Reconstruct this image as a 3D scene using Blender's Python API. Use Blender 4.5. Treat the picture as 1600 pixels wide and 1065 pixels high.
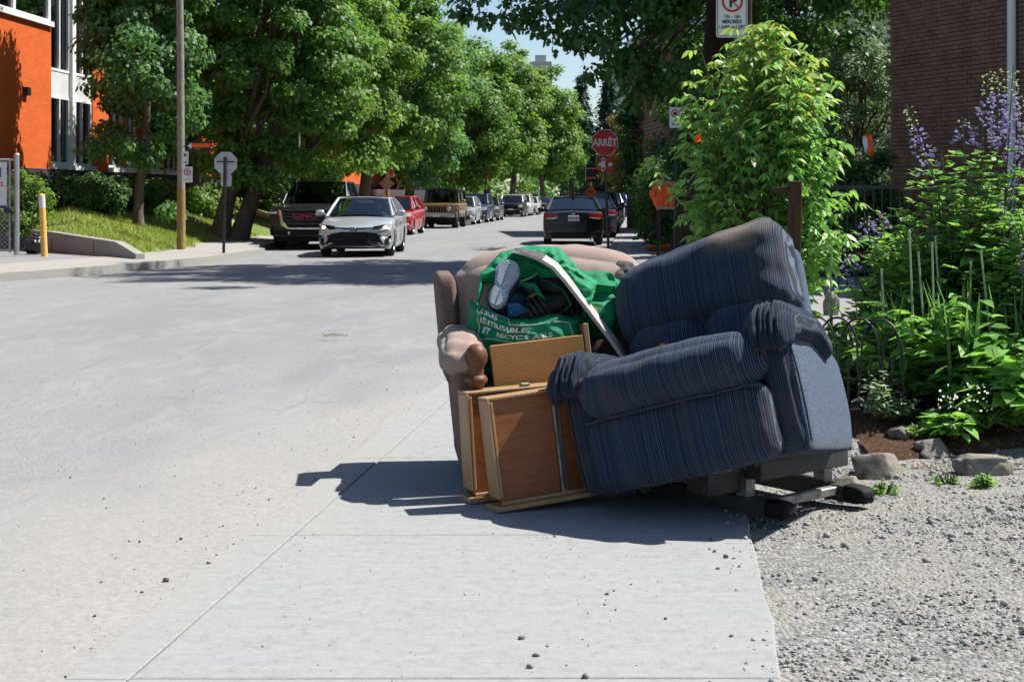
import bpy, bmesh, math, random
import numpy as np
from mathutils import Vector, Matrix, Euler, noise
PI = math.pi
R = math.radians
for o in list(bpy.data.objects):
    bpy.data.objects.remove(o)
scene = bpy.context.scene
C = scene.collection

# ------------------------------------------------------------------ camera, sky, sun, exposure
CAM_H = 1.2
FPX = 2222.2                      # focal length in pixels of the 1600 px wide photograph (50 mm on 36 mm)
HORIZON = 308.0
cam_d = bpy.data.cameras.new('camera')
cam_d.lens = 50; cam_d.sensor_width = 36; cam_d.sensor_fit = 'HORIZONTAL'
cam_d.shift_y = -(532.5 - HORIZON) / 1600.0
cam_d.clip_start = 0.05; cam_d.clip_end = 6000
cam_d.dof.use_dof = True; cam_d.dof.focus_distance = 5.6; cam_d.dof.aperture_fstop = 20
cam = bpy.data.objects.new('camera', cam_d); C.objects.link(cam)
cam.location = (0, 0, CAM_H); cam.rotation_euler = (R(90), 0, 0)
scene.camera = cam

SUN_EL, SUN_AZ = 55.0, 15.0       # azimuth measured from +X (picture right) towards +Y (away)
world = bpy.data.worlds.new('World'); scene.world = world
world.use_nodes = True
wn = world.node_tree.nodes; wl = world.node_tree.links
bg = wn['Background']
sky = wn.new('ShaderNodeTexSky'); sky.sky_type = 'NISHITA'; sky.sun_disc = False
sky.sun_elevation = R(SUN_EL); sky.sun_rotation = R(90 - SUN_AZ)
sky.air_density = 0.95; sky.dust_density = 0.6; sky.ozone_density = 1.5
wl.new(sky.outputs[0], bg.inputs[0]); bg.inputs[1].default_value = 0.072
sun_d = bpy.data.lights.new('sun', 'SUN'); sun_d.energy = 5.0; sun_d.angle = R(0.5); sun_d.color = (1.0, 0.955, 0.88)
sun = bpy.data.objects.new('sun', sun_d); C.objects.link(sun)
sv = Vector((math.cos(R(SUN_EL)) * math.cos(R(SUN_AZ)), math.cos(R(SUN_EL)) * math.sin(R(SUN_AZ)), math.sin(R(SUN_EL))))
sun.rotation_euler = sv.to_track_quat('Z', 'Y').to_euler()
sun.location = (20, 6, 30)
scene.view_settings.view_transform = 'Standard'; scene.view_settings.look = 'None'
scene.view_settings.exposure = 1.0; scene.view_settings.gamma = 1.0
scene.render.engine = 'CYCLES'
cy = scene.cycles
cy.max_bounces = 7; cy.diffuse_bounces = 3; cy.glossy_bounces = 3; cy.transmission_bounces = 4
cy.transparent_max_bounces = 8; cy.caustics_reflective = False; cy.caustics_refractive = False
cy.use_denoising = True

def at(px, py, Y):                # a point seen at photo pixel (px, py) at the distance Y
    return Vector(((px - 800) / FPX * Y, Y, CAM_H - (py - HORIZON) / FPX * Y))
def gd(px, py, z=0.0):            # the point on level z seen at a photo pixel
    return at(px, py, (CAM_H - z) * FPX / (py - HORIZON))
def lerp(a, b, t): return a + (b - a) * t
def smooth01(t):
    t = max(0.0, min(1.0, t)); return t * t * (3 - 2 * t)
def interp(x, xs, ys): return float(np.interp(x, xs, ys))

# ------------------------------------------------------------------ materials
MATS = {}
class NT:
    def __init__(s, name, rough=0.8, spec=0.3, metal=0.0):
        m = bpy.data.materials.new(name); m.use_nodes = True
        s.m = m; s.n = m.node_tree.nodes; s.l = m.node_tree.links
        s.b = s.n['Principled BSDF']; s.b.inputs['Roughness'].default_value = rough
        s.b.inputs['Specular IOR Level'].default_value = spec; s.b.inputs['Metallic'].default_value = metal
        MATS[name] = m; s._c = None
    def node(s, t, **kw):
        n = s.n.new(t)
        for k, v in kw.items():
            if k in n.inputs: n.inputs[k].default_value = v
            else: setattr(n, k, v)
        return n
    def coord(s, which='Object'):
        if s._c is None: s._c = s.n.new('ShaderNodeTexCoord')
        return s._c.outputs[which]
    def pos(s): return s.node('ShaderNodeNewGeometry').outputs['Position']
    def mapping(s, src, scale=(1, 1, 1), rot=(0, 0, 0), loc=(0, 0, 0)):
        n = s.node('ShaderNodeMapping'); s.l.new(src, n.inputs['Vector'])
        n.inputs['Scale'].default_value = scale; n.inputs['Rotation'].default_value = rot; n.inputs['Location'].default_value = loc
        return n.outputs[0]
    def noise(s, src, scale=5, detail=4, rough=0.55, dist=0.0):
        n = s.node('ShaderNodeTexNoise'); s.l.new(src, n.inputs['Vector'])
        n.inputs['Scale'].default_value = scale; n.inputs['Detail'].default_value = detail
        n.inputs['Roughness'].default_value = rough; n.inputs['Distortion'].default_value = dist
        return n.outputs['Fac']
    def voronoi(s, src, scale=5, feature='F1', out='Distance'):
        n = s.node('ShaderNodeTexVoronoi'); n.feature = feature; s.l.new(src, n.inputs['Vector'])
        n.inputs['Scale'].default_value = scale; return n.outputs[out]
    def ramp(s, fac, stops, interp='LINEAR'):
        n = s.node('ShaderNodeValToRGB'); s.l.new(fac, n.inputs[0]); cr = n.color_ramp; cr.interpolation = interp
        while len(cr.elements) < len(stops): cr.elements.new(0.5)
        for e, (p, c) in zip(cr.elements, stops):
            e.position = p
            if not isinstance(c, (tuple, list)): c = (c, c, c)
            e.color = (*c[:3], 1)
        return n.outputs[0]
    def mix(s, fac, a, b, mode='MIX'):
        n = s.node('ShaderNodeMix'); n.data_type = 'RGBA'; n.blend_type = mode
        for sock, v in ((n.inputs[0], fac), (n.inputs[6], a), (n.inputs[7], b)):
            if hasattr(v, 'is_linked') or hasattr(v, 'links'): s.l.new(v, sock)
            elif isinstance(v, (tuple, list)): sock.default_value = (*v[:3], 1)
            else: sock.default_value = v
        return n.outputs[2]
    def math(s, op, a, b=None, c=None):
        n = s.node('ShaderNodeMath'); n.operation = op
        for i, v in enumerate((a, b, c)):
            if v is None: continue
            if hasattr(v, 'links'): s.l.new(v, n.inputs[i])
            else: n.inputs[i].default_value = v
        return n.outputs[0]
    def color(s, v):
        if hasattr(v, 'links'): s.l.new(v, s.b.inputs['Base Color'])
        else: s.b.inputs['Base Color'].default_value = (*v[:3], 1)
        return s
    def roughness(s, v):
        if hasattr(v, 'links'): s.l.new(v, s.b.inputs['Roughness'])
        else: s.b.inputs['Roughness'].default_value = v
        return s
    def bump(s, h, strength=0.3, dist=0.01):
        n = s.node('ShaderNodeBump'); n.inputs['Strength'].default_value = strength; n.inputs['Distance'].default_value = dist
        s.l.new(h, n.inputs['Height']); s.l.new(n.outputs[0], s.b.inputs['Normal']); return s
    def sep(s, src):
        n = s.node('ShaderNodeSeparateXYZ'); s.l.new(src, n.inputs[0]); return n.outputs
    def objrand(s): return s.node('ShaderNodeObjectInfo').outputs['Random']

def simple(name, col, rough=0.6, spec=0.3, metal=0.0, var=0.12, scale=8.0, bump=0.0, bscale=60.0):
    t = NT(name, rough, spec, metal)
    n = t.noise(t.coord(), scale, 5, 0.6)
    lo = tuple(c * (1 - var * 1.6) for c in col); hi = tuple(min(1, c * (1 + var)) for c in col)
    t.color(t.ramp(n, [(0.3, lo), (0.7, hi)]))
    if bump: t.bump(t.noise(t.coord(), bscale, 4), bump, 0.01)
    return t.m

# asphalt: greyed, worn, with drifted pale dust along the kerb
t = NT('asphalt', 0.9, 0.2)
p = t.pos()
fine = t.noise(p, 75, 5, 0.85); mid = t.noise(p, 9, 6, 0.65); big = t.noise(t.mapping(p, (0.9, 0.35, 1), (0, 0, R(-5))), 0.55, 5, 0.6, 0.6)
speck = t.ramp(fine, [(0.32, (0.095, 0.097, 0.10)), (0.50, (0.192, 0.195, 0.199)), (0.68, (0.32, 0.324, 0.328))])
col = t.mix(t.ramp(mid, [(0.35, 0.0), (0.75, 0.45)]), speck, (0.235, 0.238, 0.241))
col = t.mix(t.ramp(big, [(0.40, 0.0), (0.60, 0.5)]), col, (0.155, 0.159, 0.166))
pat = t.noise(t.mapping(p, (2.2, 0.7, 1), (0, 0, R(-6))), 1.1, 7, 0.7, 1.2)
col = t.mix(t.ramp(pat, [(0.50, 0.0), (0.66, 0.45)]), col, (0.265, 0.268, 0.27))
x, y, z = t.sep(p)
kd = t.math('SUBTRACT', t.math('MULTIPLY_ADD', y, 0.118, -1.54), x)            # metres left of the kerb
wob = t.math('MULTIPLY_ADD', t.noise(t.mapping(p, (1, 0.5, 1)), 0.9, 5, 0.65, 0.8), 2.9, -1.45)
near = t.math('ADD', t.math('ADD', kd, wob), t.math('MULTIPLY', t.math('ABSOLUTE', t.math('SUBTRACT', y, 5.6)), 0.22))
dust = t.ramp(t.math('MULTIPLY', near, 0.5), [(0.05, 0.92), (0.45, 0.62), (0.95, 0.0)])
dgrain = t.noise(p, 45, 6, 0.7)
dustcol = t.ramp(dgrain, [(0.3, (0.215, 0.207, 0.195)), (0.7, (0.315, 0.306, 0.290))])
col = t.mix(t.math('MULTIPLY', dust, t.ramp(dgrain, [(0.2, 0.75), (0.5, 1.0)])), col, dustcol)
cr = t.voronoi(t.mapping(t.mix(0.16, p, t.node('ShaderNodeTexNoise', Scale=2.0).outputs['Color']), (0.55, 0.22, 1)), 1.0, 'DISTANCE_TO_EDGE')
crack = t.math('MULTIPLY', t.ramp(cr, [(0.0, 1.0), (0.006, 0.0)]), t.ramp(t.noise(p, 0.6, 3), [(0.50, 0.0), (0.60, 0.32)]))
col = t.mix(crack, col, (0.05, 0.05, 0.052))
t.color(col); t.bump(t.math('SUBTRACT', t.math('ADD', fine, t.math('MULTIPLY', mid, 1.5)), crack), 0.45, 0.005)
# concrete of the near sidewalk: pale, brushed across, stained
def concrete(name, c0, c1, stain):
    t = NT(name, 0.88, 0.2); p = t.pos()
    f = t.noise(p, 160, 3, 0.75); br = t.noise(t.mapping(p, (2.2, 14, 1), (0, 0, R(3))), 1.6, 8, 0.72, 0.5); bl = t.noise(t.mapping(p, (0.8, 1.6, 1)), 1.3, 6, 0.62, 0.8)
    pit = t.voronoi(p, 55); mot = t.noise(p, 22, 7, 0.75)
    gx, gy, gz = t.sep(p); kdd = t.math('SUBTRACT', gx, t.math('MULTIPLY_ADD', gy, 0.118, -1.54))
    drift = t.math('ADD', t.math('ADD', kdd, t.math('MULTIPLY_ADD', t.noise(t.mapping(p, (1, 0.6, 1)), 2.2, 6, 0.7, 0.6), 1.5, -0.75)), t.math('MULTIPLY', t.math('ABSOLUTE', t.math('SUBTRACT', gy, 5.9)), 0.13))
    c = t.ramp(br, [(0.28, c0), (0.72, c1)])
    c = t.mix(t.ramp(bl, [(0.42, 0.0), (0.68, 0.55)]), c, stain)
    c = t.mix(t.ramp(f, [(0.28, 0.45), (0.42, 0.0)]), c, tuple(v * 0.55 for v in c0))
    c = t.mix(t.ramp(f, [(0.62, 0.0), (0.8, 0.35)]), c, tuple(min(1, v * 1.25) for v in c1))
    c = t.mix(t.ramp(mot, [(0.33, 0.55), (0.50, 0.0)]), c, tuple(v * 0.72 for v in c0))
    c = t.mix(t.ramp(mot, [(0.56, 0.0), (0.74, 0.5)]), c, tuple(v * 1.12 for v in c1))
    dc = t.ramp(t.noise(p, 45, 6, 0.7), [(0.3, (0.215, 0.207, 0.193)), (0.7, (0.30, 0.292, 0.275))])
    c = t.mix(t.ramp(drift, [(0.0, 0.85), (0.42, 0.0)]), c, dc)
    t.color(c)
    t.bump(t.math('ADD', t.math('MULTIPLY', f, 0.6), t.math('ADD', t.math('ADD', br, mot), t.math('MULTIPLY', pit, 0.3))), 0.4, 0.004)
    return t.m
concrete('concrete', (0.215, 0.223, 0.225), (0.275, 0.283, 0.282), (0.255, 0.253, 0.243))
concrete('concrete_old', (0.18, 0.18, 0.175), (0.275, 0.272, 0.262), (0.215, 0.208, 0.195))
concrete('concrete_pale', (0.25, 0.25, 0.24), (0.34, 0.337, 0.322), (0.28, 0.273, 0.258))
# stony dirt under the loose gravel
t = NT('gravel_ground', 0.95, 0.15); p = t.pos()
v = t.voronoi(p, 62, 'F1', 'Color'); vd = t.voronoi(p, 62); n1 = t.noise(p, 1.6, 6, 0.65, 0.7); n2 = t.noise(p, 30, 5, 0.7)
sp = t.ramp(t.sep(v)[0], [(0.0, (0.115, 0.113, 0.110)), (0.5, (0.20, 0.197, 0.19)), (1.0, (0.31, 0.306, 0.296))])
dirt = t.ramp(n2, [(0.3, (0.185, 0.175, 0.158)), (0.7, (0.30, 0.287, 0.264))])
t.color(t.mix(t.ramp(n1, [(0.40, 0.1), (0.62, 0.85)]), sp, dirt))
t.bump(t.math('SUBTRACT', t.math('MULTIPLY', n2, 1.2), vd), 0.9, 0.012)
# bits
t = NT('pebble', 0.9, 0.2)
t.color(t.ramp(t.noise(t.pos(), 38, 3, 0.8), [(0.25, (0.12, 0.12, 0.118)), (0.5, (0.235, 0.232, 0.225)), (0.75, (0.38, 0.375, 0.362))])); t.bump(t.noise(t.pos(), 400, 2), 0.3, 0.002)
t = NT('pebble_dark', 0.9, 0.2)
t.color(t.ramp(t.noise(t.pos(), 30, 3, 0.8), [(0.3, (0.05, 0.05, 0.052)), (0.75, (0.19, 0.188, 0.182))]))
t = NT('soil', 0.98, 0.1); p = t.pos()
t.color(t.ramp(t.noise(p, 28, 6, 0.7), [(0.3, (0.045, 0.028, 0.018)), (0.55, (0.12, 0.075, 0.048)), (0.8, (0.24, 0.19, 0.14))])); t.bump(t.noise(p, 60, 5, 0.7), 1.0, 0.02)
t = NT('mulch', 0.95, 0.1); p = t.pos()
t.color(t.ramp(t.noise(p, 45, 4, 0.7), [(0.3, (0.04, 0.022, 0.014)), (0.6, (0.105, 0.06, 0.038)), (0.85, (0.20, 0.14, 0.10))])); t.bump(t.noise(p, 60, 5, 0.7), 1.0, 0.02)
t = NT('rock', 0.9, 0.25); p = t.coord()
t.color(t.mix(t.ramp(t.noise(p, 60, 4, 0.7), [(0.4, 0.0), (0.7, 0.5)]), t.ramp(t.noise(p, 7, 6, 0.65, 0.5), [(0.3, (0.13, 0.115, 0.095)), (0.7, (0.31, 0.285, 0.245))]), (0.20, 0.18, 0.155)))
t.bump(t.math('ADD', t.noise(p, 14, 8, 0.7), t.math('MULTIPLY', t.voronoi(p, 9), 0.7)), 1.0, 0.02)
t = NT('grass_ground', 0.95, 0.1); p = t.pos()
t.color(t.mix(t.ramp(t.noise(p, 0.75, 5, 0.6, 0.5), [(0.46, 0.0), (0.60, 0.85)]), t.ramp(t.noise(p, 14, 5, 0.7), [(0.3, (0.06, 0.11, 0.025)), (0.7, (0.16, 0.22, 0.06))]), (0.30, 0.26, 0.12)))
t.bump(t.noise(p, 40, 4, 0.7), 0.8, 0.03)

def leafmat(name, lo, hi, trans=0.45, rough=0.5, spec=0.35, scale=1.7):
    t = NT(name, rough, spec); p = t.pos()
    g = t.node('ShaderNodeNewGeometry')
    rnd = g.outputs['Random Per Island']
    mx = t.math('ADD', t.math('MULTIPLY', rnd, 0.65), t.math('MULTIPLY', t.noise(p, scale, 2, 0.5), 0.45))
    c = t.ramp(mx, [(0.15, tuple(v * 1.5 for v in lo)), (0.85, tuple(v * 1.65 for v in hi))])
    t.color(c)
    tr = t.node('ShaderNodeBsdfTranslucent')
    t.l.new(t.mix(0.6, c, (hi[0] * 2.0, hi[1] * 2.0, hi[2] * 0.7)), tr.inputs[0])
    ms = t.node('ShaderNodeMixShader'); ms.inputs[0].default_value = trans
    t.l.new(t.b.outputs[0], ms.inputs[1]); t.l.new(tr.outputs[0], ms.inputs[2])
    out = [n for n in t.n if n.type == 'OUTPUT_MATERIAL'][0]; t.l.new(ms.outputs[0], out.inputs[0])
    return t.m
leafmat('leaf_maple', (0.026, 0.068, 0.016), (0.100, 0.190, 0.040), 0.52)
leafmat('leaf_maple_cool', (0.022, 0.066, 0.026), (0.085, 0.178, 0.060), 0.50)
leafmat('leaf_maple_pale', (0.035, 0.085, 0.018), (0.120, 0.205, 0.042), 0.52)
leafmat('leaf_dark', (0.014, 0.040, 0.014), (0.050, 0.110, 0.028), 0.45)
leafmat('leaf_grey', (0.05, 0.085, 0.05), (0.13, 0.19, 0.11), 0.30)
leafmat('leaf_fir', (0.012, 0.030, 0.022), (0.035, 0.070, 0.045), 0.12)
leafmat('leaf_olive', (0.06, 0.07, 0.018), (0.21, 0.155, 0.04), 0.35)
leafmat('leaf_elder', (0.05, 0.135, 0.032), (0.145, 0.28, 0.075), 0.47, 0.45, 0.4, 6)
leafmat('leaf_elder_tip', (0.13, 0.19, 0.045), (0.25, 0.29, 0.085), 0.42, 0.45, 0.4, 6)
leafmat('leaf_indigo', (0.045, 0.12, 0.028), (0.14, 0.265, 0.065), 0.46, 0.5, 0.35, 8)
leafmat('leaf_garden', (0.055, 0.14, 0.03), (0.16, 0.31, 0.08), 0.50, 0.45, 0.4, 8)
leafmat('leaf_blade', (0.05, 0.12, 0.035), (0.13, 0.24, 0.07), 0.35, 0.45, 0.4, 8)
leafmat('leaf_sage', (0.13, 0.19, 0.13), (0.26, 0.34, 0.24), 0.30, 0.6, 0.2, 8)
leafmat('grass_blade', (0.06, 0.12, 0.022), (0.22, 0.26, 0.07), 0.35, 0.6, 0.2, 1.1)
leafmat('flower_purple', (0.085, 0.075, 0.22), (0.20, 0.175, 0.38), 0.35, 0.6, 0.2, 8)
leafmat('flower_bud', (0.18, 0.22, 0.14), (0.33, 0.37, 0.24), 0.3, 0.6, 0.2, 8)
leafmat('flower_white', (0.55, 0.56, 0.5), (0.8, 0.8, 0.75), 0.3, 0.6, 0.2, 8)
leafmat('dry_leaf', (0.06, 0.045, 0.03), (0.15, 0.112, 0.078), 0.04, 0.8, 0.1, 8)

def bark(name, lo, hi, sc=6):
    t = NT(name, 0.95, 0.1); p = t.coord()
    n = t.noise(t.mapping(p, (sc, sc, sc * 0.18)), 2.2, 6, 0.7, 0.6)
    t.color(t.ramp(n, [(0.3, lo), (0.7, hi)])); t.bump(n, 1.0, 0.04); return t.m
bark('bark', (0.055, 0.043, 0.034), (0.19, 0.155, 0.125))
bark('bark_dark', (0.030, 0.025, 0.021), (0.085, 0.07, 0.058))
bark('stem', (0.09, 0.09, 0.04), (0.19, 0.19, 0.09), 20)
bark('pole_wood_grey', (0.17, 0.155, 0.135), (0.33, 0.305, 0.27), 9)
bark('pole_wood_tan', (0.20, 0.135, 0.05), (0.36, 0.26, 0.11), 9)
bark('post_wood', (0.045, 0.026, 0.018), (0.115, 0.068, 0.045), 12)

# ------------------------------------------------------------------ mesh helpers
class MB:
    """collects shapes for one mesh object"""
    def __init__(s): s.v = []; s.f = []; s.m = []; s.sm = []; s.mi = 0; s.smooth = False
    def add(s, vs, fs, smooth=None, mi=None):
        o = len(s.v); s.v.extend([tuple(v) for v in vs])
        sm = s.smooth if smooth is None else smooth; mi = s.mi if mi is None else mi
        for f in fs: s.f.append(tuple(i + o for i in f)); s.m.append(mi); s.sm.append(sm)
        return s
    def box(s, c, size, rot=None, bev=0.0, taper=None):
        hx, hy, hz = size[0] / 2, size[1] / 2, size[2] / 2
        if bev <= 0:
            vs = [Vector((x, y, z)) for z in (-hz, hz) for y in (-hy, hy) for x in (-hx, hx)]
            fs = [(0, 2, 3, 1), (4, 5, 7, 6), (0, 1, 5, 4), (2, 6, 7, 3), (0, 4, 6, 2), (1, 3, 7, 5)]
        else:
            b = min(bev, hx * .99, hy * .99, hz * .99)
            vs, idx = [], {}
            for sx in (-1, 1):
                for sy in (-1, 1):
                    for sz in (-1, 1):
                        for ax in range(3):
                            q = [sx * (hx - b), sy * (hy - b), sz * (hz - b)]
                            q[ax] = (sx * hx, sy * hy, sz * hz)[ax]
                            idx[(sx, sy, sz, ax)] = len(vs); vs.append(Vector(q))
            fs = []
            for ax in range(3):
                a1, a2 = (ax + 1) % 3, (ax + 2) % 3
                for sg in (-1, 1):
                    ring = []
                    for (u, w) in ((-1, -1), (1, -1), (1, 1), (-1, 1)):
                        k = [0, 0, 0]; k[ax] = sg; k[a1] = u; k[a2] = w; ring.append(idx[(*k, ax)])
                    fs.append(tuple(ring if sg > 0 else ring[::-1]))
                for u in (-1, 1):
                    for w in (-1, 1):
                        k = [0, 0, 0]; k[a1] = u; k[a2] = w
                        k0 = list(k); k0[ax] = -1; k1 = list(k); k1[ax] = 1
                        r = [idx[(*k0, a1)], idx[(*k1, a1)], idx[(*k1, a2)], idx[(*k0, a2)]]
                        fs.append(tuple(r if u * w > 0 else r[::-1]))
            for sx in (-1, 1):
                for sy in (-1, 1):
                    for sz in (-1, 1):
                        r = [idx[(sx, sy, sz, 0)], idx[(sx, sy, sz, 1)], idx[(sx, sy, sz, 2)]]
                        fs.append(tuple(r if sx * sy * sz > 0 else r[::-1]))
        M = Matrix.Translation(Vector(c)) @ ((rot.to_matrix() if isinstance(rot, Euler) else rot).to_4x4() if rot is not None else Matrix())
        return s.add([M @ v for v in vs], fs)
    def tube(s, pts, rad, n=8, caps=True, smooth=True, flat=None):
        pts = [Vector(p) for p in pts]; k = len(pts)
        if not hasattr(rad, '__len__'): rad = [rad] * k
        vs, fs = [], []; prev = None
        for i, p in enumerate(pts):
            d = (pts[min(i + 1, k - 1)] - pts[max(i - 1, 0)]).normalized()
            if prev is None:
                a = Vector((0, 0, 1)) if abs(d.z) < 0.9 else Vector((1, 0, 0)); u = d.cross(a).normalized()
            else:
                u = (prev - d * prev.dot(d))
                u = u.normalized() if u.length > 1e-6 else d.orthogonal().normalized()
            prev = u; w = d.cross(u)
            for j in range(n):
                an = 2 * PI * j / n
                vs.append(p + (u * math.cos(an) + w * math.sin(an) * (flat or 1)) * rad[i])
        for i in range(k - 1):
            for j in range(n):
                a, b = i * n + j, i * n + (j + 1) % n
                fs.append((a, b, b + n, a + n))
        s.add(vs, fs, smooth)
        if caps:
            s.add(vs[:n], [tuple(range(n))[::-1]], False); s.add(vs[-n:], [tuple(range(n))], False)
        return s
    def lathe(s, prof, n=20, M=None, smooth=True, caps=True):
        M = M or Matrix(); vs, fs = [], []
        for (r, z) in prof:
            for j in range(n):
                a = 2 * PI * j / n; vs.append(M @ Vector((r * math.cos(a), r * math.sin(a), z)))
        for i in range(len(prof) - 1):
            for j in range(n):
                a, b = i * n + j, i * n + (j + 1) % n; fs.append((a, b, b + n, a + n))
        s.add(vs, fs, smooth)
        if caps: s.add(vs[:n], [tuple(range(n))[::-1]], False); s.add(vs[-n:], [tuple(range(n))], False)
        return s
    def prism(s, poly, d, M=None):
        """poly: 2-D outline (x, z) extruded along y from 0 to d"""
        M = M or Matrix(); n = len(poly)
        vs = [M @ Vector((x, 0, z)) for x, z in poly] + [M @ Vector((x, d, z)) for x, z in poly]
        fs = [tuple(range(n)), tuple(range(2 * n - 1, n - 1, -1))] + [(i, i + n, (i + 1) % n + n, (i + 1) % n) for i in range(n)]
        return s.add(vs, fs)
    def grid(s, fn, nu, nv, smooth=True, closed_u=False):
        vs = [Vector(fn(i / nu, j / nv)) for j in range(nv + 1) for i in range(nu + (0 if closed_u else 1))]
        w = nu if closed_u else nu + 1
        fs = []
        for j in range(nv):
            for i in range(nu):
                a, b = j * w + i, j * w + (i + 1) % w; fs.append((a, b, b + w, a + w))
        return s.add(vs, fs, smooth)
    def cushion(s, c, size, r, puff=0.0, n=12, wr=0.0, wfreq=6.0, seed=0, M=None, fn=None):
        """a stuffed, rounded box with bulging faces and slight wrinkles"""
        c = Vector(c); h = Vector(size) / 2; M = M or Matrix()
        pts, fs, key = [], [], {}
        def vert(u):
            k = tuple(round(x, 5) for x in u)
            if k in key: return key[k]
            p = Vector((u[0] * h.x, u[1] * h.y, u[2] * h.z))
            inner = Vector((max(-h.x + r, min(h.x - r, p.x)), max(-h.y + r, min(h.y - r, p.y)), max(-h.z + r, min(h.z - r, p.z))))
            d = p - inner
            q = inner + d.normalized() * r if d.length > 1e-9 else p
            ax = [abs(x) for x in u]
            nb = Vector([math.copysign(max(0, a) ** 6, x) for a, x in zip(ax, u)])
            k0 = (1 - ax[1] ** 4) * (1 - ax[2] ** 4); k1 = (1 - ax[0] ** 4) * (1 - ax[2] ** 4); k2 = (1 - ax[0] ** 4) * (1 - ax[1] ** 4)
            q = q + Vector((nb.x * k0, nb.y * k1, nb.z * k2)) * puff
            if wr:
                nn = noise.noise(q * wfreq + Vector((seed * 7.1, seed * 3.3, 1.7))) + 0.5 * noise.noise(q * wfreq * 2.3 + Vector((seed, 9, 2)))
                q = q + (q.normalized() if q.length > 0 else Vector((0, 0, 1))) * wr * nn
            q = q + c
            if fn: q = Vector(fn(q))
            key[k] = len(pts); pts.append(M @ q); return key[k]
        lin = [-1 + 2 * i / n for i in range(n + 1)]
        lin = [math.copysign(abs(x) ** 0.8, x) for x in lin]
        for ax in range(3):
            a1, a2 = (ax + 1) % 3, (ax + 2) % 3
            for sg in (-1, 1):
                for i in range(n):
                    for j in range(n):
                        q = []
                        for (a, b) in ((i, j), (i + 1, j), (i + 1, j + 1), (i, j + 1)):
                            u = [0, 0, 0]; u[ax] = sg; u[a1] = lin[a]; u[a2] = lin[b]; q.append(vert(u))
                        fs.append(tuple(q if sg > 0 else q[::-1]))
        return s.add(pts, fs, True)
    def build(s, name, mats, parent=None, loc=None, rot=None):
        me = bpy.data.meshes.new(name); me.from_pydata(s.v, [], s.f)
        if not isinstance(mats, (list, tuple)): mats = [mats]
        for m in mats: me.materials.append(MATS[m] if isinstance(m, str) else m)
        me.polygons.foreach_set('material_index', s.m); me.polygons.foreach_set('use_smooth', s.sm)
        me.update()
        o = bpy.data.objects.new(name, me); C.objects.link(o)
        if parent is not None: o.parent = parent
        if loc is not None: o.location = loc
        if rot is not None: o.rotation_euler = rot
        return o
def tag(o, label=None, cat=None, group=None, kind=None):
    if label: o['label'] = label
    if cat: o['category'] = cat
    if group: o['group'] = group
    if kind: o['kind'] = kind
    return o
def empty(name, loc, rz=0.0, label=None, cat=None, group=None):
    o = bpy.data.objects.new(name, None); C.objects.link(o); o.empty_display_size = 0.2
    o.location = loc; o.rotation_euler = (0, 0, rz)
    return tag(o, label, cat, group)
def inst(name, me, parent, loc=(0, 0, 0), rot=(0, 0, 0), scale=None):
    o = bpy.data.objects.new(name, me); C.objects.link(o); o.parent = parent; o.location = loc; o.rotation_euler = rot
    if scale is not None: o.scale = scale if hasattr(scale, '__len__') else (scale,) * 3
    return o
def copy_tree(o, parent=None):
    c = o.copy(); C.objects.link(c); c.parent = parent
    for ch in list(o.children): copy_tree(ch, c)
    return c
def np_mesh(name, verts, nper, mat, parent=None, smooth=False, mats=None, mi=None):
    """verts: (n*nper, 3) array, every nper consecutive vertices one polygon"""
    n = len(verts) // nper
    me = bpy.data.meshes.new(name); me.vertices.add(len(verts)); me.vertices.foreach_set('co', np.asarray(verts, dtype=np.float32).ravel())
    me.loops.add(n * nper); me.loops.foreach_set('vertex_index', np.arange(n * nper, dtype=np.int32))
    me.polygons.add(n); me.polygons.foreach_set('loop_start', np.arange(0, n * nper, nper, dtype=np.int32))
    try: me.polygons.foreach_set('loop_total', np.full(n, nper, dtype=np.int32))
    except Exception: pass
    for m in (mats or [mat]): me.materials.append(MATS[m] if isinstance(m, str) else m)
    if mi is not None: me.polygons.foreach_set('material_index', np.asarray(mi, dtype=np.int32))
    me.update(calc_edges=True); me.validate()
    o = bpy.data.objects.new(name, me); C.objects.link(o)
    if parent is not None: o.parent = parent
    return o
def text_mesh(body, size=1.0, align='CENTER', bold=0.0, spacing=1.0):
    """lettering as (verts, faces) in the xy plane"""
    cu = bpy.data.curves.new('lettering', 'FONT'); cu.body = body; cu.size = size; cu.align_x = align; cu.align_y = 'CENTER'
    cu.offset = bold; cu.space_character = spacing; cu.resolution_u = 3
    o = bpy.data.objects.new('lettering', cu); C.objects.link(o)
    dg = bpy.context.evaluated_depsgraph_get(); me = bpy.data.meshes.new_from_object(o.evaluated_get(dg))
    vs = [v.co.copy() for v in me.vertices]; fs = [tuple(p.vertices) for p in me.polygons]
    bpy.data.objects.remove(o); bpy.data.curves.remove(cu); bpy.data.meshes.remove(me)
    return vs, fs
def letters(name, body, size, mat, parent, M, bold=0.0, spacing=1.0, sx=1.0, align='CENTER'):
    vs, fs = text_mesh(body, size, align, bold, spacing)
    mb = MB(); mb.add([M @ Vector((v.x * sx, v.y, v.z)) for v in vs], fs)
    return mb.build(name, mat, parent)
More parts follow.
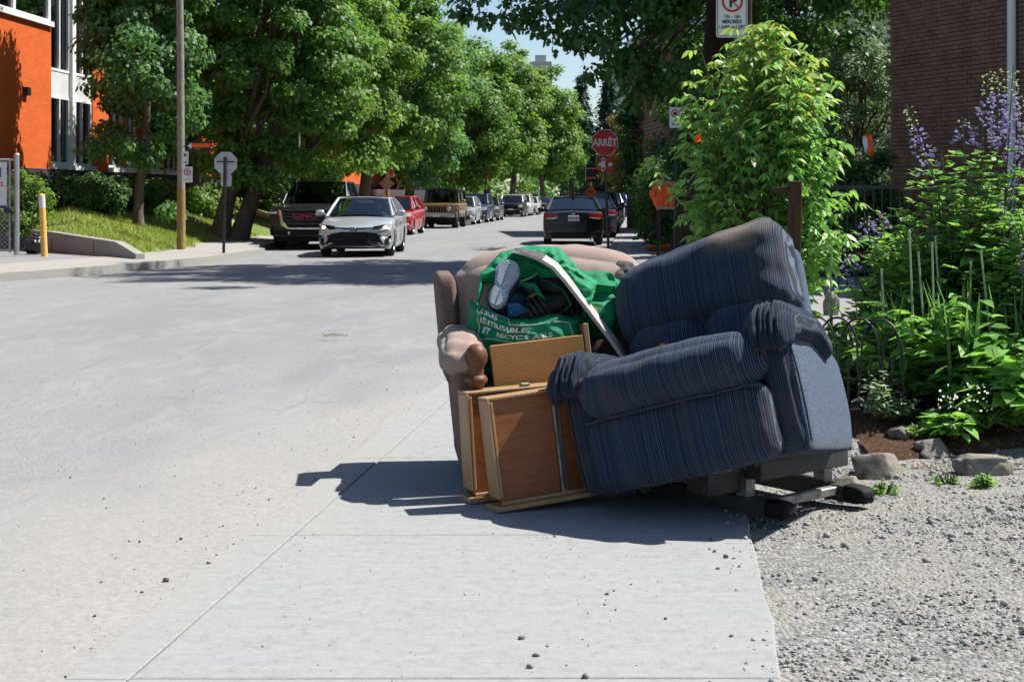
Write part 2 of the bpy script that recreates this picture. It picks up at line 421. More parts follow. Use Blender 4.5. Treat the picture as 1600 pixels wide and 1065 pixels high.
# ------------------------------------------------------------------ ground, road, sidewalks
def kx(Y): return -1.54 + 0.118 * Y if Y < 27 else -0.73 + 0.088 * Y           # right-hand kerb line
def lx(Y): return interp(Y, [-6, 14, 16, 18, 21, 24.2, 26, 29, 31, 36, 37.6, 400], [-46, -26, -20, -14.2, -10.9, -8.75, -8.0, -7.1, -6.62, -6.25, -6.95, -10.15 + 0.085 * 400])
def walk_z(Y): return -0.10 * smooth01((Y - 9) / 14)                                # sidewalk level
def road_z(X, Y):
    d = kx(Y) - X
    far = smooth01((Y - 9) / 14)
    near = -0.030 - 0.085 * smooth01(d / 5.0)
    return lerp(near, -0.25 + 0.03 * math.sin(PI * max(0, min(1, d / 8.6))), far)
SW = 1.80                                                                       # sidewalk width
mb = MB()
mb.grid(lambda u, v: (-2500 + 5000 * u, -300 + 4800 * v, -0.45), 8, 8, False)
tag(mb.build('ground', 'grass_ground'), 'flat ground reaching to the horizon behind everything', 'ground', kind='structure')

ys = sorted(set([-4 + 0.5 * i for i in range(60)] + [26 + 2.0 * i for i in range(60)] + [150 + 15 * i for i in range(18)]))
us = [0, .02, .05, .1, .16, .24, .33, .43, .54, .66, .78, .9, 1.0]
mb = MB(); vs = []; fs = []
for Y in ys:
    a, b = lx(Y) - 0.2, kx(Y) + 0.05
    for u in us:
        X = b + (a - b) * u; vs.append((X, Y, road_z(X, Y)))
for j in range(len(ys) - 1):
    for i in range(len(us) - 1):
        q = j * len(us) + i; fs.append((q, q + 1, q + 1 + len(us), q + len(us)))
mb.add(vs, [f[::-1] for f in fs], True)
road = tag(mb.build('road', 'asphalt'), 'worn grey asphalt street running away to the trees', 'road', kind='structure')

# near sidewalk: kerb strip and slabs, each slab its own piece
sidewalk = empty('sidewalk', (0, 0, 0), 0, 'pale concrete sidewalk under the dumped chairs', 'sidewalk'); sidewalk['kind'] = 'structure'
def slab_mesh(Y0, Y1, o0, o1, top=0.0, gap=0.004, bev=0.006, nx=6, ny=6, warp=0.003):
    mb = MB(); vs = []; fs = []
    yy = [Y0 + gap, Y0 + gap + bev] + [lerp(Y0 + gap + bev, Y1 - gap - bev, k / ny) for k in range(1, ny)] + [Y1 - gap - bev, Y1 - gap]
    xx = [0.0 + gap, gap + bev] + [lerp(gap + bev, o1 - o0 - gap - bev, k / nx) for k in range(1, nx)] + [o1 - o0 - gap - bev, o1 - o0 - gap]
    for j, Y in enumerate(yy):
        for i, x in enumerate(xx):
            e = (i in (0, len(xx) - 1)) or (j in (0, len(yy) - 1))
            X = kx(Y) + o0 + x
            z = top + walk_z(Y) - (bev if e else 0) + (0 if e else warp * noise.noise(Vector((X * 2, Y * 2, 0))))
            if i >= len(xx) - 2 and o1 > 1: X += 0.02 * noise.noise(Vector((Y * 5, 3, 1))) + 0.012 * noise.noise(Vector((Y * 23, 3, 1)))
            vs.append((X, Y, z))
    w = len(xx)
    for j in range(len(yy) - 1):
        for i in range(w - 1):
            q = j * w + i; fs.append((q, q + 1, q + 1 + w, q + w))
    n = len(vs)
    ring = [i for i in range(w)] + [j * w + w - 1 for j in range(1, len(yy))] + [(len(yy) - 1) * w + i for i in range(w - 2, -1, -1)] + [j * w for j in range(len(yy) - 2, 0, -1)]
    for r in ring: vs.append((vs[r][0], vs[r][1], top + walk_z(vs[r][1]) - 0.22))
    for k in range(len(ring)):
        a, b = ring[k], ring[(k + 1) % len(ring)]; fs.append((a, n + k, n + (k + 1) % len(ring), b))
    mb.add(vs, fs, False); return mb
joints = [-2.4, -0.95, 0.55, 2.05, 3.55, 5.06, 6.56, 8.05, 9.55, 11.05, 12.55, 14.05, 15.55, 17.05, 18.55, 20.05]
for a, b in zip(joints[:-1], joints[1:]):
    slab_mesh(a, b, 0.165, SW, 0.0, 0.002, 0.005).build('slab', 'concrete', sidewalk)
    slab_mesh(a, b, 0.0, 0.162, -0.002, 0.002, 0.003, 3, 5).build('kerb_stone', 'concrete', sidewalk)
Y = 20.05
while Y < 150:
    L = 3.0 if Y < 60 else 15
    slab_mesh(Y, Y + L, 0.165, SW, 0.0, 0.008, 0.006, 2, 2).build('slab', 'concrete', sidewalk)
    slab_mesh(Y, Y + L, 0.0, 0.165, -0.004, 0.002, 0.012, 2, 2).build('kerb_stone', 'concrete_old', sidewalk)
    Y += L
# bedding that fills the joints
mb = MB(); vs = []; fs = []
for Y in ys:
    vs += [(kx(Y) + 0.01, Y, walk_z(Y) - 0.022), (kx(Y) + SW - 0.02, Y, walk_z(Y) - 0.022)]
for j in range(len(ys) - 1): fs.append((2 * j, 2 * j + 1, 2 * j + 3, 2 * j + 2))
mb.add(vs, fs); mb.build('joint_bed', 'soil', sidewalk)

# dirt gathered in the crack between road and kerb
mb = MB(); vs = []; fs = []
for k in range(240):
    Y = 2.4 + k * 0.05; w = 0.004 + 0.016 * max(0.0, noise.noise(Vector((Y * 2.3, 5, 1))) + 0.25) + 0.006 * noise.noise(Vector((Y * 11, 2, 1)))
    X = kx(Y) - 0.001; w = max(w, 0.001); vs += [(X - w, Y, road_z(X - w, Y) + 0.0025), (X + 0.004, Y, road_z(X, Y) + 0.006)]
    if k: fs.append((2 * k - 2, 2 * k - 1, 2 * k + 1, 2 * k))
mb.add(vs, fs); mb.build('gutter_dirt', 'soil', sidewalk)
# right: stony dirt yard edge, driveway, soil
def yard_z(X, Y):
    z = -0.028 + 0.018 * noise.noise(Vector((X * 1.3, Y * 1.3, 4))) + 0.008 * noise.noise(Vector((X * 6, Y * 6, 1)))
    z += walk_z(Y); d = X - (kx(Y) + SW)
    z += 0.03 * smooth01((d - 0.15) / 0.8)
    z += 0.16 * smooth01((Y - 6.25 - 0.05 * math.sin(X * 4)) / 0.9) * smooth01((X - 1.25) / 0.5) * (1 - smooth01((Y - 9.0) / 1.2))
    return z
mb = MB(); vs = []; fs = []
nY, nX = 150, 90
for j in range(nY + 1):
    Y = -3 + 25 * j / nY
    for i in range(nX + 1):
        X = kx(Y) + SW - 0.06 + 9.0 * (i / nX) ** 1.35
        vs.append((X, Y, yard_z(X, Y)))
for j in range(nY):
    for i in range(nX):
        q = j * (nX + 1) + i; fs.append((q, q + 1, q + nX + 2, q + nX + 1))
mb.add(vs, fs, True)
yard = mb.build('dirt_yard', 'gravel_ground'); tag(yard, 'stony grey dirt beside the sidewalk', 'ground', kind='structure')
mb = MB()
mb.grid(lambda u, v: (kx(11 + 12 * v) + SW + 0.02 + 9 * u, 11 + 12 * v, 0.018 + walk_z(11 + 12 * v)), 6, 8, True)
tag(mb.build('driveway', 'concrete_old'), 'sunlit paved driveway behind the flower bed', 'driveway', kind='structure')
mb = MB()
mb.grid(lambda u, v: (kx(23 + 120 * v) + SW + 0.02 + 14 * u, 23 + 120 * v, -0.11), 3, 30, True)
tag(mb.build('front_yards', 'soil'), 'dark ground along the houses beside the far sidewalk', 'ground', kind='structure')
mb = MB()
def bed(u, v):
    Y = 6.45 + 3.3 * v; X = 1.62 + 4.2 * u
    Y += 0.10 * math.sin(X * 3.1) * (1 - v)
    return (X, Y, yard_z(X, Y) + 0.03 * math.sin(PI * min(1, u * 4) / 2) + 0.035 * noise.noise(Vector((X * 5, Y * 5, 2))) + (0.012 if 0 < v < 1 else -0.05))
mb.grid(bed, 70, 50, True)
tag(mb.build('flower_bed', 'mulch'), 'reddish mulch of the flower bed behind the rocks', 'flower bed', kind='structure')

# loose gravel, grit and clods (uncountable)
def scatter_pebbles(name, pts, sizes, mat, label, seed=1, parent=None):
    rng = np.random.default_rng(seed)
    g_ = (1 + 5 ** .5) / 2
    base = np.array([(-1, g_, 0), (1, g_, 0), (-1, -g_, 0), (1, -g_, 0), (0, -1, g_), (0, 1, g_), (0, -1, -g_), (0, 1, -g_), (g_, 0, -1), (g_, 0, 1), (-g_, 0, -1), (-g_, 0, 1)]) / 1.9 * np.array([1, 1, .72])
    tris = np.array([(0, 11, 5), (0, 5, 1), (0, 1, 7), (0, 7, 10), (0, 10, 11), (1, 5, 9), (5, 11, 4), (11, 10, 2), (10, 7, 6), (7, 1, 8), (3, 9, 4), (3, 4, 2), (3, 2, 6), (3, 6, 8), (3, 8, 9), (4, 9, 5), (2, 4, 11), (6, 2, 10), (8, 6, 7), (9, 8, 1)])
    n = len(pts)
    jit = base[None] * rng.uniform(0.62, 1.22, (n, 12, 1)) + rng.normal(0, 0.13, (n, 12, 3))
    an = rng.uniform(0, 2 * np.pi, n); c, s_ = np.cos(an), np.sin(an)
    el = rng.uniform(0.55, 1.0, n)
    x = (jit[:, :, 0] * c[:, None] - jit[:, :, 1] * s_[:, None]); y = (jit[:, :, 0] * s_[:, None] + jit[:, :, 1] * c[:, None]) * el[:, None]
    v = np.stack([x, y, jit[:, :, 2]], -1) * np.asarray(sizes)[:, None, None] + np.asarray(pts)[:, None, :]
    verts = v.reshape(-1, 3); faces = (tris[None] + (np.arange(n) * 12)[:, None, None]).reshape(-1, 3)
    me = bpy.data.meshes.new(name); me.vertices.add(len(verts)); me.vertices.foreach_set('co', verts.astype(np.float32).ravel())
    me.loops.add(faces.size); me.loops.foreach_set('vertex_index', faces.astype(np.int32).ravel())
    me.polygons.add(len(faces)); me.polygons.foreach_set('loop_start', np.arange(0, faces.size, 3, dtype=np.int32))
    me.materials.append(MATS[mat]); me.update(calc_edges=True)
    o = bpy.data.objects.new(name, me); C.objects.link(o)
    if parent: o.parent = parent
    return tag(o, label, 'gravel', kind='stuff')
rng = random.Random(5)
pts, sz = [], []
while len(pts) < 32000:
    Y = 2.6 + 4.4 * rng.random() ** 1.15; X = kx(Y) + SW - 0.10 + 3.3 * rng.random() ** 1.1
    if Y > 6.55 or (X < kx(Y) + SW and rng.random() > .35 * (X - kx(Y) - SW + .10) / .10 + .05): continue
    dens = 0.38 + 1.3 * noise.noise(Vector((X * 1.6, Y * 1.6, 8))) + 0.5 * smooth01((X - 1.1) / 1.0)
    if rng.random() > dens: continue
    s_ = 0.0026 + 0.0070 * rng.random() ** 2.6
    if rng.random() < 0.012: s_ = 0.011 + 0.010 * rng.random()
    pts.append((X, Y, (yard_z(X, Y) if X > kx(Y) + SW - .012 else 0.0) + s_ * 0.25)); sz.append(s_)
scatter_pebbles('gravel', pts, sz, 'pebble', 'loose grey gravel scattered over the dirt beside the sidewalk', 3)
pts, sz = [], []
for k in range(420):                                                             # crumbs on the sidewalk
    Y = 2.9 + 4.0 * rng.random() ** 1.3; X = kx(Y) + 0.05 + 1.7 * rng.random() ** 0.6
    s_ = 0.0014 + 0.0028 * rng.random() ** 3
    if k < 20: s_ = 0.004 + 0.004 * rng.random()
    pts.append((X, Y, s_ * 0.3)); sz.append(s_)
for px, py, s_ in ((1135, 871, .016), (838, 1025, .014), (829, 1043, .014), (916, 1058, .013), (815, 998, .013), (948, 928, .010), (1040, 967, .010), (1116, 862, .009), (855, 1010, .007)):
    s_ *= .75; q = gd(px, py); pts.append((q.x, q.y, s_ * 0.4)); sz.append(s_)
scatter_pebbles('grit', pts, sz, 'pebble_dark', 'dark crumbs of grit strewn on the pale sidewalk', 4)
pts, sz = [], []
for k in range(700):                                                             # along the kerb, on the road
    Y = 3 + 9 * rng.random() ** 1.4; d = 0.01 + 3.2 * rng.random() ** 2.4; X = kx(Y) - d
    s_ = 0.0015 + 0.0038 * rng.random() ** 3
    pts.append((X, Y, road_z(X, Y) + s_ * 0.3)); sz.append(s_)
for px, py, s_ in ((258, 908, .018), (283, 842, .010), (326, 880, .010), (148, 962, .008), (222, 925, .008), (162, 777, .008), (110, 742, .008), (218, 846, .008), (365, 850, .006)):
    s_ *= .75; q = gd(px, py, -0.03); pts.append((q.x, q.y, road_z(q.x, q.y) + s_ * .4)); sz.append(s_)
scatter_pebbles('grit', pts, sz, 'pebble_dark', 'dark grit and small stones on the road beside the kerb', 6)

# left: far sidewalk and kerb, driveway apron, grass bank
def strip(name, mat, inner, outer, Ys, z0, z1, label, cat, skirt=0.25):
    mb = MB(); vs = []; fs = []
    for Y in Ys:
        vs += [(inner(Y), Y, z0 - skirt), (inner(Y), Y, z0), (outer(Y), Y, z1)]
    for j in range(len(Ys) - 1):
        q = 3 * j; fs += [(q, q + 1, q + 4, q + 3), (q + 1, q + 2, q + 5, q + 4)]
    mb.add(vs, [f for f in fs]); return tag(mb.build(name, mat), label, cat, kind='structure')
YL = [14, 16, 18, 19.5, 21, 22.5, 24.2, 25, 26, 27.5, 29, 30, 31, 33, 36, 36.5, 37.1, 37.6, 40, 50, 70, 100, 150, 200]
strip('far_kerb', 'concrete_old', lx, lambda Y: lx(Y) - 0.22, YL, -0.095, -0.09, 'worn concrete kerb across the street', 'kerb')
strip('far_sidewalk', 'concrete_pale', lambda Y: lx(Y) - 0.22, lambda Y: lx(Y) - 1.75, YL, -0.09, -0.05, 'pale concrete sidewalk across the street', 'sidewalk')
mb = MB()
mb.grid(lambda u, v: (lx(16 + 24 * v) - 1.7 - 18 * u, 16 + 24 * v, -0.06 + 0.05 * u), 4, 16, True)
tag(mb.build('far_driveway', 'asphalt'), 'asphalt driveway entrance in front of the concrete retaining wall', 'driveway', kind='structure')
WA, WB = Vector((-7.75, 29.3)), Vector((-10.75, 32.6))                          # retaining wall line
wd = (WB - WA).normalized(); wnrm = Vector((wd.y, -wd.x)) * -1
if wnrm.y < 0: wnrm = -wnrm
def bank_z(X, Y):
    ds = (lx(Y) - 1.7) - X
    q = Vector((X, Y)) - WA
    dw = q.dot(wnrm); along = q.dot(wd)
    a = -0.05 + 0.31 * max(0, ds) if ds < 4 else 1.19 + 0.08 * (ds - 4)
    b = -0.03 + 0.085 * max(0, min(along, 6)) + 0.24 * max(0, dw)
    z = min(a, b, 1.55)
    return z + 0.03 * noise.noise(Vector((X, Y, 0)))
mb = MB(); vs = []; fs = []
nU, nV = 40, 90
for j in range(nV + 1):
    Y = 29.35 + 70 * (j / nV) ** 1.6
    for i in range(nU + 1):
        X = lx(Y) - 1.70 - 9.5 * (i / nU)
        # keep behind the retaining wall
        q = Vector((X, Y)) - WA
        dw = q.dot(wnrm)
        if dw < 0.06: X, Yq = X + wnrm.x * (0.06 - dw), Y + wnrm.y * (0.06 - dw)
        else: Yq = Y
        vs.append((X, Yq, bank_z(X, Yq)))
for j in range(nV):
    for i in range(nU):
        q = j * (nU + 1) + i; fs.append((q, q + nU + 1, q + nU + 2, q + 1))
mb.add(vs, fs, True)
tag(mb.build('grass_bank', 'grass_ground'), 'grassy bank with dry patches below the orange building', 'bank', kind='structure')
rg = np.random.default_rng(9)
gp = []
while len(gp) < 26000:
    Y = 29.4 + 16 * rg.random() ** 1.3; X = lx(Y) - 1.72 - 6.5 * rg.random()
    q = Vector((X, Y)) - WA
    if q.dot(wnrm) < 0.1: continue
    gp.append((X, Y, bank_z(X, Y)))
gp = np.array(gp); n = len(gp)
an = rg.uniform(0, 2 * np.pi, n); hgt = rg.uniform(0.05, 0.13, n); ln = rg.normal(0, 0.04, (n, 2)); wd_ = rg.uniform(0.008, 0.02, n)
dx, dy = np.cos(an) * wd_, np.sin(an) * wd_
tri = np.stack([gp + np.stack([-dx, -dy, 0 * dx - .01], -1), gp + np.stack([dx, dy, 0 * dx - .01], -1), gp + np.stack([ln[:, 0], ln[:, 1], hgt], -1)], 1).reshape(-1, 3)
tag(np_mesh('grass', tri, 3, 'grass_blade'), 'short mown grass growing on the bank', 'grass', kind='stuff')
# retaining wall, wedge that sinks into the ground
mb = MB(); M_ = Matrix.Translation((WA.x, WA.y, 0)) @ Matrix.Rotation(math.atan2(wd.y, wd.x), 4, 'Z')
L = (WB - WA).length + 3.5
mb.add([M_ @ Vector(v) for v in [(0, 0, -.1), (L, 0, -.1), (L, 0, .46), (4.2, 0, .42), (0.9, 0, .26), (0, 0, .03), (0, -.2, -.1), (L, -.2, -.1), (L, -.2, .46), (4.2, -.2, .42), (0.9, -.2, .26), (0, -.2, .03)]],
       [(5, 4, 3, 2, 1, 0), (6, 7, 8, 9, 10, 11), (2, 3, 9, 8), (3, 4, 10, 9), (4, 5, 11, 10), (5, 0, 6, 11), (1, 2, 8, 7)])
rw = tag(mb.build('retaining_wall', 'concrete_old'), 'low concrete retaining wall tapering down to the far sidewalk', 'wall')
for k in (1.9, 4.0):
    b2 = MB(); b2.box(M_ @ Vector((k, 0.004, 0.12)), (0.018, 0.012, 0.24), Euler((0, 0, math.atan2(wd.y, wd.x)))); b2.build('joint', 'soil', rw)
# ------------------------------------------------------------------ buildings
def brickmat(name, c1, c2, mortar, scale, var=0.25, axis=0):
    t = NT(name, 0.88, 0.2); p = t.coord()
    br = t.node('ShaderNodeTexBrick'); br.inputs['Scale'].default_value = 1.0
    br.inputs['Brick Width'].default_value = 0.22 * scale; br.inputs['Row Height'].default_value = 0.075 * scale
    br.inputs['Mortar Size'].default_value = 0.008 * scale; br.inputs['Color1'].default_value = (*c1, 1); br.inputs['Color2'].default_value = (*c2, 1); br.inputs['Mortar'].default_value = (*mortar, 1)
    x, y, z = t.sep(p); cb = t.node('ShaderNodeCombineXYZ'); t.l.new((x, y)[axis], cb.inputs[0]); t.l.new(z, cb.inputs[1]); t.l.new(cb.outputs[0], br.inputs['Vector'])
    c = t.mix(t.ramp(t.noise(p, 0.9, 5, 0.6), [(0.35, 0.0), (0.7, var)]), br.outputs['Color'], tuple(v * 0.6 for v in c1))
    t.color(c); t.bump(br.outputs['Fac'], -0.4, 0.008); return t.m
brickmat('brick_orange', (0.50, 0.085, 0.012), (0.57, 0.112, 0.018), (0.40, 0.10, 0.04), 1.0, 0.3)
brickmat('brick_house', (0.17, 0.065, 0.04), (0.24, 0.10, 0.06), (0.22, 0.19, 0.16), 1.0)
simple('brick_dark_base', (0.035, 0.036, 0.042), 0.8)
simple('white_metal', (0.62, 0.63, 0.63), 0.5, 0.4, 0, 0.06, 3)
simple('grey_panel', (0.50, 0.52, 0.53), 0.5, 0.4, 0, 0.08, 2)
simple('black_metal', (0.012, 0.012, 0.013), 0.45, 0.5, 0, 0.2, 12, 0.1)
simple('galvanised', (0.36, 0.38, 0.41), 0.42, 0.5, 0.6, 0.12, 9)
simple('mortar', (0.075, 0.06, 0.05), 0.95, 0.1, 0, 0.2, 20)
simple('roof_tar', (0.05, 0.05, 0.052), 0.9)
def glassmat(name, tint, rough=0.04):
    t = NT(name, rough, 0.5); t.b.inputs['Base Color'].default_value = (*tint, 1)
    t.b.inputs['IOR'].default_value = 1.5
    g = t.node('ShaderNodeBsdfGlossy'); g.inputs['Roughness'].default_value = rough; g.inputs[0].default_value = (0.9, 0.95, 1, 1)
    tr = t.node('ShaderNodeBsdfTransparent'); tr.inputs[0].default_value = (*tint, 1)
    fr = t.node('ShaderNodeFresnel'); fr.inputs[0].default_value = 1.55
    ms = t.node('ShaderNodeMixShader')
    t.l.new(t.math('MULTIPLY_ADD', fr.outputs[0], 1.0, 0.04), ms.inputs[0])
    t.l.new(tr.outputs[0], ms.inputs[1]); t.l.new(g.outputs[0], ms.inputs[2])
    out = [n for n in t.n if n.type == 'OUTPUT_MATERIAL'][0]; t.l.new(ms.outputs[0], out.inputs[0]); return t.m
glassmat('glass_dark', (0.16, 0.19, 0.20)); glassmat('glass_car', (0.42, 0.50, 0.53), 0.02); glassmat('glass_rear', (0.10, 0.12, 0.14), 0.02)
simple('room_dark', (0.02, 0.022, 0.024), 0.9)
simple('blind', (0.30, 0.34, 0.32), 0.9)

# orange brick school across the street
S0 = 33.0; X0 = -16.0; ang = math.atan2(0.9968, 0.0797)
school = empty('school_building', (X0 + 0.08 * S0, S0, 0), ang, 'orange brick building with tall grey framed windows across the street', 'building')
def sp(px): return (FPX * 16 / (977.8 - px) - S0) * 1.0032                      # photo column -> metres along the facade
def bpart(name, mat, x0, x1, y0, y1, z0, z1, parent=school, bev=0.0):
    mb = MB(); mb.box(((x0 + x1) / 2, (y0 + y1) / 2, (z0 + z1) / 2), (x1 - x0, y1 - y0, z1 - z0), None, bev); return mb.build(name, mat, parent)
bays = [(sp(80), sp(145), 2), (sp(170), sp(193), 1), (sp(198), sp(214), 1), (sp(233), sp(250), 1), (sp(257), sp(275), 1), (sp(292), sp(304), 1), (sp(345), sp(352), 1)]
ZS, ZT = 2.12, 7.6
cur = -7.0
for a, b, k in bays:
    bpart('brick_wall', 'brick_orange', cur, a, 0.0, 0.35, 1.98, ZT if cur > -6 else 5.92)
    cur = b
bpart('brick_wall', 'brick_orange', cur, 75, 0.0, 0.35, 1.98, ZT)
bpart('base_wall', 'brick_dark_base', -7, 75, -0.03, 0.33, 0.0, 1.978)
bpart('parapet', 'grey_panel', -7.1, 75, -0.08, 0.5, ZT + 0.002, 8.4)
bpart('roof', 'roof_tar', -7, 75, 0.36, 14, 8.0, 8.2)
bpart('side_wall', 'brick_orange', -7.0, -6.7, 0.352, 14, 1.0, 7.9)
bpart('interior', 'room_dark', -6.6, 74.9, 2.2, 2.4, 1.0, 7.5)
bpart('interior_floor', 'room_dark', -6.6, 74.9, 0.37, 2.19, 4.2, 4.5)
def win(x0, x1, z0, z1, ncols, name='window'):
    w = empty(name, (0, 0, 0)); w.parent = school
    fr = MB(); t_ = 0.07
    fr.box(((x0 + x1) / 2, 0.1, z0 + t_ / 2), (x1 - x0, 0.12, t_)); fr.box(((x0 + x1) / 2, 0.1, z1 - t_ / 2), (x1 - x0, 0.12, t_))
    for q in range(ncols + 1):
        xx = lerp(x0 + t_ / 2, x1 - t_ / 2, q / ncols); fr.box((xx, 0.1, (z0 + z1) / 2), (t_, 0.118, z1 - z0 - 2 * t_))
    fr.build('frame', 'white_metal', w)
    for q in range(ncols):
        a_, b_ = lerp(x0 + t_ / 2, x1 - t_ / 2, q / ncols) + t_ / 2, lerp(x0 + t_ / 2, x1 - t_ / 2, (q + 1) / ncols) - t_ / 2
        bpart('pane', 'glass_dark', a_, b_, 0.115, 0.125, z0 + t_, z1 - t_, w)
        if random.Random(int(a_ * 100 + z0)).random() < 0.45:
            bpart('blind', 'blind', a_ + .02, b_ - .02, 0.3, 0.31, lerp(z0, z1, 0.45), z1 - t_, w)
for a, b, k in bays:
    m = (a + b) / 2
    cols = [(a, m - 0.13), (m + 0.13, b)] if k == 2 else [(a, b)]
    for c0, c1 in cols:
        win(c0, c1, ZS, 4.05, 2); win(c0, c1, 4.75, ZT, 2)
        bpart('spandrel_panel', 'grey_panel', c0, c1, 0.06, 0.18, 4.05, 4.75)
    if k == 2: bpart('mullion', 'white_metal', m - 0.13, m + 0.13, -0.05, 0.25, ZS, ZT)
    bpart('sill', 'white_metal', a - 0.08, b + 0.08, -0.10, 0.30, 1.98 + .002, ZS - .002)
bpart('sill', 'white_metal', -7.0, sp(80) - .01, -0.10, 0.34, 5.922, 6.06)
nw = 6; xs = [lerp(-7.0, sp(80) - 0.02, i / nw) for i in range(nw + 1)]
for i in range(nw): win(xs[i], xs[i + 1], 6.062, ZT, 1)
vent = bpart('wall_light', 'black_metal', sp(39) - .12, sp(39) + .12, -0.12, -0.001, 3.9, 4.12)
shed = MB(); shed.box((0, 0, 0.9), (1.9, 1.6, 1.8), None, 0.02)
for k in range(9): shed.box((-0.85 + k * 0.21, -0.805, 0.9), (0.10, 0.02, 1.7))
tag(shed.build('garden_shed', 'brick_dark_base', None, (-8.9, 51, 1.1), (0, 0, R(-20))), 'dark grey slatted enclosure behind the black pickup', 'enclosure')

# dark brown brick building on the right, in its own shade: real bricks
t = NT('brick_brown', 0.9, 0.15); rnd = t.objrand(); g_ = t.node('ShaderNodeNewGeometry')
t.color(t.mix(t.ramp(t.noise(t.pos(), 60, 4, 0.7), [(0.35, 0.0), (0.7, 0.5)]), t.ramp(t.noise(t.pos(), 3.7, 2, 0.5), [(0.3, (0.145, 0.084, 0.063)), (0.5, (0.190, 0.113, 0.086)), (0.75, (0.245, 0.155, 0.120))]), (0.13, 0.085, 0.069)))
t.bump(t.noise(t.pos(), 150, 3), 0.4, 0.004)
bb_a = at(1393, 300, 27.0); bb_ang = math.atan2(-3.1, 1.3)
bbld = empty('brick_building', (bb_a.x, bb_a.y, 0), bb_ang, 'dark brown brick building behind the purple flowers, in shade', 'building')
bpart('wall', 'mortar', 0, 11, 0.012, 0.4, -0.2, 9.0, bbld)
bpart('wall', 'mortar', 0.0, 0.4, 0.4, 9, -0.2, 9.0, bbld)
bpart('roof', 'roof_tar', -0.1, 11.1, -0.1, 9.1, 9.0, 9.2, bbld)
bw, bh, gp_ = 0.225, 0.079, 0.011
bk = MB(); bk.box((bw / 2 - gp_ / 2, 0.0, bh / 2 - gp_ / 2), (bw - gp_, 0.05, bh - gp_), None, 0.004)
bo = bk.build('brick', 'brick_brown', bbld); bme = bo.data; bpy.data.objects.remove(bo)
rb = random.Random(3); rest = MB(); nb = 0
rows = int(9.0 / bh)
cand = []
for r_ in range(rows):
    for c_ in range(48):
        x = c_ * bw - (bw / 2 if r_ % 2 else 0)
        if x < -0.01: x = 0.0 if r_ % 2 == 0 else x
        z = -0.2 + r_ * bh
        vis = (x < 3.3 and 1.4 < z < 5.0) and not (x > 1.4 and z < 2.6)
        cand.append((x, z, vis))
visible = [c for c in cand if c[2]]
pick = set(id(c) for c in sorted(visible, key=lambda c: -c[0] * 0.5 + abs(c[1] - 3.7))[:300])
for c in cand:
    x, z, _ = c
    if x < -0.05: x = -0.10
    dy = rb.uniform(-0.004, 0.004); sxx = 1.0
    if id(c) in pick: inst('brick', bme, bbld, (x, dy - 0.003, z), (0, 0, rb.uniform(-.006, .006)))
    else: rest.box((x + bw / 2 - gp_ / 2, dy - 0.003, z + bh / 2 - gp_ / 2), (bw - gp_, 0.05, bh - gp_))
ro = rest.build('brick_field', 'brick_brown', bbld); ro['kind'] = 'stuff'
dp = MB(); dp.tube([(3.34, -0.12, 0), (3.34, -0.12, 9)], 0.075, 12); dp.build('downpipe', 'white_metal', bbld)
bpart('window', 'glass_dark', 4.4, 5.6, -0.04, -0.03, 1.4, 3.2, bbld)

# houses and towers farther off
def house(name, label, loc, rz, w, d, h, mat, wins, winmat='glass_dark', trim='white_metal'):
    e = empty(name, loc, rz, label, 'building')
    bpart('wall', mat, 0, w, 0, d, -0.3, h, e); bpart('cornice', trim, -0.1, w + 0.1, -0.12, d + .1, h + .002, h + 0.3, e)
    for (x0, x1, z0, z1) in wins:
        f = bpart('window', trim, x0 - 0.07, x1 + 0.07, -0.05, -0.004, z0 - 0.07, z1 + 0.07, e)
        bpart('pane', winmat, x0, x1, -0.07, -0.052, z0, z1, f)
    return e
hb = house('row_house', 'red brick row house with white door frame behind the parking signs', (at(1037, 300, 52).x, 52, 0), R(4), 7, 9, 7.5, 'brick_house', [(1.2, 2.2, 1.3, 3.0), (3.6, 4.6, 1.3, 3.0), (1.2, 2.2, 4.5, 6.2), (3.6, 4.6, 4.5, 6.2)])
bpart('door_frame', 'white_metal', 0.02, 0.28, -0.10, -0.004, 0.2, 3.1, hb)
side = house('row_house', 'long brick row of houses along the far right sidewalk', (kx(62) + SW + 4.6, 66, 0), ang, 60, 9, 7.5, 'brick_house', [(2 + 4 * i, 3.2 + 4 * i, 1.4, 3.0) for i in range(12)])
side.scale = (1, -1, 1)
wh = house('apartment_block', 'white apartment block with a dark railing glimpsed behind the brown brick building', (at(1330, 300, 46).x, 46, 0), R(-6), 9, 8, 8.5, 'white_metal', [(0.7, 1.1, 3.9, 4.6), (0.62, 1.2, 5.2, 6.0), (2.4, 3.2, 3.9, 5.6)])
rl = MB()
for k in range(16): rl.box((0.3 + 0.16 * k, -0.35, 3.35), (0.03, 0.03, 0.75))
rl.box((1.5, -0.35, 3.75), (2.6, 0.05, 0.05)); rl.box((1.5, -0.35, 2.98), (2.6, 0.05, 0.05)); rl.box((1.5, -0.2, 2.9), (2.6, 0.4, 0.08)); rl.build('balcony_railing', 'black_metal', wh)
simple('tower_blue', (0.33, 0.40, 0.47), 0.3, 0.5, 0, 0.1, 0.05); simple('tower_grey', (0.34, 0.37, 0.40), 0.6, 0.3, 0, 0.1, 0.05)
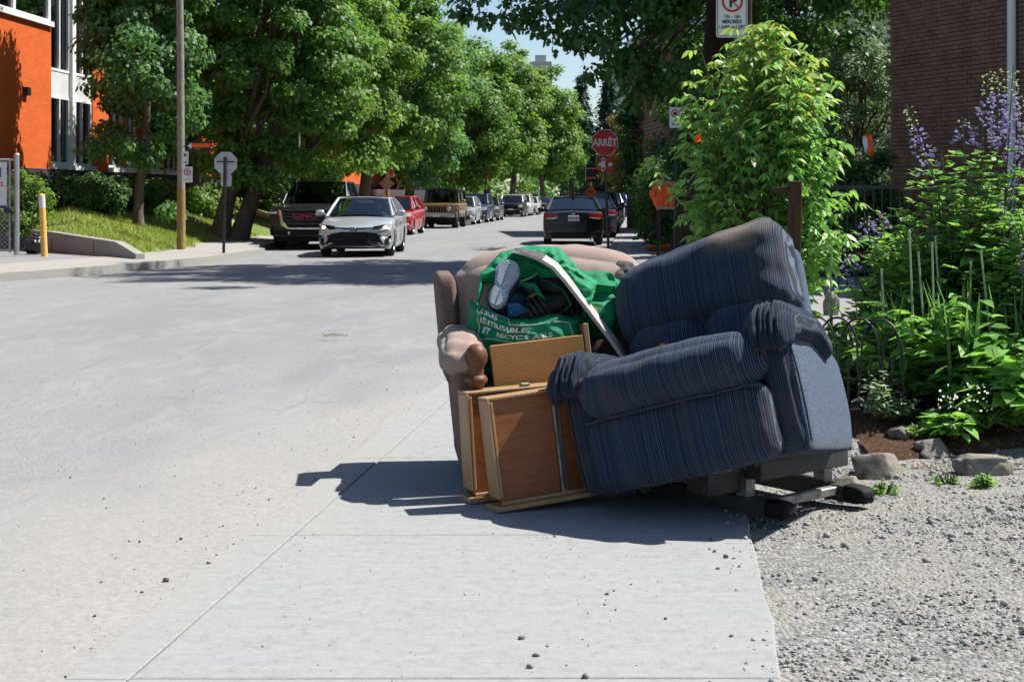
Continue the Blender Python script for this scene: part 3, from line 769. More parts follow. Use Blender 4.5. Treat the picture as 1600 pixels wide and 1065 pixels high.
def tower(label, px0, px1, py, Y, mat):
    a, b = at(px0, py, Y), at(px1, py, Y)
    e = empty('office_tower', ((a.x + b.x) / 2, Y, -0.4), 0, label, 'tower', 'office towers beyond the trees'); w = b.x - a.x; h = a.z
    bpart('shell', mat, -w / 2, w / 2, 0, w, 0, h, e)
    n = int(h / 4)
    for k in range(max(0, n - 14), n): bpart('window_band', 'glass_dark', -w / 2 + .3, w / 2 - .3, -0.25, -0.02, 4 * k + .8, 4 * k + 2.9, e)
    bpart('plant_room', 'tower_grey', -w / 4, w / 4, w * .3, w * .7, h, h + 3, e)
tower('grey office tower peeking over the left trees', 828, 862, 95, 600, 'tower_grey')
tower('blue glass office tower glimpsed behind the dark overhanging branches', 944, 992, 102, 560, 'tower_blue')
# ------------------------------------------------------------------ trees and plants
def unit(a): return a / np.maximum(np.linalg.norm(a, axis=-1, keepdims=True), 1e-9)
LEAF4 = [(0, 0), (0.45, 0.5), (1, 0), (0.45, -0.5)]
LEAF6 = [(0, 0.06), (0.28, 0.46), (0.62, 0.40), (1, 0), (0.62, -0.40), (0.28, -0.46), (0, -0.06)]
MAPLE = [(0, 0), (0.30, 0.55), (0.52, 0.30), (0.72, 0.42), (1, 0), (0.72, -0.42), (0.52, -0.30), (0.30, -0.55)]
def leaf_cloud(P, D, N, L, Wd, shape=LEAF4, droop=0.15):
    D = unit(D); S = unit(np.cross(N, D)); L = np.broadcast_to(np.asarray(L, float), (len(P),)); Wd = np.broadcast_to(np.asarray(Wd, float), (len(P),))
    out = np.empty((len(P), len(shape), 3))
    for k, (t_, s_) in enumerate(shape):
        out[:, k] = P + D * (L * t_)[:, None] + S * (Wd * s_)[:, None]
        out[:, k, 2] -= droop * L * t_ * t_
    return out.reshape(-1, 3)
def sph(rng, n): return unit(rng.normal(0, 1, (n, 3)))
def crown_clusters(rng, n, c, rad, lump=0.25, shell=0.5, low=-0.75, seed=0):
    """cluster centres spread through an uneven ellipsoid, denser towards its skin"""
    out = []
    while len(out) < n:
        d = sph(rng, 1)[0]
        if d[2] < low: continue
        k = 1 + lump * noise.noise(Vector(d * 2.1 + seed * 3.7)) + 0.6 * lump * noise.noise(Vector(d * 4.7 + seed))
        r = (shell + (1 - shell) * rng.random() ** 0.6) * k
        out.append(c + d * r * rad)
    return np.array(out)
def foliage(rng, cc, c, crad, per, L, shape=LEAF4, flat=0.6, droop=0.2, updir=0.6, aspect=0.6):
    n = len(cc) * per
    g = rng.normal(0, 1, (n, 3)); g = unit(g) * (rng.random((n, 1)) ** 0.45)
    crr = np.repeat(rng.uniform(0.65, 1.25, len(cc)) * crad, per)[:, None]
    P = np.repeat(cc, per, 0) + g * crr * np.array([1, 1, flat])
    outw = unit(P - c)
    N = unit(g * 0.7 + outw * 0.5 + np.array([0, 0, updir]) + rng.normal(0, 0.45, (n, 3)))
    D = unit(rng.normal(0, 1, (n, 3)) + outw * 0.4 + g * 0.5); D = unit(D - N * np.sum(D * N, -1, keepdims=True))
    LL = L * rng.uniform(0.65, 1.3, n)
    return leaf_cloud(P, D, N, LL, LL * aspect, shape, droop)
def wobble_path(a, b, n, amp, rr, sag=0.0):
    a, b = Vector(a), Vector(b); pts = []
    off = Vector((rr.uniform(-9, 9), rr.uniform(-9, 9), rr.uniform(-9, 9)))
    for i in range(n + 1):
        t_ = i / n; p = a.lerp(b, t_) + Vector((noise.noise(off + Vector((t_ * 3, 0, 0))), noise.noise(off + Vector((0, t_ * 3, 5))), noise.noise(off + Vector((3, 0, t_ * 3))))) * amp * math.sin(PI * min(1, t_ * 1.0 + .08))
        p.z -= sag * math.sin(PI * t_); pts.append(p)
    return pts
def make_tree(name, label, base, top_c, rad, trunk_r, seed, leaf='leaf_maple', ncl=110, per=190, L=0.2, crad=0.75, fork=0.45, limbs=22, bk='bark', shell=0.45, lump=0.3, low=-0.75, stems=1, group=None, aspect=0.75, shape=LEAF4, flat=0.6):
    rng = np.random.default_rng(seed); rr = random.Random(seed)
    e = empty(name, base, 0, label, 'tree', group)
    b = Vector((0, 0, -0.15)); c = Vector(top_c) - Vector(base)
    cl = crown_clusters(rng, ncl, np.array(c), np.array(rad), lump, shell, low, seed)
    tr = MB()
    for s_ in range(stems):
        off = Vector((rr.uniform(-.25, .25), rr.uniform(-.1, .1), 0)) * (s_ > 0) + Vector(((0.35 * s_), 0, 0))
        tip = c + Vector((0, 0, rad[2] * 0.55)) + off * 4
        path = wobble_path(b + off, tip, 12, 0.05 * c.z, rr)
        rads = [trunk_r * (1.35 if i == 0 else 1.08 if i == 1 else 1.0) * (1 - 0.88 * (i / 12) ** 1.2) for i in range(13)]
        tr.tube(path, rads, 10)
        for k in range(limbs // stems):
            t_ = fork + (0.95 - fork) * rr.random(); i = min(11, int(t_ * 12)); p0 = path[i].lerp(path[i + 1], t_ * 12 - i)
            tgt = Vector(cl[rr.randrange(len(cl))]); r0 = max(0.02, rads[i] * 0.5)
            pth = wobble_path(p0, p0.lerp(tgt, 0.95), 6, 0.25, rr, -0.25)
            tr.tube(pth, [r0 * (1 - 0.85 * q / 6) for q in range(7)], 6)
            for m in range(2):
                q0 = pth[rr.randrange(2, 5)]; tg = q0 + (tgt - q0) * 0.7 + Vector((rr.uniform(-1, 1), rr.uniform(-1, 1), rr.uniform(-.3, .8))) * crad
                tr.tube(wobble_path(q0, tg, 4, 0.12, rr), [r0 * 0.4 * (1 - 0.8 * q / 4) for q in range(5)], 5)
    tr.build('trunk', bk, e)
    V = foliage(rng, cl, np.array(c), crad, per, L, shape, flat, 0.25, 0.6, aspect)
    np_mesh('crown', V, len(shape), leaf, e)
    return e
def grp(x): return x
# --- left side: trees on the bank and along the street
def LT(px, Y, dz=0): return Vector(((px - 800) / FPX * Y, Y, bank_z((px - 800) / FPX * Y, Y) + dz))
make_tree('maple_tree', 'slim young maple on the bank in front of the tall school windows', LT(218, 37), at(222, 45, 37), (1.6, 1.7, 4.1), 0.13, 11, 'leaf_maple_cool', 135, 260, 0.135, 0.50, 0.3, 26, low=-0.97, lump=0.45)
make_tree('maple_tree', 'big leaning maple with a double trunk beside the blank sign back', LT(345, 41.5), at(430, 75, 42.5), (2.9, 2.8, 4.5), 0.25, 12, 'leaf_maple', 190, 300, 0.15, 0.62, 0.22, 34, stems=2, low=-0.9)
make_tree('maple_tree', 'leafy maple standing behind the black pickup', LT(470, 52), at(505, 100, 52), (3.2, 3.2, 4.9), 0.26, 13, 'leaf_maple_pale', 170, 280, 0.165, 0.72, 0.3, 26, low=-0.92)
make_tree('maple_tree', 'tall dense maple above the silver sedan', Vector((-6.6, 62, 0.2)), at(600, 95, 62), (3.6, 3.6, 5.3), 0.28, 14, 'leaf_maple', 180, 270, 0.18, 0.78, 0.3, 26, low=-0.95)
make_tree('maple_tree', 'pale rounded maple whose crown meets the sky gap', Vector((-5.6, 76, 0.0)), at(655, 148, 76), (2.7, 3.2, 5.2), 0.28, 15, 'leaf_maple_cool', 160, 250, 0.20, 0.82, 0.3, 24, low=-0.97)
make_tree('maple_tree', 'street maple with an orange tag on its trunk', Vector((at(765, 330, 92).x, 92, 0.0)), at(738, 182, 92), (2.7, 3.6, 5.1), 0.26, 16, 'leaf_maple', 150, 240, 0.23, 0.9, 0.3, 22, low=-0.9)
make_tree('maple_tree', 'street maple behind the parked dark crossover', Vector((at(800, 325, 116).x, 116, 0.0)), at(800, 188, 116), (2.9, 3.6, 6.0), 0.28, 17, 'leaf_maple_pale', 140, 220, 0.26, 1.0, 0.3, 20, low=-0.9)
make_tree('maple_tree', 'far maple at the left end of the street gap', Vector((at(848, 322, 145).x, 145, 0.0)), at(852, 208, 145), (3.2, 3.6, 6.4), 0.3, 18, 'leaf_maple_pale', 130, 200, 0.30, 1.1, 0.3, 18, low=-0.9)
make_tree('maple_tree', 'dark far maple with a bare trunk standing left of the stop sign', Vector((at(892, 322, 150).x, 150, 0.0)), at(893, 240, 150), (2.8, 3.2, 4.6), 0.30, 19, 'leaf_maple_cool', 100, 190, 0.28, 0.95, 0.3, 18, low=-0.7)
# inner trees behind the first row
make_tree('maple_tree', 'shaded maple in the second row behind the red car', Vector((-10.5, 66, 0.9)), at(440, 130, 68), (5.0, 3.4, 6.0), 0.26, 20, 'leaf_maple', 150, 190, 0.22, 0.95, 0.25, 18, low=-0.97)
make_tree('maple_tree', 'shaded maple in the second row behind the brown off-roader', Vector((-8.8, 95, 0.3)), at(640, 170, 96), (5.2, 3.6, 6.4), 0.26, 21, 'leaf_maple_cool', 140, 180, 0.28, 1.15, 0.25, 16, low=-0.98)
make_tree('maple_tree', 'tall maple in front of the school behind the utility pole', LT(300, 47), at(325, 60, 48), (2.7, 2.6, 4.6), 0.22, 26, 'leaf_maple_cool', 160, 240, 0.165, 0.68, 0.3, 22, low=-0.95)
# --- right side
make_tree('overhanging_tree', 'big dark tree with a leaning trunk and branches hanging over the street', Vector((at(1066, 390, 31).x, 31, -0.1)), at(1195, -300, 29.5), (4.2, 4.4, 8.2), 0.30, 22, 'leaf_dark', 300, 220, 0.13, 0.62, 0.30, 60, 'bark_dark', 0.30, 0.35, -0.72, aspect=0.8, shape=MAPLE)
make_tree('shade_tree', 'dark leafy tree between the stop sign and the brown brick building', Vector((7.3, 41, 0.0)), at(1205, 120, 40), (3.6, 2.6, 4.4), 0.24, 23, 'leaf_dark', 160, 230, 0.15, 0.72, 0.3, 20, low=-0.95)
make_tree('grey_willow', 'grey green bushy tree beside the brown brick building', Vector((at(1335, 300, 31).x, 31, 0.0)), at(1345, 215, 30), (1.25, 1.2, 2.2), 0.10, 24, 'leaf_grey', 110, 230, 0.10, 0.36, 0.2, 16, low=-0.98, aspect=0.4)
make_tree('olive_tree', 'yellowish tree behind the red stop sign', Vector((at(985, 320, 120).x, 120, 0.0)), at(985, 243, 120), (2.6, 2.6, 3.6), 0.2, 25, 'leaf_olive', 100, 190, 0.26, 0.75, 0.3, 14, low=-0.9)
make_tree('shade_tree', 'dark round tree behind the parked cars on the right', Vector((at(1022, 320, 58).x + .6, 58, 0)), at(1028, 205, 58), (1.5, 1.6, 3.0), 0.22, 27, 'leaf_dark', 110, 190, 0.17, 0.55, 0.3, 14, low=-0.95)
make_tree('shade_tree', 'dark small tree behind the young box elder', Vector((at(1190, 380, 34).x, 34, 0)), at(1170, 225, 34), (2.2, 1.6, 2.3), 0.12, 28, 'leaf_dark', 110, 220, 0.12, 0.5, 0.2, 16, low=-0.98)
make_tree('shade_tree', 'low dark bushy tree behind the wooden post', Vector((at(1290, 420, 24).x, 24, 0)), at(1285, 350, 24), (1.4, 1.1, 1.4), 0.07, 29, 'leaf_dark', 90, 220, 0.09, 0.36, 0.15, 16, low=-0.99)
# hanging branches of the overhanging tree that frame the sky gap
rng = np.random.default_rng(222); ot = bpy.data.objects['overhanging_tree']; rr = random.Random(222)
tips = [(740, 5), (775, 12), (815, 22), (850, 12), (862, 38), (885, 20), (900, 50), (925, 40), (945, 78), (962, 70), (975, 110), (990, 85), (1010, 120), (1030, 100), (1000, 140), (1050, 135), (950, 20), (990, 30), (1030, 50), (920, 0)]
tc = np.array([tuple(at(x, y, 28.5 + rr.uniform(-1.2, 1.2)) - Vector(ot.location)) for x, y in tips]); tb = MB()
for c in tc:
    a = Vector((2.2 + rr.uniform(-1, 1), -1.0, 6.2)); tb.tube(wobble_path(a, Vector(c), 7, .35, rr, -.5), [.06 - .007 * q for q in range(8)], 5)
tb.build('hanging_branch', 'bark_dark', ot)
np_mesh('hanging_leaves', foliage(rng, np.repeat(tc, 3, 0) + rng.normal(0, .22, (len(tc) * 3, 3)), np.array([0, 0, 7.]), .34, 60, .13, MAPLE, .8, .3, .6, .8), len(MAPLE), 'leaf_dark', ot)
# conifers
def conifer(label, base, h, r, seed):
    rng = np.random.default_rng(seed); e = empty('spruce_tree', base, 0, label, 'tree', 'spruces at the end of the street')
    tr = MB(); tr.tube([(0, 0, 0), (0, 0, h)], [0.22, 0.02], 8); P = []; D = []
    for k in range(46):
        z = h * (0.08 + 0.90 * k / 46); rl = r * (1 - z / h) ** 0.85 + 0.15
        for j in range(9):
            a = rng.uniform(0, 2 * np.pi); l = rl * rng.uniform(0.65, 1.1); d = np.array([np.cos(a), np.sin(a), -0.28])
            if k % 3 == 0: tr.tube([(0, 0, z), Vector(d * l) + Vector((0, 0, z))], [0.04, 0.01], 4)
            m = int(26 * l / r) + 5; tt = rng.random(m)[:, None] ** 0.7
            P.append(np.array([0, 0, z]) + d * l * tt + rng.normal(0, 0.13, (m, 3))); D.append(np.repeat(d[None], m, 0) + rng.normal(0, .5, (m, 3)))
    tr.build('trunk', 'bark_dark', e); P = np.concatenate(P); D = np.concatenate(D)
    np_mesh('crown', leaf_cloud(P, D, np.array([0, 0, 1.0]) + rng.normal(0, .3, P.shape), 0.52, 0.26), 4, 'leaf_fir', e)
conifer('pointed dark spruce just left of the stop sign', (at(908, 320, 165).x, 165, 0), at(908, 112, 165).z, 3.1, 31)
conifer('broader blue green spruce above the stop sign', (at(952, 320, 150).x, 150, 0), at(952, 118, 150).z, 3.6, 32)
# woodland closing off the far end of the street
rng = np.random.default_rng(40)
cc = np.array([(rng.uniform(-60, 70), rng.uniform(205, 240), rng.uniform(0.5, 9.5)) for _ in range(420)])
o = np_mesh('treeline', foliage(rng, cc, np.array([0, 260, -10.0]), 3.0, 60, 0.8, LEAF4, 0.8), 4, 'leaf_maple'); tag(o, 'mass of trees closing the far end of the street', 'treeline', kind='stuff')
cc = np.array([(rng.uniform(-46, -14), rng.uniform(90, 190), rng.uniform(0.5, 9)) for _ in range(260)])
o = np_mesh('treeline', foliage(rng, cc, np.array([-40, 150, -5.0]), 2.6, 70, 0.6, LEAF4, 0.8), 4, 'leaf_dark'); tag(o, 'mass of trees behind the left row of parked cars', 'treeline', kind='stuff')
# hedges and shrubs
def shrub(name, label, c, rad, leaf, ncl, per, L, crad, seed, cat='shrub', shape=LEAF4, stems=7, aspect=0.55, group=None, low=-0.95):
    rng = np.random.default_rng(seed); rr = random.Random(seed); c = Vector(c); base = Vector((c.x, c.y, c.z - rad[2]))
    e = empty(name, base, 0, label, cat, group); lc = np.array(c - base)
    cl = crown_clusters(rng, ncl, lc, np.array(rad) * 0.92, 0.22, 0.35, low, seed)
    st = MB()
    for k in range(stems):
        tg = Vector(cl[rr.randrange(len(cl))]); st.tube(wobble_path((rr.uniform(-.2, .2) * rad[0], rr.uniform(-.2, .2) * rad[1], -0.1), tg, 5, 0.1, rr), [0.02, .018, .015, .012, .008, .004], 5)
    st.build('stem', 'bark', e)
    np_mesh('foliage', foliage(rng, cl, lc, crad, per, L, shape, 0.8, 0.15, 0.5, aspect), len(shape), leaf, e)
    return e
shrub('shrub', 'bright leafy shrub behind the yellow bollard', (-11.6, 33.6, 1.05), (0.75, 0.8, 0.85), 'leaf_maple_pale', 80, 140, 0.08, 0.25, 51)
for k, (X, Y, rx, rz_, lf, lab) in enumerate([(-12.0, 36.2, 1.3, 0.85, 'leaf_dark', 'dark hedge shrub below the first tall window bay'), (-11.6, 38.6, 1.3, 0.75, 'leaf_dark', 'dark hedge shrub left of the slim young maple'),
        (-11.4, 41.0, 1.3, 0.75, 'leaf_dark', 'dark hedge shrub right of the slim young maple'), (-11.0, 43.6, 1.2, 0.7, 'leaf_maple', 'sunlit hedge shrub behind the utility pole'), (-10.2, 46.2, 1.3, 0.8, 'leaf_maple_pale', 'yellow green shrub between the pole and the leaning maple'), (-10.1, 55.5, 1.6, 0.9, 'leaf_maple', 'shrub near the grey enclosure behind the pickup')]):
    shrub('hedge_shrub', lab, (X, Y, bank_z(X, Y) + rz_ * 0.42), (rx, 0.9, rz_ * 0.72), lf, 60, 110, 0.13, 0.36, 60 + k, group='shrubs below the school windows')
for k, (px, Y, h) in enumerate([(1022, 36, 1.15), (1030, 40, 1.2), (1028, 46, 1.3), (1024, 54, 1.4)]):
    X = at(px + 14, 300, Y).x
    shrub('hedge_shrub', ['dark clipped shrub behind the orange work signs', 'second dark shrub along the far right sidewalk', 'third dark shrub along the far right sidewalk', 'last dark shrub along the far right sidewalk'][k], (X, Y, h), (0.75, 2.0, h), 'leaf_dark', 90, 120, 0.13, 0.36, 80 + k, group='dark shrubs lining the far right sidewalk')

# --- young box elder beside the sidewalk: compound drooping leaves
def box_elder():
    rng = np.random.default_rng(101); rr = random.Random(101)
    c0 = at(1195, 430, 12.3); e = empty('box_elder', (c0.x, 12.3, 0.0), 0, 'bright green young box elder growing up around the parking sign post', 'tree')
    st = MB(); P, D, N, Ls, tip = [], [], [], [], []
    tips = []
    outline = [(0.35, 0.64), (0.8, 0.70), (1.25, 0.70), (1.7, 0.68), (2.1, 0.62), (2.4, 0.46), (2.6, 0.22), (2.8, 0.08)]
    for k in range(330):
        z = 0.15 + 2.55 * rr.random() ** 0.75
        rmax = np.interp(z, [a for a, _ in outline], [b for _, b in outline]); a = rr.uniform(0, 2 * PI); r_ = rmax * (0.45 + 0.6 * rr.random())
        if z < 0.6: r_ *= 1.15
        tips.append(Vector((r_ * math.cos(a) * 1.06, r_ * math.sin(a) * 0.85, z)))
    for px, py in ((1205, 38), (1095, 78), (1262, 70), (1140, 92), (1080, 110), (1290, 130), (1310, 225), (1062, 130), (1025, 268), (1068, 285), (1315, 300), (1175, 60)):
        q = at(px, py, 12.3 + rr.uniform(-.3, .3)) - e.location; tips.append(q)
    for k, tp in enumerate(tips):
        b0 = Vector((rr.uniform(-.22, .22), rr.uniform(-.2, .2), 0)); mid = b0.lerp(tp, 0.55) + Vector((0, 0, 0.25 * min(1, tp.z)))
        pts = [b0.lerp(mid, t_).lerp(mid.lerp(tp, t_), t_) for t_ in (0, .2, .4, .6, .8, 1)]
        if k % 3 == 0 or k >= 330: st.tube(pts, [.014, .012, .010, .008, .006, .003], 5)
        # leaves along the last third of the twig
        for m in range(6):
            t_ = 0.62 + 0.38 * m / 5; i = min(4, int(t_ * 5)); q = pts[i].lerp(pts[i + 1], t_ * 5 - i)
            an = rr.uniform(0, 2 * PI); out = Vector((math.cos(an), math.sin(an), rr.uniform(-.35, .45))).normalized()
            pet = q + out * rr.uniform(0.05, 0.10)
            st.tube([q, pet], [.003, .002], 3)
            sd = out.cross(Vector((0, 0, 1))).normalized()
            for (dd, off, sc) in ((out, 0.0, 1.15), (out * 0.55 + sd * 0.8, -0.012, 0.95), (out * 0.55 - sd * 0.8, -0.012, 0.95), (out * 0.35 + sd * 0.8, -0.05, 0.85), (out * 0.35 - sd * 0.8, -0.05, 0.85)):
                d_ = dd + Vector((rr.uniform(-.25, .25), rr.uniform(-.25, .25), rr.uniform(-.75, -.1)))
                P.append(pet + out * off); D.append(d_); N.append((rr.gauss(0, .5), rr.gauss(0, .5), 1)); Ls.append(0.092 * sc * rr.uniform(0.7, 1.2)); tip.append(1 if (m >= 4 and (tp.z > 2.0 or rr.random() < .12)) else 0)
    st.build('stem', 'stem', e)
    P, D, N, Ls, tip = map(np.array, (P, D, N, Ls, tip))
    np_mesh('foliage', leaf_cloud(P, D, N, Ls, Ls * 0.44, LEAF6, 0.25), 7, None, e, mats=['leaf_elder', 'leaf_elder_tip'], mi=tip * (rng.random(len(tip)) < .5))
box_elder()

# --- flower bed
def bedz(X, Y): return yard_z(X, Y) + (0.03 if Y > 6.55 else -0.008)
def false_indigo(label, px, Y, h, w, spikes, seed, nstem=42):
    """bushy perennial with clover-like leaves and purple flower spikes"""
    rng = np.random.default_rng(seed); rr = random.Random(seed); X = (px - 800) / FPX * Y
    e = empty('false_indigo', (X, Y, bedz(X, Y)), 0, label, 'flowering plant', 'purple flowering plants in the bed')
    st = MB(); P, D, N, L = [], [], [], []; F, FD = [], []; B, BD = [], []
    def stem(tip, flower):
        b0 = Vector((rr.uniform(-.16, .16) * w * 2, rr.uniform(-.14, .14), 0)); mid = b0.lerp(tip, 0.5) + Vector((0, 0, 0.10))
        pts = [b0.lerp(mid, t_).lerp(mid.lerp(tip, t_), t_) for t_ in [q / 8 for q in range(9)]]
        st.tube(pts, [.007 - .0006 * q for q in range(9)], 5)
        for m in range(24):
            t_ = 0.12 + (0.60 if flower else 0.88) * rr.random(); i = min(7, int(t_ * 8)); q = pts[i].lerp(pts[i + 1], t_ * 8 - i)
            an = rr.uniform(0, 2 * PI); out = Vector((math.cos(an), math.sin(an), rr.uniform(0, .7))).normalized(); q = q + out * rr.uniform(0.015, 0.11)
            for j in range(3):
                a2 = an + (j - 1) * 1.1; d_ = Vector((math.cos(a2), math.sin(a2), rr.uniform(-.1, .6)))
                P.append(q); D.append(d_); N.append((rr.gauss(0, .45), rr.gauss(0, .45), 1)); L.append(rr.uniform(0.038, 0.066))
        if flower:
            d = (pts[-1] - pts[-3]).normalized(); ln = flower
            for m in range(int(ln * 190)):
                t_ = m / (ln * 190); q = pts[-1] - d * ln * (1 - t_) ; an = rr.uniform(0, 2 * PI)
                u = d.orthogonal(); u.rotate(Matrix.Rotation(an, 3, d)); r_ = 0.030 * (1 - 0.75 * t_) + 0.006
                tgt = (F, FD) if t_ < 0.68 else (B, BD)
                for _ in range(3 if t_ < .68 else 2):
                    tgt[0].append(q + u * r_ * rr.uniform(.6, 1.2)); tgt[1].append(u + d * 0.4 + Vector((rr.gauss(0, .5), rr.gauss(0, .5), rr.gauss(0, .5))))
            st.tube([pts[-1] - d * ln, pts[-1] + d * 0.02], [.004, .002], 5)
    for k in range(nstem):
        a = rr.uniform(0, 2 * PI); rad = w * (0.3 + 0.7 * rr.random()); hh = h * (0.35 + 0.65 * rr.random() ** 0.7) * (1 - 0.35 * (rad / w) ** 2)
        stem(Vector((rad * math.cos(a), rad * 0.7 * math.sin(a), hh)), 0)
    for (sx, sy, ln) in spikes:
        tp = at(sx, sy, Y + rr.uniform(-.25, .1)) - e.location; stem(tp, ln)
    st.build('stem', 'stem', e); P, D, N, L = map(np.array, (P, D, N, L))
    np_mesh('foliage', leaf_cloud(P, D, N, L, L * 0.55, LEAF6, 0.1), 7, 'leaf_indigo', e)
    if F:
        F, FD = np.array([tuple(v) for v in F]), np.array([tuple(v) for v in FD]); np_mesh('blossom', leaf_cloud(F, FD, rng.normal(0, 1, F.shape), rng.uniform(.014, .024, len(F)), .016, LEAF6, 0), 7, 'flower_purple', e)
        B, BD = np.array([tuple(v) for v in B]), np.array([tuple(v) for v in BD]); np_mesh('bud', leaf_cloud(B, BD, rng.normal(0, 1, B.shape), .013, .009, LEAF6, 0), 7, 'flower_bud', e)['kind'] = 'stuff'
false_indigo('tall purple flowered bush in front of the brown brick wall', 1520, 7.6, 1.30, 0.50, [(1418, 168, .36), (1503, 185, .14), (1545, 112, .40), (1560, 108, .42), (1583, 108, .42), (1596, 150, .36), (1610, 190, .30), (1590, 260, .25), (1575, 290, .30), (1520, 305, .16), (1455, 350, .12)], 201, 150)
false_indigo('lower purple flowered bush leaning towards the blue recliner', 1405, 7.9, 0.92, 0.30, [(1352, 338, .14), (1372, 330, .12), (1315, 392, .16), (1480, 350, .14), (1352, 500, .12), (1390, 512, .10), (1465, 352, .1)], 202, 90)
false_indigo('purple flowered bush cut by the edge of the picture', 1640, 7.2, 1.15, 0.34, [(1592, 330, .25), (1600, 370, .2)], 203, 60)
def leafy_clump(name, label, px, py, Y, h, w, leafL, leafW, mat, n, seed, upright=0.6, group='leafy plants in the flower bed', white=0):
    rng = np.random.default_rng(seed); rr = random.Random(seed); X = (px - 800) / FPX * Y
    e = empty(name, (X, Y, bedz(X, Y)), 0, label, 'plant', group); st = MB(); P, D, N, L = [], [], [], []
    for k in range(n):
        a = rr.uniform(0, 2 * PI); rad = w * rr.random() ** 0.6; hh = h * (0.25 + 0.75 * rr.random()) * (1 - .4 * (rad / w) ** 2)
        tip = Vector((rad * math.cos(a), rad * math.sin(a) * .7, hh)); b0 = Vector((tip.x * .35, tip.y * .35, 0))
        st.tube([b0, b0.lerp(tip, .5) + Vector((0, 0, .03)), tip], [.004, .003, .002], 4)
        for m in range(7):
            t_ = 0.35 + 0.65 * m / 6; q = b0.lerp(tip, t_); an = a + rr.uniform(-1.9, 1.9)
            P.append(q); D.append((math.cos(an), math.sin(an), upright * rr.uniform(.1, 1.2))); N.append((rr.gauss(0, .35), rr.gauss(0, .35), 1)); L.append(leafL * rr.uniform(.6, 1.25))
    st.build('stem', 'stem', e); P = np.array([tuple(p) for p in P]); D, N, L = map(np.array, (D, N, L))
    np_mesh('foliage', leaf_cloud(P, D, N, L, L * leafW, LEAF6, 0.45), 7, mat, e)
    if white:
        W_ = np.array([(rr.uniform(-w, w) * .7, rr.uniform(-w, 0) * .6, h * rr.uniform(.5, 1.0)) for _ in range(white)]); np_mesh('blossom', leaf_cloud(W_, rng.normal(0, 1, W_.shape), rng.normal(0, 1, W_.shape), .014, .012, LEAF6, 0), 7, 'flower_white', e)
leafy_clump('leafy_plant', 'leafy green plant right behind the black hoop fence', 1350, 640, 7.60, 0.42, 0.30, 0.12, 0.42, 'leaf_garden', 80, 301)
leafy_clump('leafy_plant', 'leafy plant with pale leaves beside the recliner', 1312, 680, 7.45, 0.30, 0.20, 0.10, 0.55, 'leaf_garden', 34, 302)
leafy_clump('leafy_plant', 'broad green plant in the middle of the bed', 1445, 640, 7.2, 0.55, 0.36, 0.13, 0.40, 'leaf_garden', 110, 303)
leafy_clump('leafy_plant', 'broad green plant under the tall purple bush', 1525, 640, 7.0, 0.56, 0.38, 0.14, 0.40, 'leaf_garden', 120, 304)
leafy_clump('leafy_plant', 'large leaved plant at the picture edge above the flat stone', 1600, 660, 6.75, 0.46, 0.28, 0.16, 0.48, 'leaf_garden', 70, 305)
leafy_clump('leafy_plant', 'low plant with long leaves and tiny white flowers', 1500, 690, 6.62, 0.26, 0.17, 0.11, 0.42, 'leaf_garden', 16, 306, 0.9, white=46)
leafy_clump('leafy_plant', 'leafy plant filling the gap below the purple bush', 1490, 600, 7.45, 0.80, 0.42, 0.11, 0.42, 'leaf_garden', 130, 308)
leafy_clump('leafy_plant', 'tall leafy plant at the picture edge under the purple bush', 1590, 600, 7.3, 0.78, 0.34, 0.12, 0.42, 'leaf_garden', 100, 309)
leafy_clump('silver_plant', 'pale silvery plant at the foot of the hoop fence', 1385, 680, 6.85, 0.24, 0.15, 0.045, 0.35, 'leaf_sage', 60, 307, 0.9)
for k, (px, py, lab) in enumerate([(1482, 745, 'weed tuft between the middle rock and the flat stone'), (1545, 752, 'weed tuft in front of the flat stone'), (1440, 700, 'weed tuft behind the rocks'), (1378, 752, 'sparse weed tuft at the foot of the big rock')]):
    q = gd(px, py, 0.03); leafy_clump('weed', lab, px, py, q.y, 0.05 + .012 * (k % 3), 0.06 + .02 * (k % 2), 0.032 + .006 * (k % 3), 0.30, 'leaf_garden', 12 + 5 * (k % 2), 320 + k, 0.9, 'weeds along the rocks')
def blades(label, px, Y, h, n, seed, spread=0.16, stalks=0, buds=True):
    rng = np.random.default_rng(seed); rr = random.Random(seed); X = (px - 800) / FPX * Y
    e = empty('iris_clump', (X, Y, bedz(X, Y)), 0, label, 'plant', 'sword leaved plants in the bed'); mb = MB()
    for k in range(n):
        a = rr.uniform(0, 2 * PI); ln = h * rr.uniform(.55, 1.05); w = rr.uniform(.010, .018); b = Vector((rr.uniform(-spread, spread), rr.uniform(-spread, spread) * .6, 0)); lean = rr.uniform(.02, .30)
        d = Vector((math.cos(a), math.sin(a), 0)); s_ = Vector((-d.y, d.x, 0)); vs = []
        for i in range(6):
            t_ = i / 5; c = b + d * lean * ln * t_ * t_ + Vector((0, 0, ln * t_ * (1 - .12 * t_))); ww = w * (1 - t_ ** 2.2) + .001; vs += [c - s_ * ww, c + s_ * ww]
        mb.add(vs, [(2 * i, 2 * i + 1, 2 * i + 3, 2 * i + 2) for i in range(5)], True)
    mb.build('leaves', 'leaf_blade', e)
    for k in range(stalks):
        sm = MB(); b = Vector((rr.uniform(-spread, spread) * 1.4, rr.uniform(-spread, spread) * .5, 0)); tp = b + Vector((rr.uniform(-.06, .06), rr.uniform(-.05, .05), h * rr.uniform(.95, 1.35)))
        sm.tube([b, b.lerp(tp, .5) + Vector((rr.uniform(-.015, .015), 0, 0)), tp, tp + Vector((0, 0, .02))], [.006, .0055, .005, .007], 6); sm.build('flower_stalk', 'leaf_sage', e)
blades('sword leaved clump with spent stalks under the tall purple bush', 1560, 7.05, 0.66, 90, 401, .30, 8)
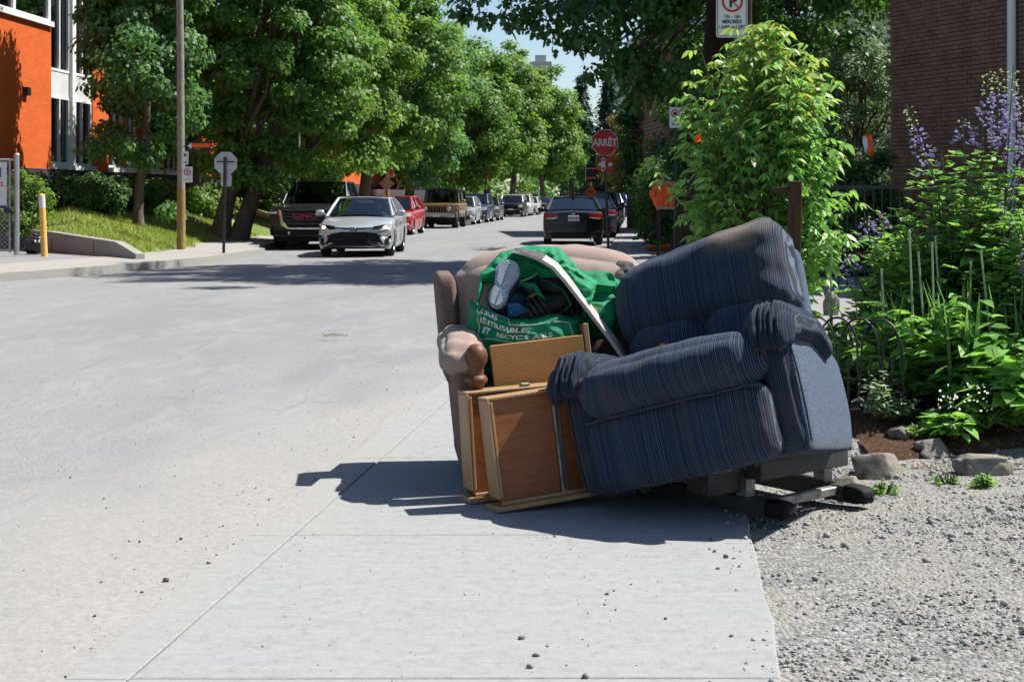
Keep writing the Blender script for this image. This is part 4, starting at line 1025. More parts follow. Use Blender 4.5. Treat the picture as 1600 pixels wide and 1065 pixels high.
blades('sword leaved clump with one leaning stalk in the middle of the bed', 1435, 7.3, 0.62, 56, 402, .20, 3)
blades('few sword leaves rising behind the hoop fence', 1330, 7.75, 0.58, 16, 403, .16, 1)
# dry leaves and mulch chips on the bed edge
rng = np.random.default_rng(77); n = 1500
X_ = rng.uniform(1.75, 4.4, n); Y_ = 6.25 + rng.random(n) ** 1.6 * 1.0
P = np.array([(x, y, max(bed((x - 1.62) / 4.2, max(0.01, (y - 6.45) / 3.3))[2] if y > 6.47 else -9, yard_z(x, y)) + .006) for x, y in zip(X_, Y_)])
tag(np_mesh('leaf_litter', leaf_cloud(P, np.c_[rng.normal(0, 1, (n, 2)), rng.normal(0, .25, n)], np.c_[rng.normal(0, .3, (n, 2)), np.ones(n)], rng.uniform(.012, .035, n), .014, LEAF6, 0), 7, 'dry_leaf'), 'brown dry leaves and chips littering the bed edge', 'leaf litter', kind='stuff')
# edging rocks
def rock(label, px0, px1, py0, py1, Yoff, seed, flat=1.0, boxy=0.0):
    base = gd((px0 + px1) / 2, py1, 0.02); Y = base.y + Yoff; w = (px1 - px0) / FPX * Y; h = (py1 - py0) / FPX * Y
    me = bpy.data.meshes.new('rock'); bm = bmesh.new(); bmesh.ops.create_icosphere(bm, subdivisions=4, radius=1)
    for v in bm.verts:
        d = v.co.normalized(); k = 1 + 0.38 * noise.noise(d * 1.5 + Vector((seed * 3.3, 0, 0))) + 0.20 * noise.noise(d * 3.4 + Vector((0, seed * 2.1, 0))) + .09 * noise.noise(d * 9 + Vector((seed, 0, 2)))
        q = d * k
        if boxy: q = Vector([math.copysign(abs(x) ** (1 - boxy), x) for x in q])
        # facets
        for f in () if boxy else ((.5, -.7, .5), (-.6, -.6, .4), (.1, .2, .95), (.8, .1, .3)):
            fv = Vector(f).normalized(); dd = q.dot(fv) - 0.66
            if dd > 0: q -= fv * dd * 0.92
        v.co = Vector((q.x * w * (.42 if boxy else .53), q.y * w * .36 * flat, q.z * h * .72 + h * .28))
    for f in bm.faces: f.smooth = True
    bm.to_mesh(me); bm.free(); me.materials.append(MATS['rock']); o = bpy.data.objects.new('rock', me); C.objects.link(o); o.location = (base.x, Y, yard_z(base.x, Y) - h * .1 + (h * .25 if boxy else 0)); o.rotation_euler = (0, 0, 0.06 if boxy else seed * .3)
    return tag(o, label, 'rock', 'rocks edging the flower bed')
rock('largest rounded tan rock in front of the hoop fence', 1345, 1425, 686, 738, .08, 1)
rock('pale rock leaning against the recliner base', 1305, 1358, 716, 762, .05, 2)
rock('low tan rock right of the largest rock', 1436, 1502, 684, 716, .10, 3)
rock('flat grey stone block at the picture edge', 1492, 1594, 712, 738, .06, 4, .5, .45)
rock('low rock behind the largest rock', 1395, 1445, 682, 706, .12, 5)
rock('small rock wedged behind the recliner base', 1318, 1352, 690, 712, .15, 6)
# ------------------------------------------------------------------ cars
def paint(name, col, metal=0.0, rough=0.28, coat=0.6):
    t = NT(name, rough, 0.5, metal); n = t.noise(t.coord(), 3, 4, 0.6)
    t.color(t.mix(t.ramp(n, [(0.4, 0.0), (0.8, 0.25)]), col, tuple(c * 0.8 + 0.02 for c in col)))
    t.roughness(t.ramp(t.noise(t.coord(), 9, 5, 0.7), [(0.3, rough), (0.8, rough + 0.12)]))
    t.b.inputs['Coat Weight'].default_value = coat; t.b.inputs['Coat Roughness'].default_value = 0.06; return t.m
paint('paint_silver', (0.40, 0.42, 0.45), 0.55, 0.34); paint('paint_black', (0.004, 0.004, 0.005), 0.0, 0.3, 0.12); paint('paint_red', (0.34, 0.012, 0.014)); paint('paint_brown', (0.25, 0.145, 0.072), 0.25)
paint('paint_blue_grey', (0.045, 0.055, 0.095), 0.3); paint('paint_white', (0.52, 0.52, 0.51)); paint('paint_grey', (0.10, 0.105, 0.11), 0.4); paint('paint_blue', (0.015, 0.06, 0.22), 0.2); paint('paint_navy', (0.012, 0.018, 0.035), 0.2)
simple('rubber', (0.013, 0.013, 0.014), 0.8, 0.3, 0, 0.25, 20); simple('plastic_black', (0.010, 0.010, 0.011), 0.75, 0.2, 0, 0.2, 15)
simple('chrome', (0.62, 0.63, 0.65), 0.15, 0.5, 1.0, 0.05, 5); simple('alloy', (0.42, 0.43, 0.45), 0.3, 0.5, 0.9, 0.08, 8); simple('alloy_dark', (0.06, 0.06, 0.065), 0.35, 0.5, 0.6, 0.1, 8)
simple('underbody', (0.008, 0.008, 0.008), 0.9); simple('seat_cloth', (0.03, 0.03, 0.034), 0.9, 0.2, 0, 0.2, 30)
simple('plate_white', (0.62, 0.64, 0.68), 0.4, 0.4, 0, 0.05, 30); simple('plate_ink', (0.03, 0.06, 0.20), 0.6); simple('lamp_red', (0.34, 0.01, 0.012), 0.2, 0.5, 0, 0.2, 25); simple('lamp_clear', (0.60, 0.62, 0.64), 0.12, 0.6, 0.3, 0.15, 25); simple('emblem_red', (0.22, 0.018, 0.018), 0.45)
t = NT('lamp_lit', 0.2); t.color((0.9, 0.85, 0.75)); t.b.inputs['Emission Color'].default_value = (1, 0.88, 0.68, 1); t.b.inputs['Emission Strength'].default_value = 2.2

def wheel_mesh(Rw, wdt, rim='alloy', spokes=9):
    root = {}
    M = Matrix.Rotation(PI / 2, 4, 'Y')
    ty = MB(); ty.lathe([(Rw * .64, -wdt / 2), (Rw * .86, -wdt / 2), (Rw * .97, -wdt * .40), (Rw, -wdt * .25), (Rw, wdt * .25), (Rw * .97, wdt * .40), (Rw * .86, wdt / 2), (Rw * .64, wdt / 2)], 28, M, True, False)
    rm = MB(); rm.lathe([(Rw * .66, -wdt * .46), (Rw * .60, -wdt * .38), (Rw * .58, -wdt * .1), (Rw * .58, wdt * .1), (Rw * .60, wdt * .38), (Rw * .66, wdt * .46)], 28, M, True, False)
    for sgn in (-1, 1):
        for k in range(spokes):
            a = 2 * PI * k / spokes
            rm.box(Vector((sgn * wdt * .36, math.cos(a) * Rw * .34, math.sin(a) * Rw * .34)), (wdt * .10, Rw * .56, Rw * .10), Euler((a, 0, 0)))
    rm.lathe([(0.001, -wdt * .42), (Rw * .16, -wdt * .42), (Rw * .16, wdt * .42), (0.001, wdt * .42)], 16, M, True, False)
    dk = MB(); dk.lathe([(0.001, -wdt * .05), (Rw * .58, -wdt * .05), (Rw * .58, wdt * .05), (0.001, wdt * .05)], 20, M, False, False)
    return ty, rm, dk
def car(name, label, pnt, loc, heading, S, group=None):
    """S: dict of shape numbers; local +y is the car's front"""
    L, Wd, H = S['L'], S['W'], S['H']; hw = Wd / 2; yf, yr = L / 2, -L / 2
    e = empty(name, loc, heading, label, S.get('cat', 'car'), group)
    Rw = S['R']; fa, ra = yf - S['fo'], yr + S['ro']
    rnd_f, rnd_r = S.get('rf', .24), S.get('rr', .16)
    zl0 = S.get('zl', .20)
    tops = S['tops']                                                     # (y from front, height) of hood, belt, deck
    def ztop(y): return interp(yf - y, [a for a, _ in tops], [b for _, b in tops])
    def zlow(y):
        z = zl0
        for w in (fa, ra):
            d = abs(y - w); ar = Rw * 1.13
            if d < ar: z = max(z, Rw * 0.98 + math.sqrt(ar * ar - d * d) * 0.98)
        return z
    def deform(x, y, z):
        u = min(1, abs(x) / hw); k = smooth01((y - (yf - .9)) / .9); kr = smooth01(((yr + .9) - y) / .9)
        y2 = y - k * rnd_f * u ** 2.6 + kr * rnd_r * u ** 2.6
        zz = (z - .55) / .5
        y2 += -k * S.get('nz', .07) * zz * abs(zz) * (1 if zz > 0 else .6) * .9 + kr * S.get('rz', .05) * zz * abs(zz)
        return Vector((x, y2, z))
    st = sorted(set([yr, yr + .05, yr + .15, yf - .05, yf - .15, yf] + [lerp(yr, yf, i / 26) for i in range(27)] + [w + Rw * 1.13 * math.cos(PI * i / 12) for w in (fa, ra) for i in range(13)]))
    rings = []
    for y in st:
        endk = min(1, min(yf - y, y - yr) / .16); ww = hw * (0.965 + .035 * math.sqrt(max(0, endk)))
        zt = ztop(y); zl = zlow(y); zs = zt - S.get('crown', .07)
        sec = [(.93, zl0), (.975, zl0 + .10), (1.0, .50), (1.0, zs * .72), (.985, zs - .08), (.955, zs - .01), (.90, zs + .025), (.62, zt - .012), (.3, zt), (0, zt + .005)]
        half = [(ww * a, max(zl if a > .9 else z, z)) for a, z in sec]
        ring = [deform(x, y, z) for x, z in half] + [deform(-x, y, z) for x, z in half[-2::-1]]
        rings.append(ring)
    body = MB(); n = len(rings[0]); vs = [v for r_ in rings for v in r_]
    fs = [(i * n + j, i * n + j + 1, (i + 1) * n + j + 1, (i + 1) * n + j) for i in range(len(rings) - 1) for j in range(n - 1)]
    body.add(vs, [f[::-1] for f in fs], True)
    for ring, y in ((rings[0], yr), (rings[-1], yf)):
        prev = [v.copy() for v in ring]; cz = .55
        for q in (0.75, .45, .0):
            nx = []
            for (x0, z0) in [(v.x, v.z) for v in ring]: nx.append(deform(x0 * q, y, cz + (z0 - cz) * q))
            m = len(nx); fsx = [(j, (j + 1) % m, m + (j + 1) % m, m + j) for j in range(m)]
            body.add(prev + nx, [f if y > 0 else f[::-1] for f in fsx], True); prev = nx
    body.build('body', pnt, e)
    ub = MB(); ub.box((0, (fa + ra) / 2, .42), (Wd * .78, L - .5, .42)); ub.build('underbody', 'underbody', e)
    # cabin
    A, B, Cc, D = [yf - S[k] for k in ('A', 'B', 'C', 'D')]; zA, zD = ztop(A) - .01, ztop(D) - .01
    wb, wr, zr = hw * S.get('wb', .90), hw * S.get('wr', .70), H
    def roofz(x, y):
        t_ = (y - Cc) / (B - Cc); return zr - .03 * (abs(x) / wr) ** 2 - .035 * (2 * t_ - 1) ** 2
    def sidep(y, k):                                                    # point on the side glass plane, k 0 belt .. 1 roof
        zb_ = ztop(y) - .02; yt = y
        return Vector((lerp(wb, wr, k), yt, lerp(zb_, zr - .05, k)))
    rf = MB(); rf.grid(lambda u, v: (lerp(-wr, wr, u), lerp(Cc, B, v), roofz(lerp(-wr, wr, u), lerp(Cc, B, v))), 8, 8)
    rf.grid(lambda u, v: (lerp(-wr, wr, u), lerp(Cc, B, v), roofz(lerp(-wr, wr, u), lerp(Cc, B, v)) - .05), 8, 8)
    for sx in (-1, 1):
        rf.tube([(sx * wr, B, zr - .055), (sx * wr, lerp(B, Cc, .5), zr - .035), (sx * wr, Cc, zr - .055)], .035, 6)
        rf.tube([(sx * wb, A, zA), (sx * lerp(wb, wr, .5), lerp(A, B, .5), lerp(zA, zr - .05, .5) + .02), (sx * wr, B, zr - .05)], [.05, .042, .038], 6)
        rf.tube([(sx * wb, D, zD), (sx * lerp(wb, wr, .5), lerp(D, Cc, .5), lerp(zD, zr - .05, .5) + .015), (sx * wr, Cc, zr - .05)], [.085, .075, .055], 6)
        yb = lerp(B, Cc, S.get('bp', .42)); rf.tube([(sx * wb, yb + .02, ztop(yb) - .02), (sx * wr, yb, zr - .05)], [.045, .035], 6)
    rf.tube([(-wr, B, zr - .055), (0, B + .04, zr - .03), (wr, B, zr - .055)], .032, 6); rf.tube([(-wr, Cc, zr - .055), (0, Cc - .03, zr - .03), (wr, Cc, zr - .055)], .035, 6)
    rf.build('roof', S.get('roofmat', pnt), e)
    def glass(nm, p00, p10, p01, p11, bow, mat):
        g = MB(); p00, p10, p01, p11 = map(Vector, (p00, p10, p01, p11)); nrm = (p10 - p00).cross(p01 - p00).normalized()
        g.grid(lambda u, v: p00.lerp(p10, u).lerp(p01.lerp(p11, u), v) + nrm * bow * (1 - (2 * u - 1) ** 2), 8, 4); return g.build(nm, mat, e)
    gm = S.get('glass', 'glass_car')
    glass('windshield', (wb - .03, A + .015, zA + .01), (-wb + .03, A + .015, zA + .01), (wr - .02, B + .01, zr - .05), (-wr + .02, B + .01, zr - .05), .05, gm)
    glass('rear_window', (-wb + .06, D, zD + .02), (wb - .06, D, zD + .02), (-wr + .05, Cc - .01, zr - .06), (wr - .05, Cc - .01, zr - .06), .04, 'glass_rear')
    for sx in (-1, 1):
        for (ya0, ya1, yb0, yb1) in ((A - .06, B - .05, yb, yb), (yb - .05, yb - .05, D + .12, Cc + .06)):
            q = [(sx * wb, ya0, ztop(ya0) - .015), (sx * wb, yb0, ztop(yb0) - .015), (sx * wr, ya1, zr - .07), (sx * wr, yb1, zr - .07)]
            if sx < 0: q = [q[1], q[0], q[3], q[2]]
            glass('side_window', *q, .012, 'glass_rear' if ya0 < yb else gm)
    it = MB(); it.box((0, lerp(A, B, .3) - .12, ztop(A) - .10), (wb * 1.8, .45, .12), None, .03); it.build('dashboard', 'seat_cloth', e)
    for sx in (-.36, .36):
        sm = MB(); sy = lerp(B, Cc, .28); sm.cushion((sx, sy, ztop(sy) - .02), (.46, .16, .62), .07, .02, 6); sm.cushion((sx, sy - .02, ztop(sy) + .38), (.25, .10, .18), .05, .01, 5); sm.build('seat', 'seat_cloth', e)
    rs = MB(); sy = lerp(B, Cc, .86); rs.cushion((0, sy, ztop(sy) - .05), (1.25, .18, .6), .07, .02, 6); rs.build('rear_seat', 'seat_cloth', e)
    # wheels
    ty, rm, dk = wheel_mesh(Rw, S.get('tw', .22), S.get('rim', 'alloy'), S.get('spokes', 9)); first = None
    for sx in (-1, 1):
        for y in (fa, ra):
            p = (sx * (hw - S.get('tw', .22) / 2 - .012), y, Rw)
            if first is None:
                first = empty('wheel', p); first.parent = e
                ty.build('tyre', 'rubber', first); rm.build('rim', S.get('rim', 'alloy'), first); dk.build('brake_disc', 'underbody', first)
            else:
                c = copy_tree(first, e); c.location = p
    # mirrors, handles, door seams
    for sx in (-1, 1):
        mm = MB(); my = A - .16; mz = ztop(A) + .06
        mm.cushion((sx * (hw + .10), my, mz + .02), (.20, .10, .14), .045, .01, 5); mm.tube([(sx * (wb + .0), my - .01, mz - .03), (sx * (hw + .04), my, mz - .01)], .025, 6); mm.build('mirror', S.get('mirrormat', pnt), e)
        for yy in (lerp(B, Cc, .36), lerp(B, Cc, .86)):
            hd = MB(); hd.box((sx * (hw + .008), yy, ztop(yy) - .16), (.03, .17, .03), None, .008); hd.build('door_handle', pnt, e)
        for yy in (A - .12, yb, D + .32):
            ds = MB(); ds.tube([deform(sx * (hw * 1.0 + .0005), yy, .32), deform(sx * (hw * 1.0 + .0005), yy, .55), deform(sx * hw * .987, yy, ztop(yy) - .17)], .006, 4); ds.build('door_seam', 'underbody', e)
    e['_'] = 0; del e['_']
    return e, deform, yf, yr, hw, ztop
def front_patch(e, deform, yf, name, mat, poly, off=.012, thick=.03, mirror=False, sub=3):
    """a piece with the outline poly (x, z) laid on the curved nose"""
    objs = []
    for s_ in ((1, -1) if mirror else (1,)):
        pts = []
        for i in range(len(poly)):
            a, b = poly[i], poly[(i + 1) % len(poly)]
            for k in range(sub): pts.append((lerp(a[0], b[0], k / sub) * s_, lerp(a[1], b[1], k / sub)))
        if s_ < 0: pts = pts[::-1]
        sgn = 1 if yf > 0 else -1
        cx = sum(p[0] for p in pts) / len(pts); cz = sum(p[1] for p in pts) / len(pts)
        out = [deform(x, yf, z) + Vector((0, sgn * off, 0)) for x, z in pts]; inn = [deform(x, yf, z) - Vector((0, sgn * thick, 0)) for x, z in pts]
        c = deform(cx, yf, cz) + Vector((0, sgn * (off + .002), 0)); n = len(pts); mb = MB()
        mid = [deform(lerp(cx, x, .5), yf, lerp(cz, z, .5)) + Vector((0, sgn * (off + .001), 0)) for x, z in pts]
        fs = [(i, (i + 1) % n, n + (i + 1) % n, n + i) for i in range(n)] + [(n + i, n + (i + 1) % n, 2 * n) for i in range(n)] + [(2 * n + 1 + i, 2 * n + 1 + (i + 1) % n, (i + 1) % n, i) for i in range(n)]
        mb.add(out + mid + [c] + inn, fs, False); objs.append(mb.build(name, mat, e))
    return objs
def plate(e, y, z, face, txt):
    p = MB(); p.box((0, y, z), (.32, .015, .16), None, .005); po = p.build('licence_plate', 'plate_white', e)
    M = Matrix.Translation((0, y + face * .0095, z - .005)) @ Matrix.Rotation(PI if face > 0 else 0, 4, 'Z') @ Matrix.Rotation(PI / 2, 4, 'X')
    letters('plate_number', txt, .075, 'plate_ink', po, M, .002)
SED = dict(L=4.6, W=1.79, H=1.44, R=.325, fo=.90, ro=1.0, tops=[(0, .70), (.12, .77), (.6, .86), (1.25, .96), (2.6, .98), (3.9, 1.03), (4.45, 1.04), (4.6, .98)], A=1.22, B=2.05, C=3.15, D=4.0, rf=.34, nz=.12, crown=.05)
SUV = dict(L=4.5, W=1.82, H=1.66, R=.35, fo=.86, ro=.85, tops=[(0, .86), (.15, .95), (1.15, 1.06), (2.6, 1.08), (4.3, 1.12), (4.5, 1.08)], A=1.15, B=1.78, C=3.95, D=4.36, rf=.26, wr=.76, cat='car', nz=.08)
HAT = dict(L=4.0, W=1.72, H=1.50, R=.31, fo=.82, ro=.62, tops=[(0, .72), (.15, .82), (1.0, .96), (2.4, 1.0), (3.9, 1.04), (4.0, 1.0)], A=1.0, B=1.65, C=3.25, D=3.85, rf=.30, nz=.1)
PICK = dict(L=5.7, W=2.04, H=1.90, R=.41, fo=1.0, ro=1.2, tops=[(0, 1.10), (.06, 1.16), (1.4, 1.24), (3.7, 1.26), (3.75, 1.26), (5.7, 1.28)], A=1.45, B=2.1, C=3.35, D=3.62, rf=.14, nz=.02, zl=.36, crown=.05, cat='pickup truck', wr=.76, tw=.28, rim='alloy_dark')
JEEP = dict(L=4.5, W=1.86, H=1.84, R=.41, fo=.62, ro=.9, tops=[(0, 1.10), (.1, 1.12), (1.5, 1.18), (4.5, 1.18)], A=1.5, B=1.72, C=4.2, D=4.4, rf=.05, nz=.0, rr=.03, zl=.52, crown=.03, wr=.80, wb=.86, tw=.28, rim='alloy_dark', cat='off-roader', roofmat='plastic_black')
SOUL = dict(SUV, L=4.15, W=1.80, H=1.62, tops=[(0, .92), (.12, .99), (.95, 1.08), (2.4, 1.10), (4.0, 1.12), (4.15, 1.06)], A=.95, B=1.5, C=3.75, D=4.05, wr=.78)
BACK = PI                                                                        # nose towards the camera
def rz(X, Y): return road_z(X, Y)
def nose(ret, kind, lit=False):
    e, df, yf, yr, hw, zt = ret; P = lambda *a, **k: front_patch(e, df, yf, *a, **k)
    if kind == 'sedan':
        P('lower_grille', 'plastic_black', [(-.56, .56), (-.30, .60), (.30, .60), (.56, .56), (.70, .30), (.50, .27), (-.50, .27), (-.70, .30)], .012)
        g = P('upper_grille', 'plastic_black', [(-.44, .70), (-.20, .665), (.20, .665), (.44, .70), (.44, .715), (.1, .69), (-.1, .69), (-.44, .715)], .014)[0]
        for k in range(3): P('grille_bar', 'rubber', [(-.56 - .03 * k, .50 - .07 * k), (.56 + .03 * k, .50 - .07 * k), (.56 + .03 * k, .485 - .07 * k), (-.56 - .03 * k, .485 - .07 * k)], .016)
        hl = P('headlight', 'lamp_clear', [(.46, .675), (.50, .735), (.80, .80), (.86, .77), (.80, .67), (.66, .63)], .013, mirror=True)
        P('headlight_bezel', 'plastic_black', [(.44, .665), (.46, .735), (.70, .775), (.72, .755), (.60, .66)], .015, mirror=True)
        P('lamp', 'lamp_lit', [(.70, .675), (.70, .735), (.77, .745), (.78, .68)], .018, mirror=True)
        P('emblem', 'plastic_black', [(-.09, .66), (-.06, .71), (.06, .71), (.09, .66), (.06, .615), (-.06, .615)], .022)
        for k, (a, b) in enumerate(((.055, .030), (.030, .034))):
            m = MB(); y0 = df(0, yf, .66).y + .026; m.tube([(a * math.cos(q), y0, .662 + b * math.sin(q)) for q in [2 * PI * i / 18 for i in range(19)]], .006, 5, False); m.build('emblem_ring', 'chrome', e)
        P('fog_trim', 'plastic_black', [(.74, .46), (.82, .44), (.82, .30), (.72, .27)], .01, mirror=True)
        P('splitter', 'plastic_black', [(-.78, .245), (.78, .245), (.72, .205), (-.72, .205)], .02)
    elif kind == 'pickup':
        P('grille', 'plastic_black', [(-.66, 1.05), (.66, 1.05), (.60, .72), (.42, .60), (-.42, .60), (-.60, .72)], .012)
        P('grille_frame', 'alloy_dark', [(-.72, 1.09), (.72, 1.09), (.72, 1.055), (-.72, 1.055)], .03)
        P('grille_frame', 'chrome', [(.66, 1.06), (.74, 1.08), (.66, .66), (.46, .555), (.46, .595), (.60, .69)], .03, mirror=True)
        P('grille_frame', 'chrome', [(-.46, .59), (.46, .59), (.46, .555), (-.46, .555)], .03)
        for k in range(4): P('grille_bar', 'alloy_dark', [(-.62 + .02 * k, .99 - .09 * k), (.62 - .02 * k, .99 - .09 * k), (.62 - .02 * k, .965 - .09 * k), (-.62 + .02 * k, .965 - .09 * k)], .018)
        M = Matrix.Translation((0, df(0, yf, .9).y + .045, .895)) @ Matrix.Rotation(PI, 4, 'Z') @ Matrix.Rotation(PI / 2, 4, 'X')
        letters('badge', 'GMC', .20, 'emblem_red', e, M, .010, 1.05, 1.5)
        P('headlight', 'lamp_clear', [(.78, 1.04), (.97, 1.02), (.97, .97), (.79, .96)], .014, mirror=True)
        P('fog_lamp', 'alloy_dark', [(.80, .66), (.96, .68), (.98, .50), (.84, .46)], .014, mirror=True); P('fog_recess', 'plastic_black', [(.835, .635), (.94, .65), (.95, .525), (.86, .50)], .02, mirror=True)
        P('bumper', 'plastic_black', [(-.98, .53), (.98, .53), (.96, .38), (-.96, .38)], .05)
        for sx in (-.42, .42):
            m = MB(); m.box((sx, yf + .06, .45), (.06, .05, .09), None, .01); m.build('tow_hook', 'alloy', e)
    elif kind == 'jeep':
        for k in range(7): P('grille_slot', 'underbody', [(-.36 + .12 * k - .035, 1.0), (-.36 + .12 * k + .035, 1.0), (-.36 + .12 * k + .03, .70), (-.36 + .12 * k - .03, .70)], .012)
        for sx in (-1, 1):
            m = MB(); m.lathe([(.10, 0), (.10, .05), (.085, .06), (.001, .065)], 18, Matrix.Translation((sx * .56, yf - .01, .90)) @ Matrix.Rotation(-PI / 2, 4, 'X')); m.build('headlight', 'lamp_clear', e)
            m = MB(); m.box((sx * .93, yf - .35, .98), (.36, 1.25, .10), Euler((R(8), 0, 0)), .03); m.build('fender', 'paint_brown', e)
        m = MB(); m.box((0, yf + .12, .62), (1.66, .20, .20), None, .03); m.build('bumper', 'alloy', e)
        P('licence_plate', 'plate_white', [(-.16, .65), (.16, .65), (.16, .54), (-.16, .54)], .24)
        m = MB(); m.box((0, yf - 1.75, 1.86), (1.5, .08, .05), None, .01); m.build('light_bar', 'plastic_black', e)
    else:
        P('grille', 'plastic_black', [(-.5, .80), (.5, .80), (.44, .66), (-.44, .66)]); P('lower_grille', 'plastic_black', [(-.6, .48), (.6, .48), (.66, .28), (-.66, .28)])
        P('headlight', 'lamp_clear', [(.54, .84), (.84, .86), (.84, .72), (.58, .70)], .014, mirror=True); P('chrome_strip', 'chrome', [(-.66, .56), (.66, .56), (.66, .53), (-.66, .53)], .02)
        P('fog_lamp', 'lamp_clear', [(.68, .46), (.78, .46), (.76, .38), (.68, .38)], .014, mirror=True); P('licence_plate', 'plate_white', [(-.16, .63), (.16, .63), (.16, .52), (-.16, .52)], .03)
def tail(ret, big=False):
    e, df, yf, yr, hw, zt = ret; P = lambda *a, **k: front_patch(e, df, yr, *a, **k)
    k = .0 if not big else .08
    P('tail_light', 'lamp_red', [(.46, .96 + k), (.86, .95 + k), (.86, .80 + k), (.66, .78 + k), (.46, .84 + k)], .016, mirror=True)
    P('reverse_light', 'lamp_clear', [(.47, .855 + k), (.60, .825 + k), (.80, .815 + k), (.80, .79 + k), (.60, .79 + k), (.47, .82 + k)], .02, mirror=True)
    P('boot_seam', 'underbody', [(-.62, .60), (.62, .60), (.62, .588), (-.62, .588)], .012); P('bumper', 'plastic_black', [(-.70, .40), (.70, .40), (.62, .24), (-.62, .24)], .02)
    P('reflector', 'lamp_red', [(.62, .42), (.78, .43), (.78, .39), (.62, .38)], .016, mirror=True)
    P('emblem', 'chrome', [(-.06, .965 + k), (.06, .965 + k), (.06, .93 + k), (-.06, .93 + k)], .02); plate(e, yr - .03 if not big else yr - .03, .81, -1, 'W42 NRP')
    m = MB(); m.tube([(.55, yr + .1, .24), (.55, yr - .03, .24)], .04, 10); m.build('exhaust_pipe', 'chrome', e)
    an = MB(); an.cushion((0, lerp(yf, yr, .70), zt(0) + .50), (.05, .14, .06), .02, 0, 4); an.build('roof_antenna', 'plastic_black', e)
def kerbL(Y): return lx(Y) + 1.08
def kerbR(Y): return kx(Y) - 1.02
STA = math.atan(0.086)
X = -3.72; sil = car('silver_sedan', 'silver sedan with lit headlights driving towards the camera', 'paint_silver', (X, 35.9, rz(X, 33.6)), BACK - R(0.6), dict(SED, glass='glass_car')); nose(sil, 'sedan')
X = -5.52; pk = car('pickup_truck', 'black pickup truck with big chrome framed grille at the far kerb', 'paint_black', (X, 41.6, rz(X, 38.8) + 0.02), BACK - R(2.5), PICK); nose(pk, 'pickup')
X = -4.5; rc = car('red_hatchback', 'small red car half hidden behind the silver sedan', 'paint_red', (X, 55.5, rz(X, 54)), BACK - STA, HAT); nose(rc, 'x')
X = -3.28; jp = car('off_roader', 'brown boxy off-roader with slotted grille and round headlights', 'paint_brown', (X, 68, rz(X, 68)), BACK - STA, JEEP); nose(jp, 'jeep')
left = [(75.5, 'silver_sedan', 'silver car tucked behind the brown off-roader', 'paint_silver', HAT), (82, 'crossover', 'blue grey crossover parked behind the brown off-roader', 'paint_blue_grey', SUV), (89, 'hatchback', 'dark grey hatchback, last of the near left row', 'paint_grey', HAT),
        (104, 'crossover', 'boxy black crossover with white roof in the far left row', 'paint_black', dict(SOUL, roofmat='paint_white')), (110.5, 'crossover', 'white crossover behind the boxy black one', 'paint_white', SUV), (117, 'hatchback', 'white small car in the far left row', 'paint_white', HAT), (128, 'sedan', 'dark grey sedan at the end of the far left row', 'paint_grey', SED)]
for Y, nm, lab, pm, S_ in left:
    off = {104: .3, 110.5: .35, 117: .55, 128: .9}.get(Y, 0); X = kerbL(Y) + off; nose(car(nm, lab, pm, (X, Y, rz(X, Y)), BACK - STA, S_, 'cars parked along the left kerb'), 'x')
X = at(645, 300, 90).x; car('white_pickup', 'white pickup parked up a driveway behind the brown off-roader', 'paint_white', (X, 90, 0.42), R(-70), PICK)
X = 1.90; bs = car('black_sedan', 'shiny black sedan parked nose away beside the stop sign', 'paint_black', (X, 44.4, rz(X, 43)), -R(2.0), dict(SED, L=4.6, H=1.46, W=1.80, glass='glass_rear')); tail(bs)
right = [(52.5, 'sedan', 'dark sedan parked directly ahead of the black one', 'paint_navy', SED, .35), (60, 'crossover', 'navy crossover in the right row past the stop sign', 'paint_navy', SUV, .3), (68, 'sedan', 'black car in the middle of the right row', 'paint_black', SED, .3), (78, 'crossover', 'silver blue crossover in the right row', 'paint_blue_grey', SUV, .3), (90, 'hatchback', 'white small car far down the right row', 'paint_white', HAT, .3), (104, 'hatchback', 'bright blue car at the far end of the right row', 'paint_blue', SUV, .4), (118, 'hatchback', 'blue hatchback last in the right row', 'paint_blue', HAT, .9)]
for Y, nm, lab, pm, S_, off in right:
    X = kerbR(Y) + off - .2; tail(car(nm, lab, pm, (X, Y, rz(X, Y)), -STA, S_, 'cars parked along the right kerb'), S_ is SUV)
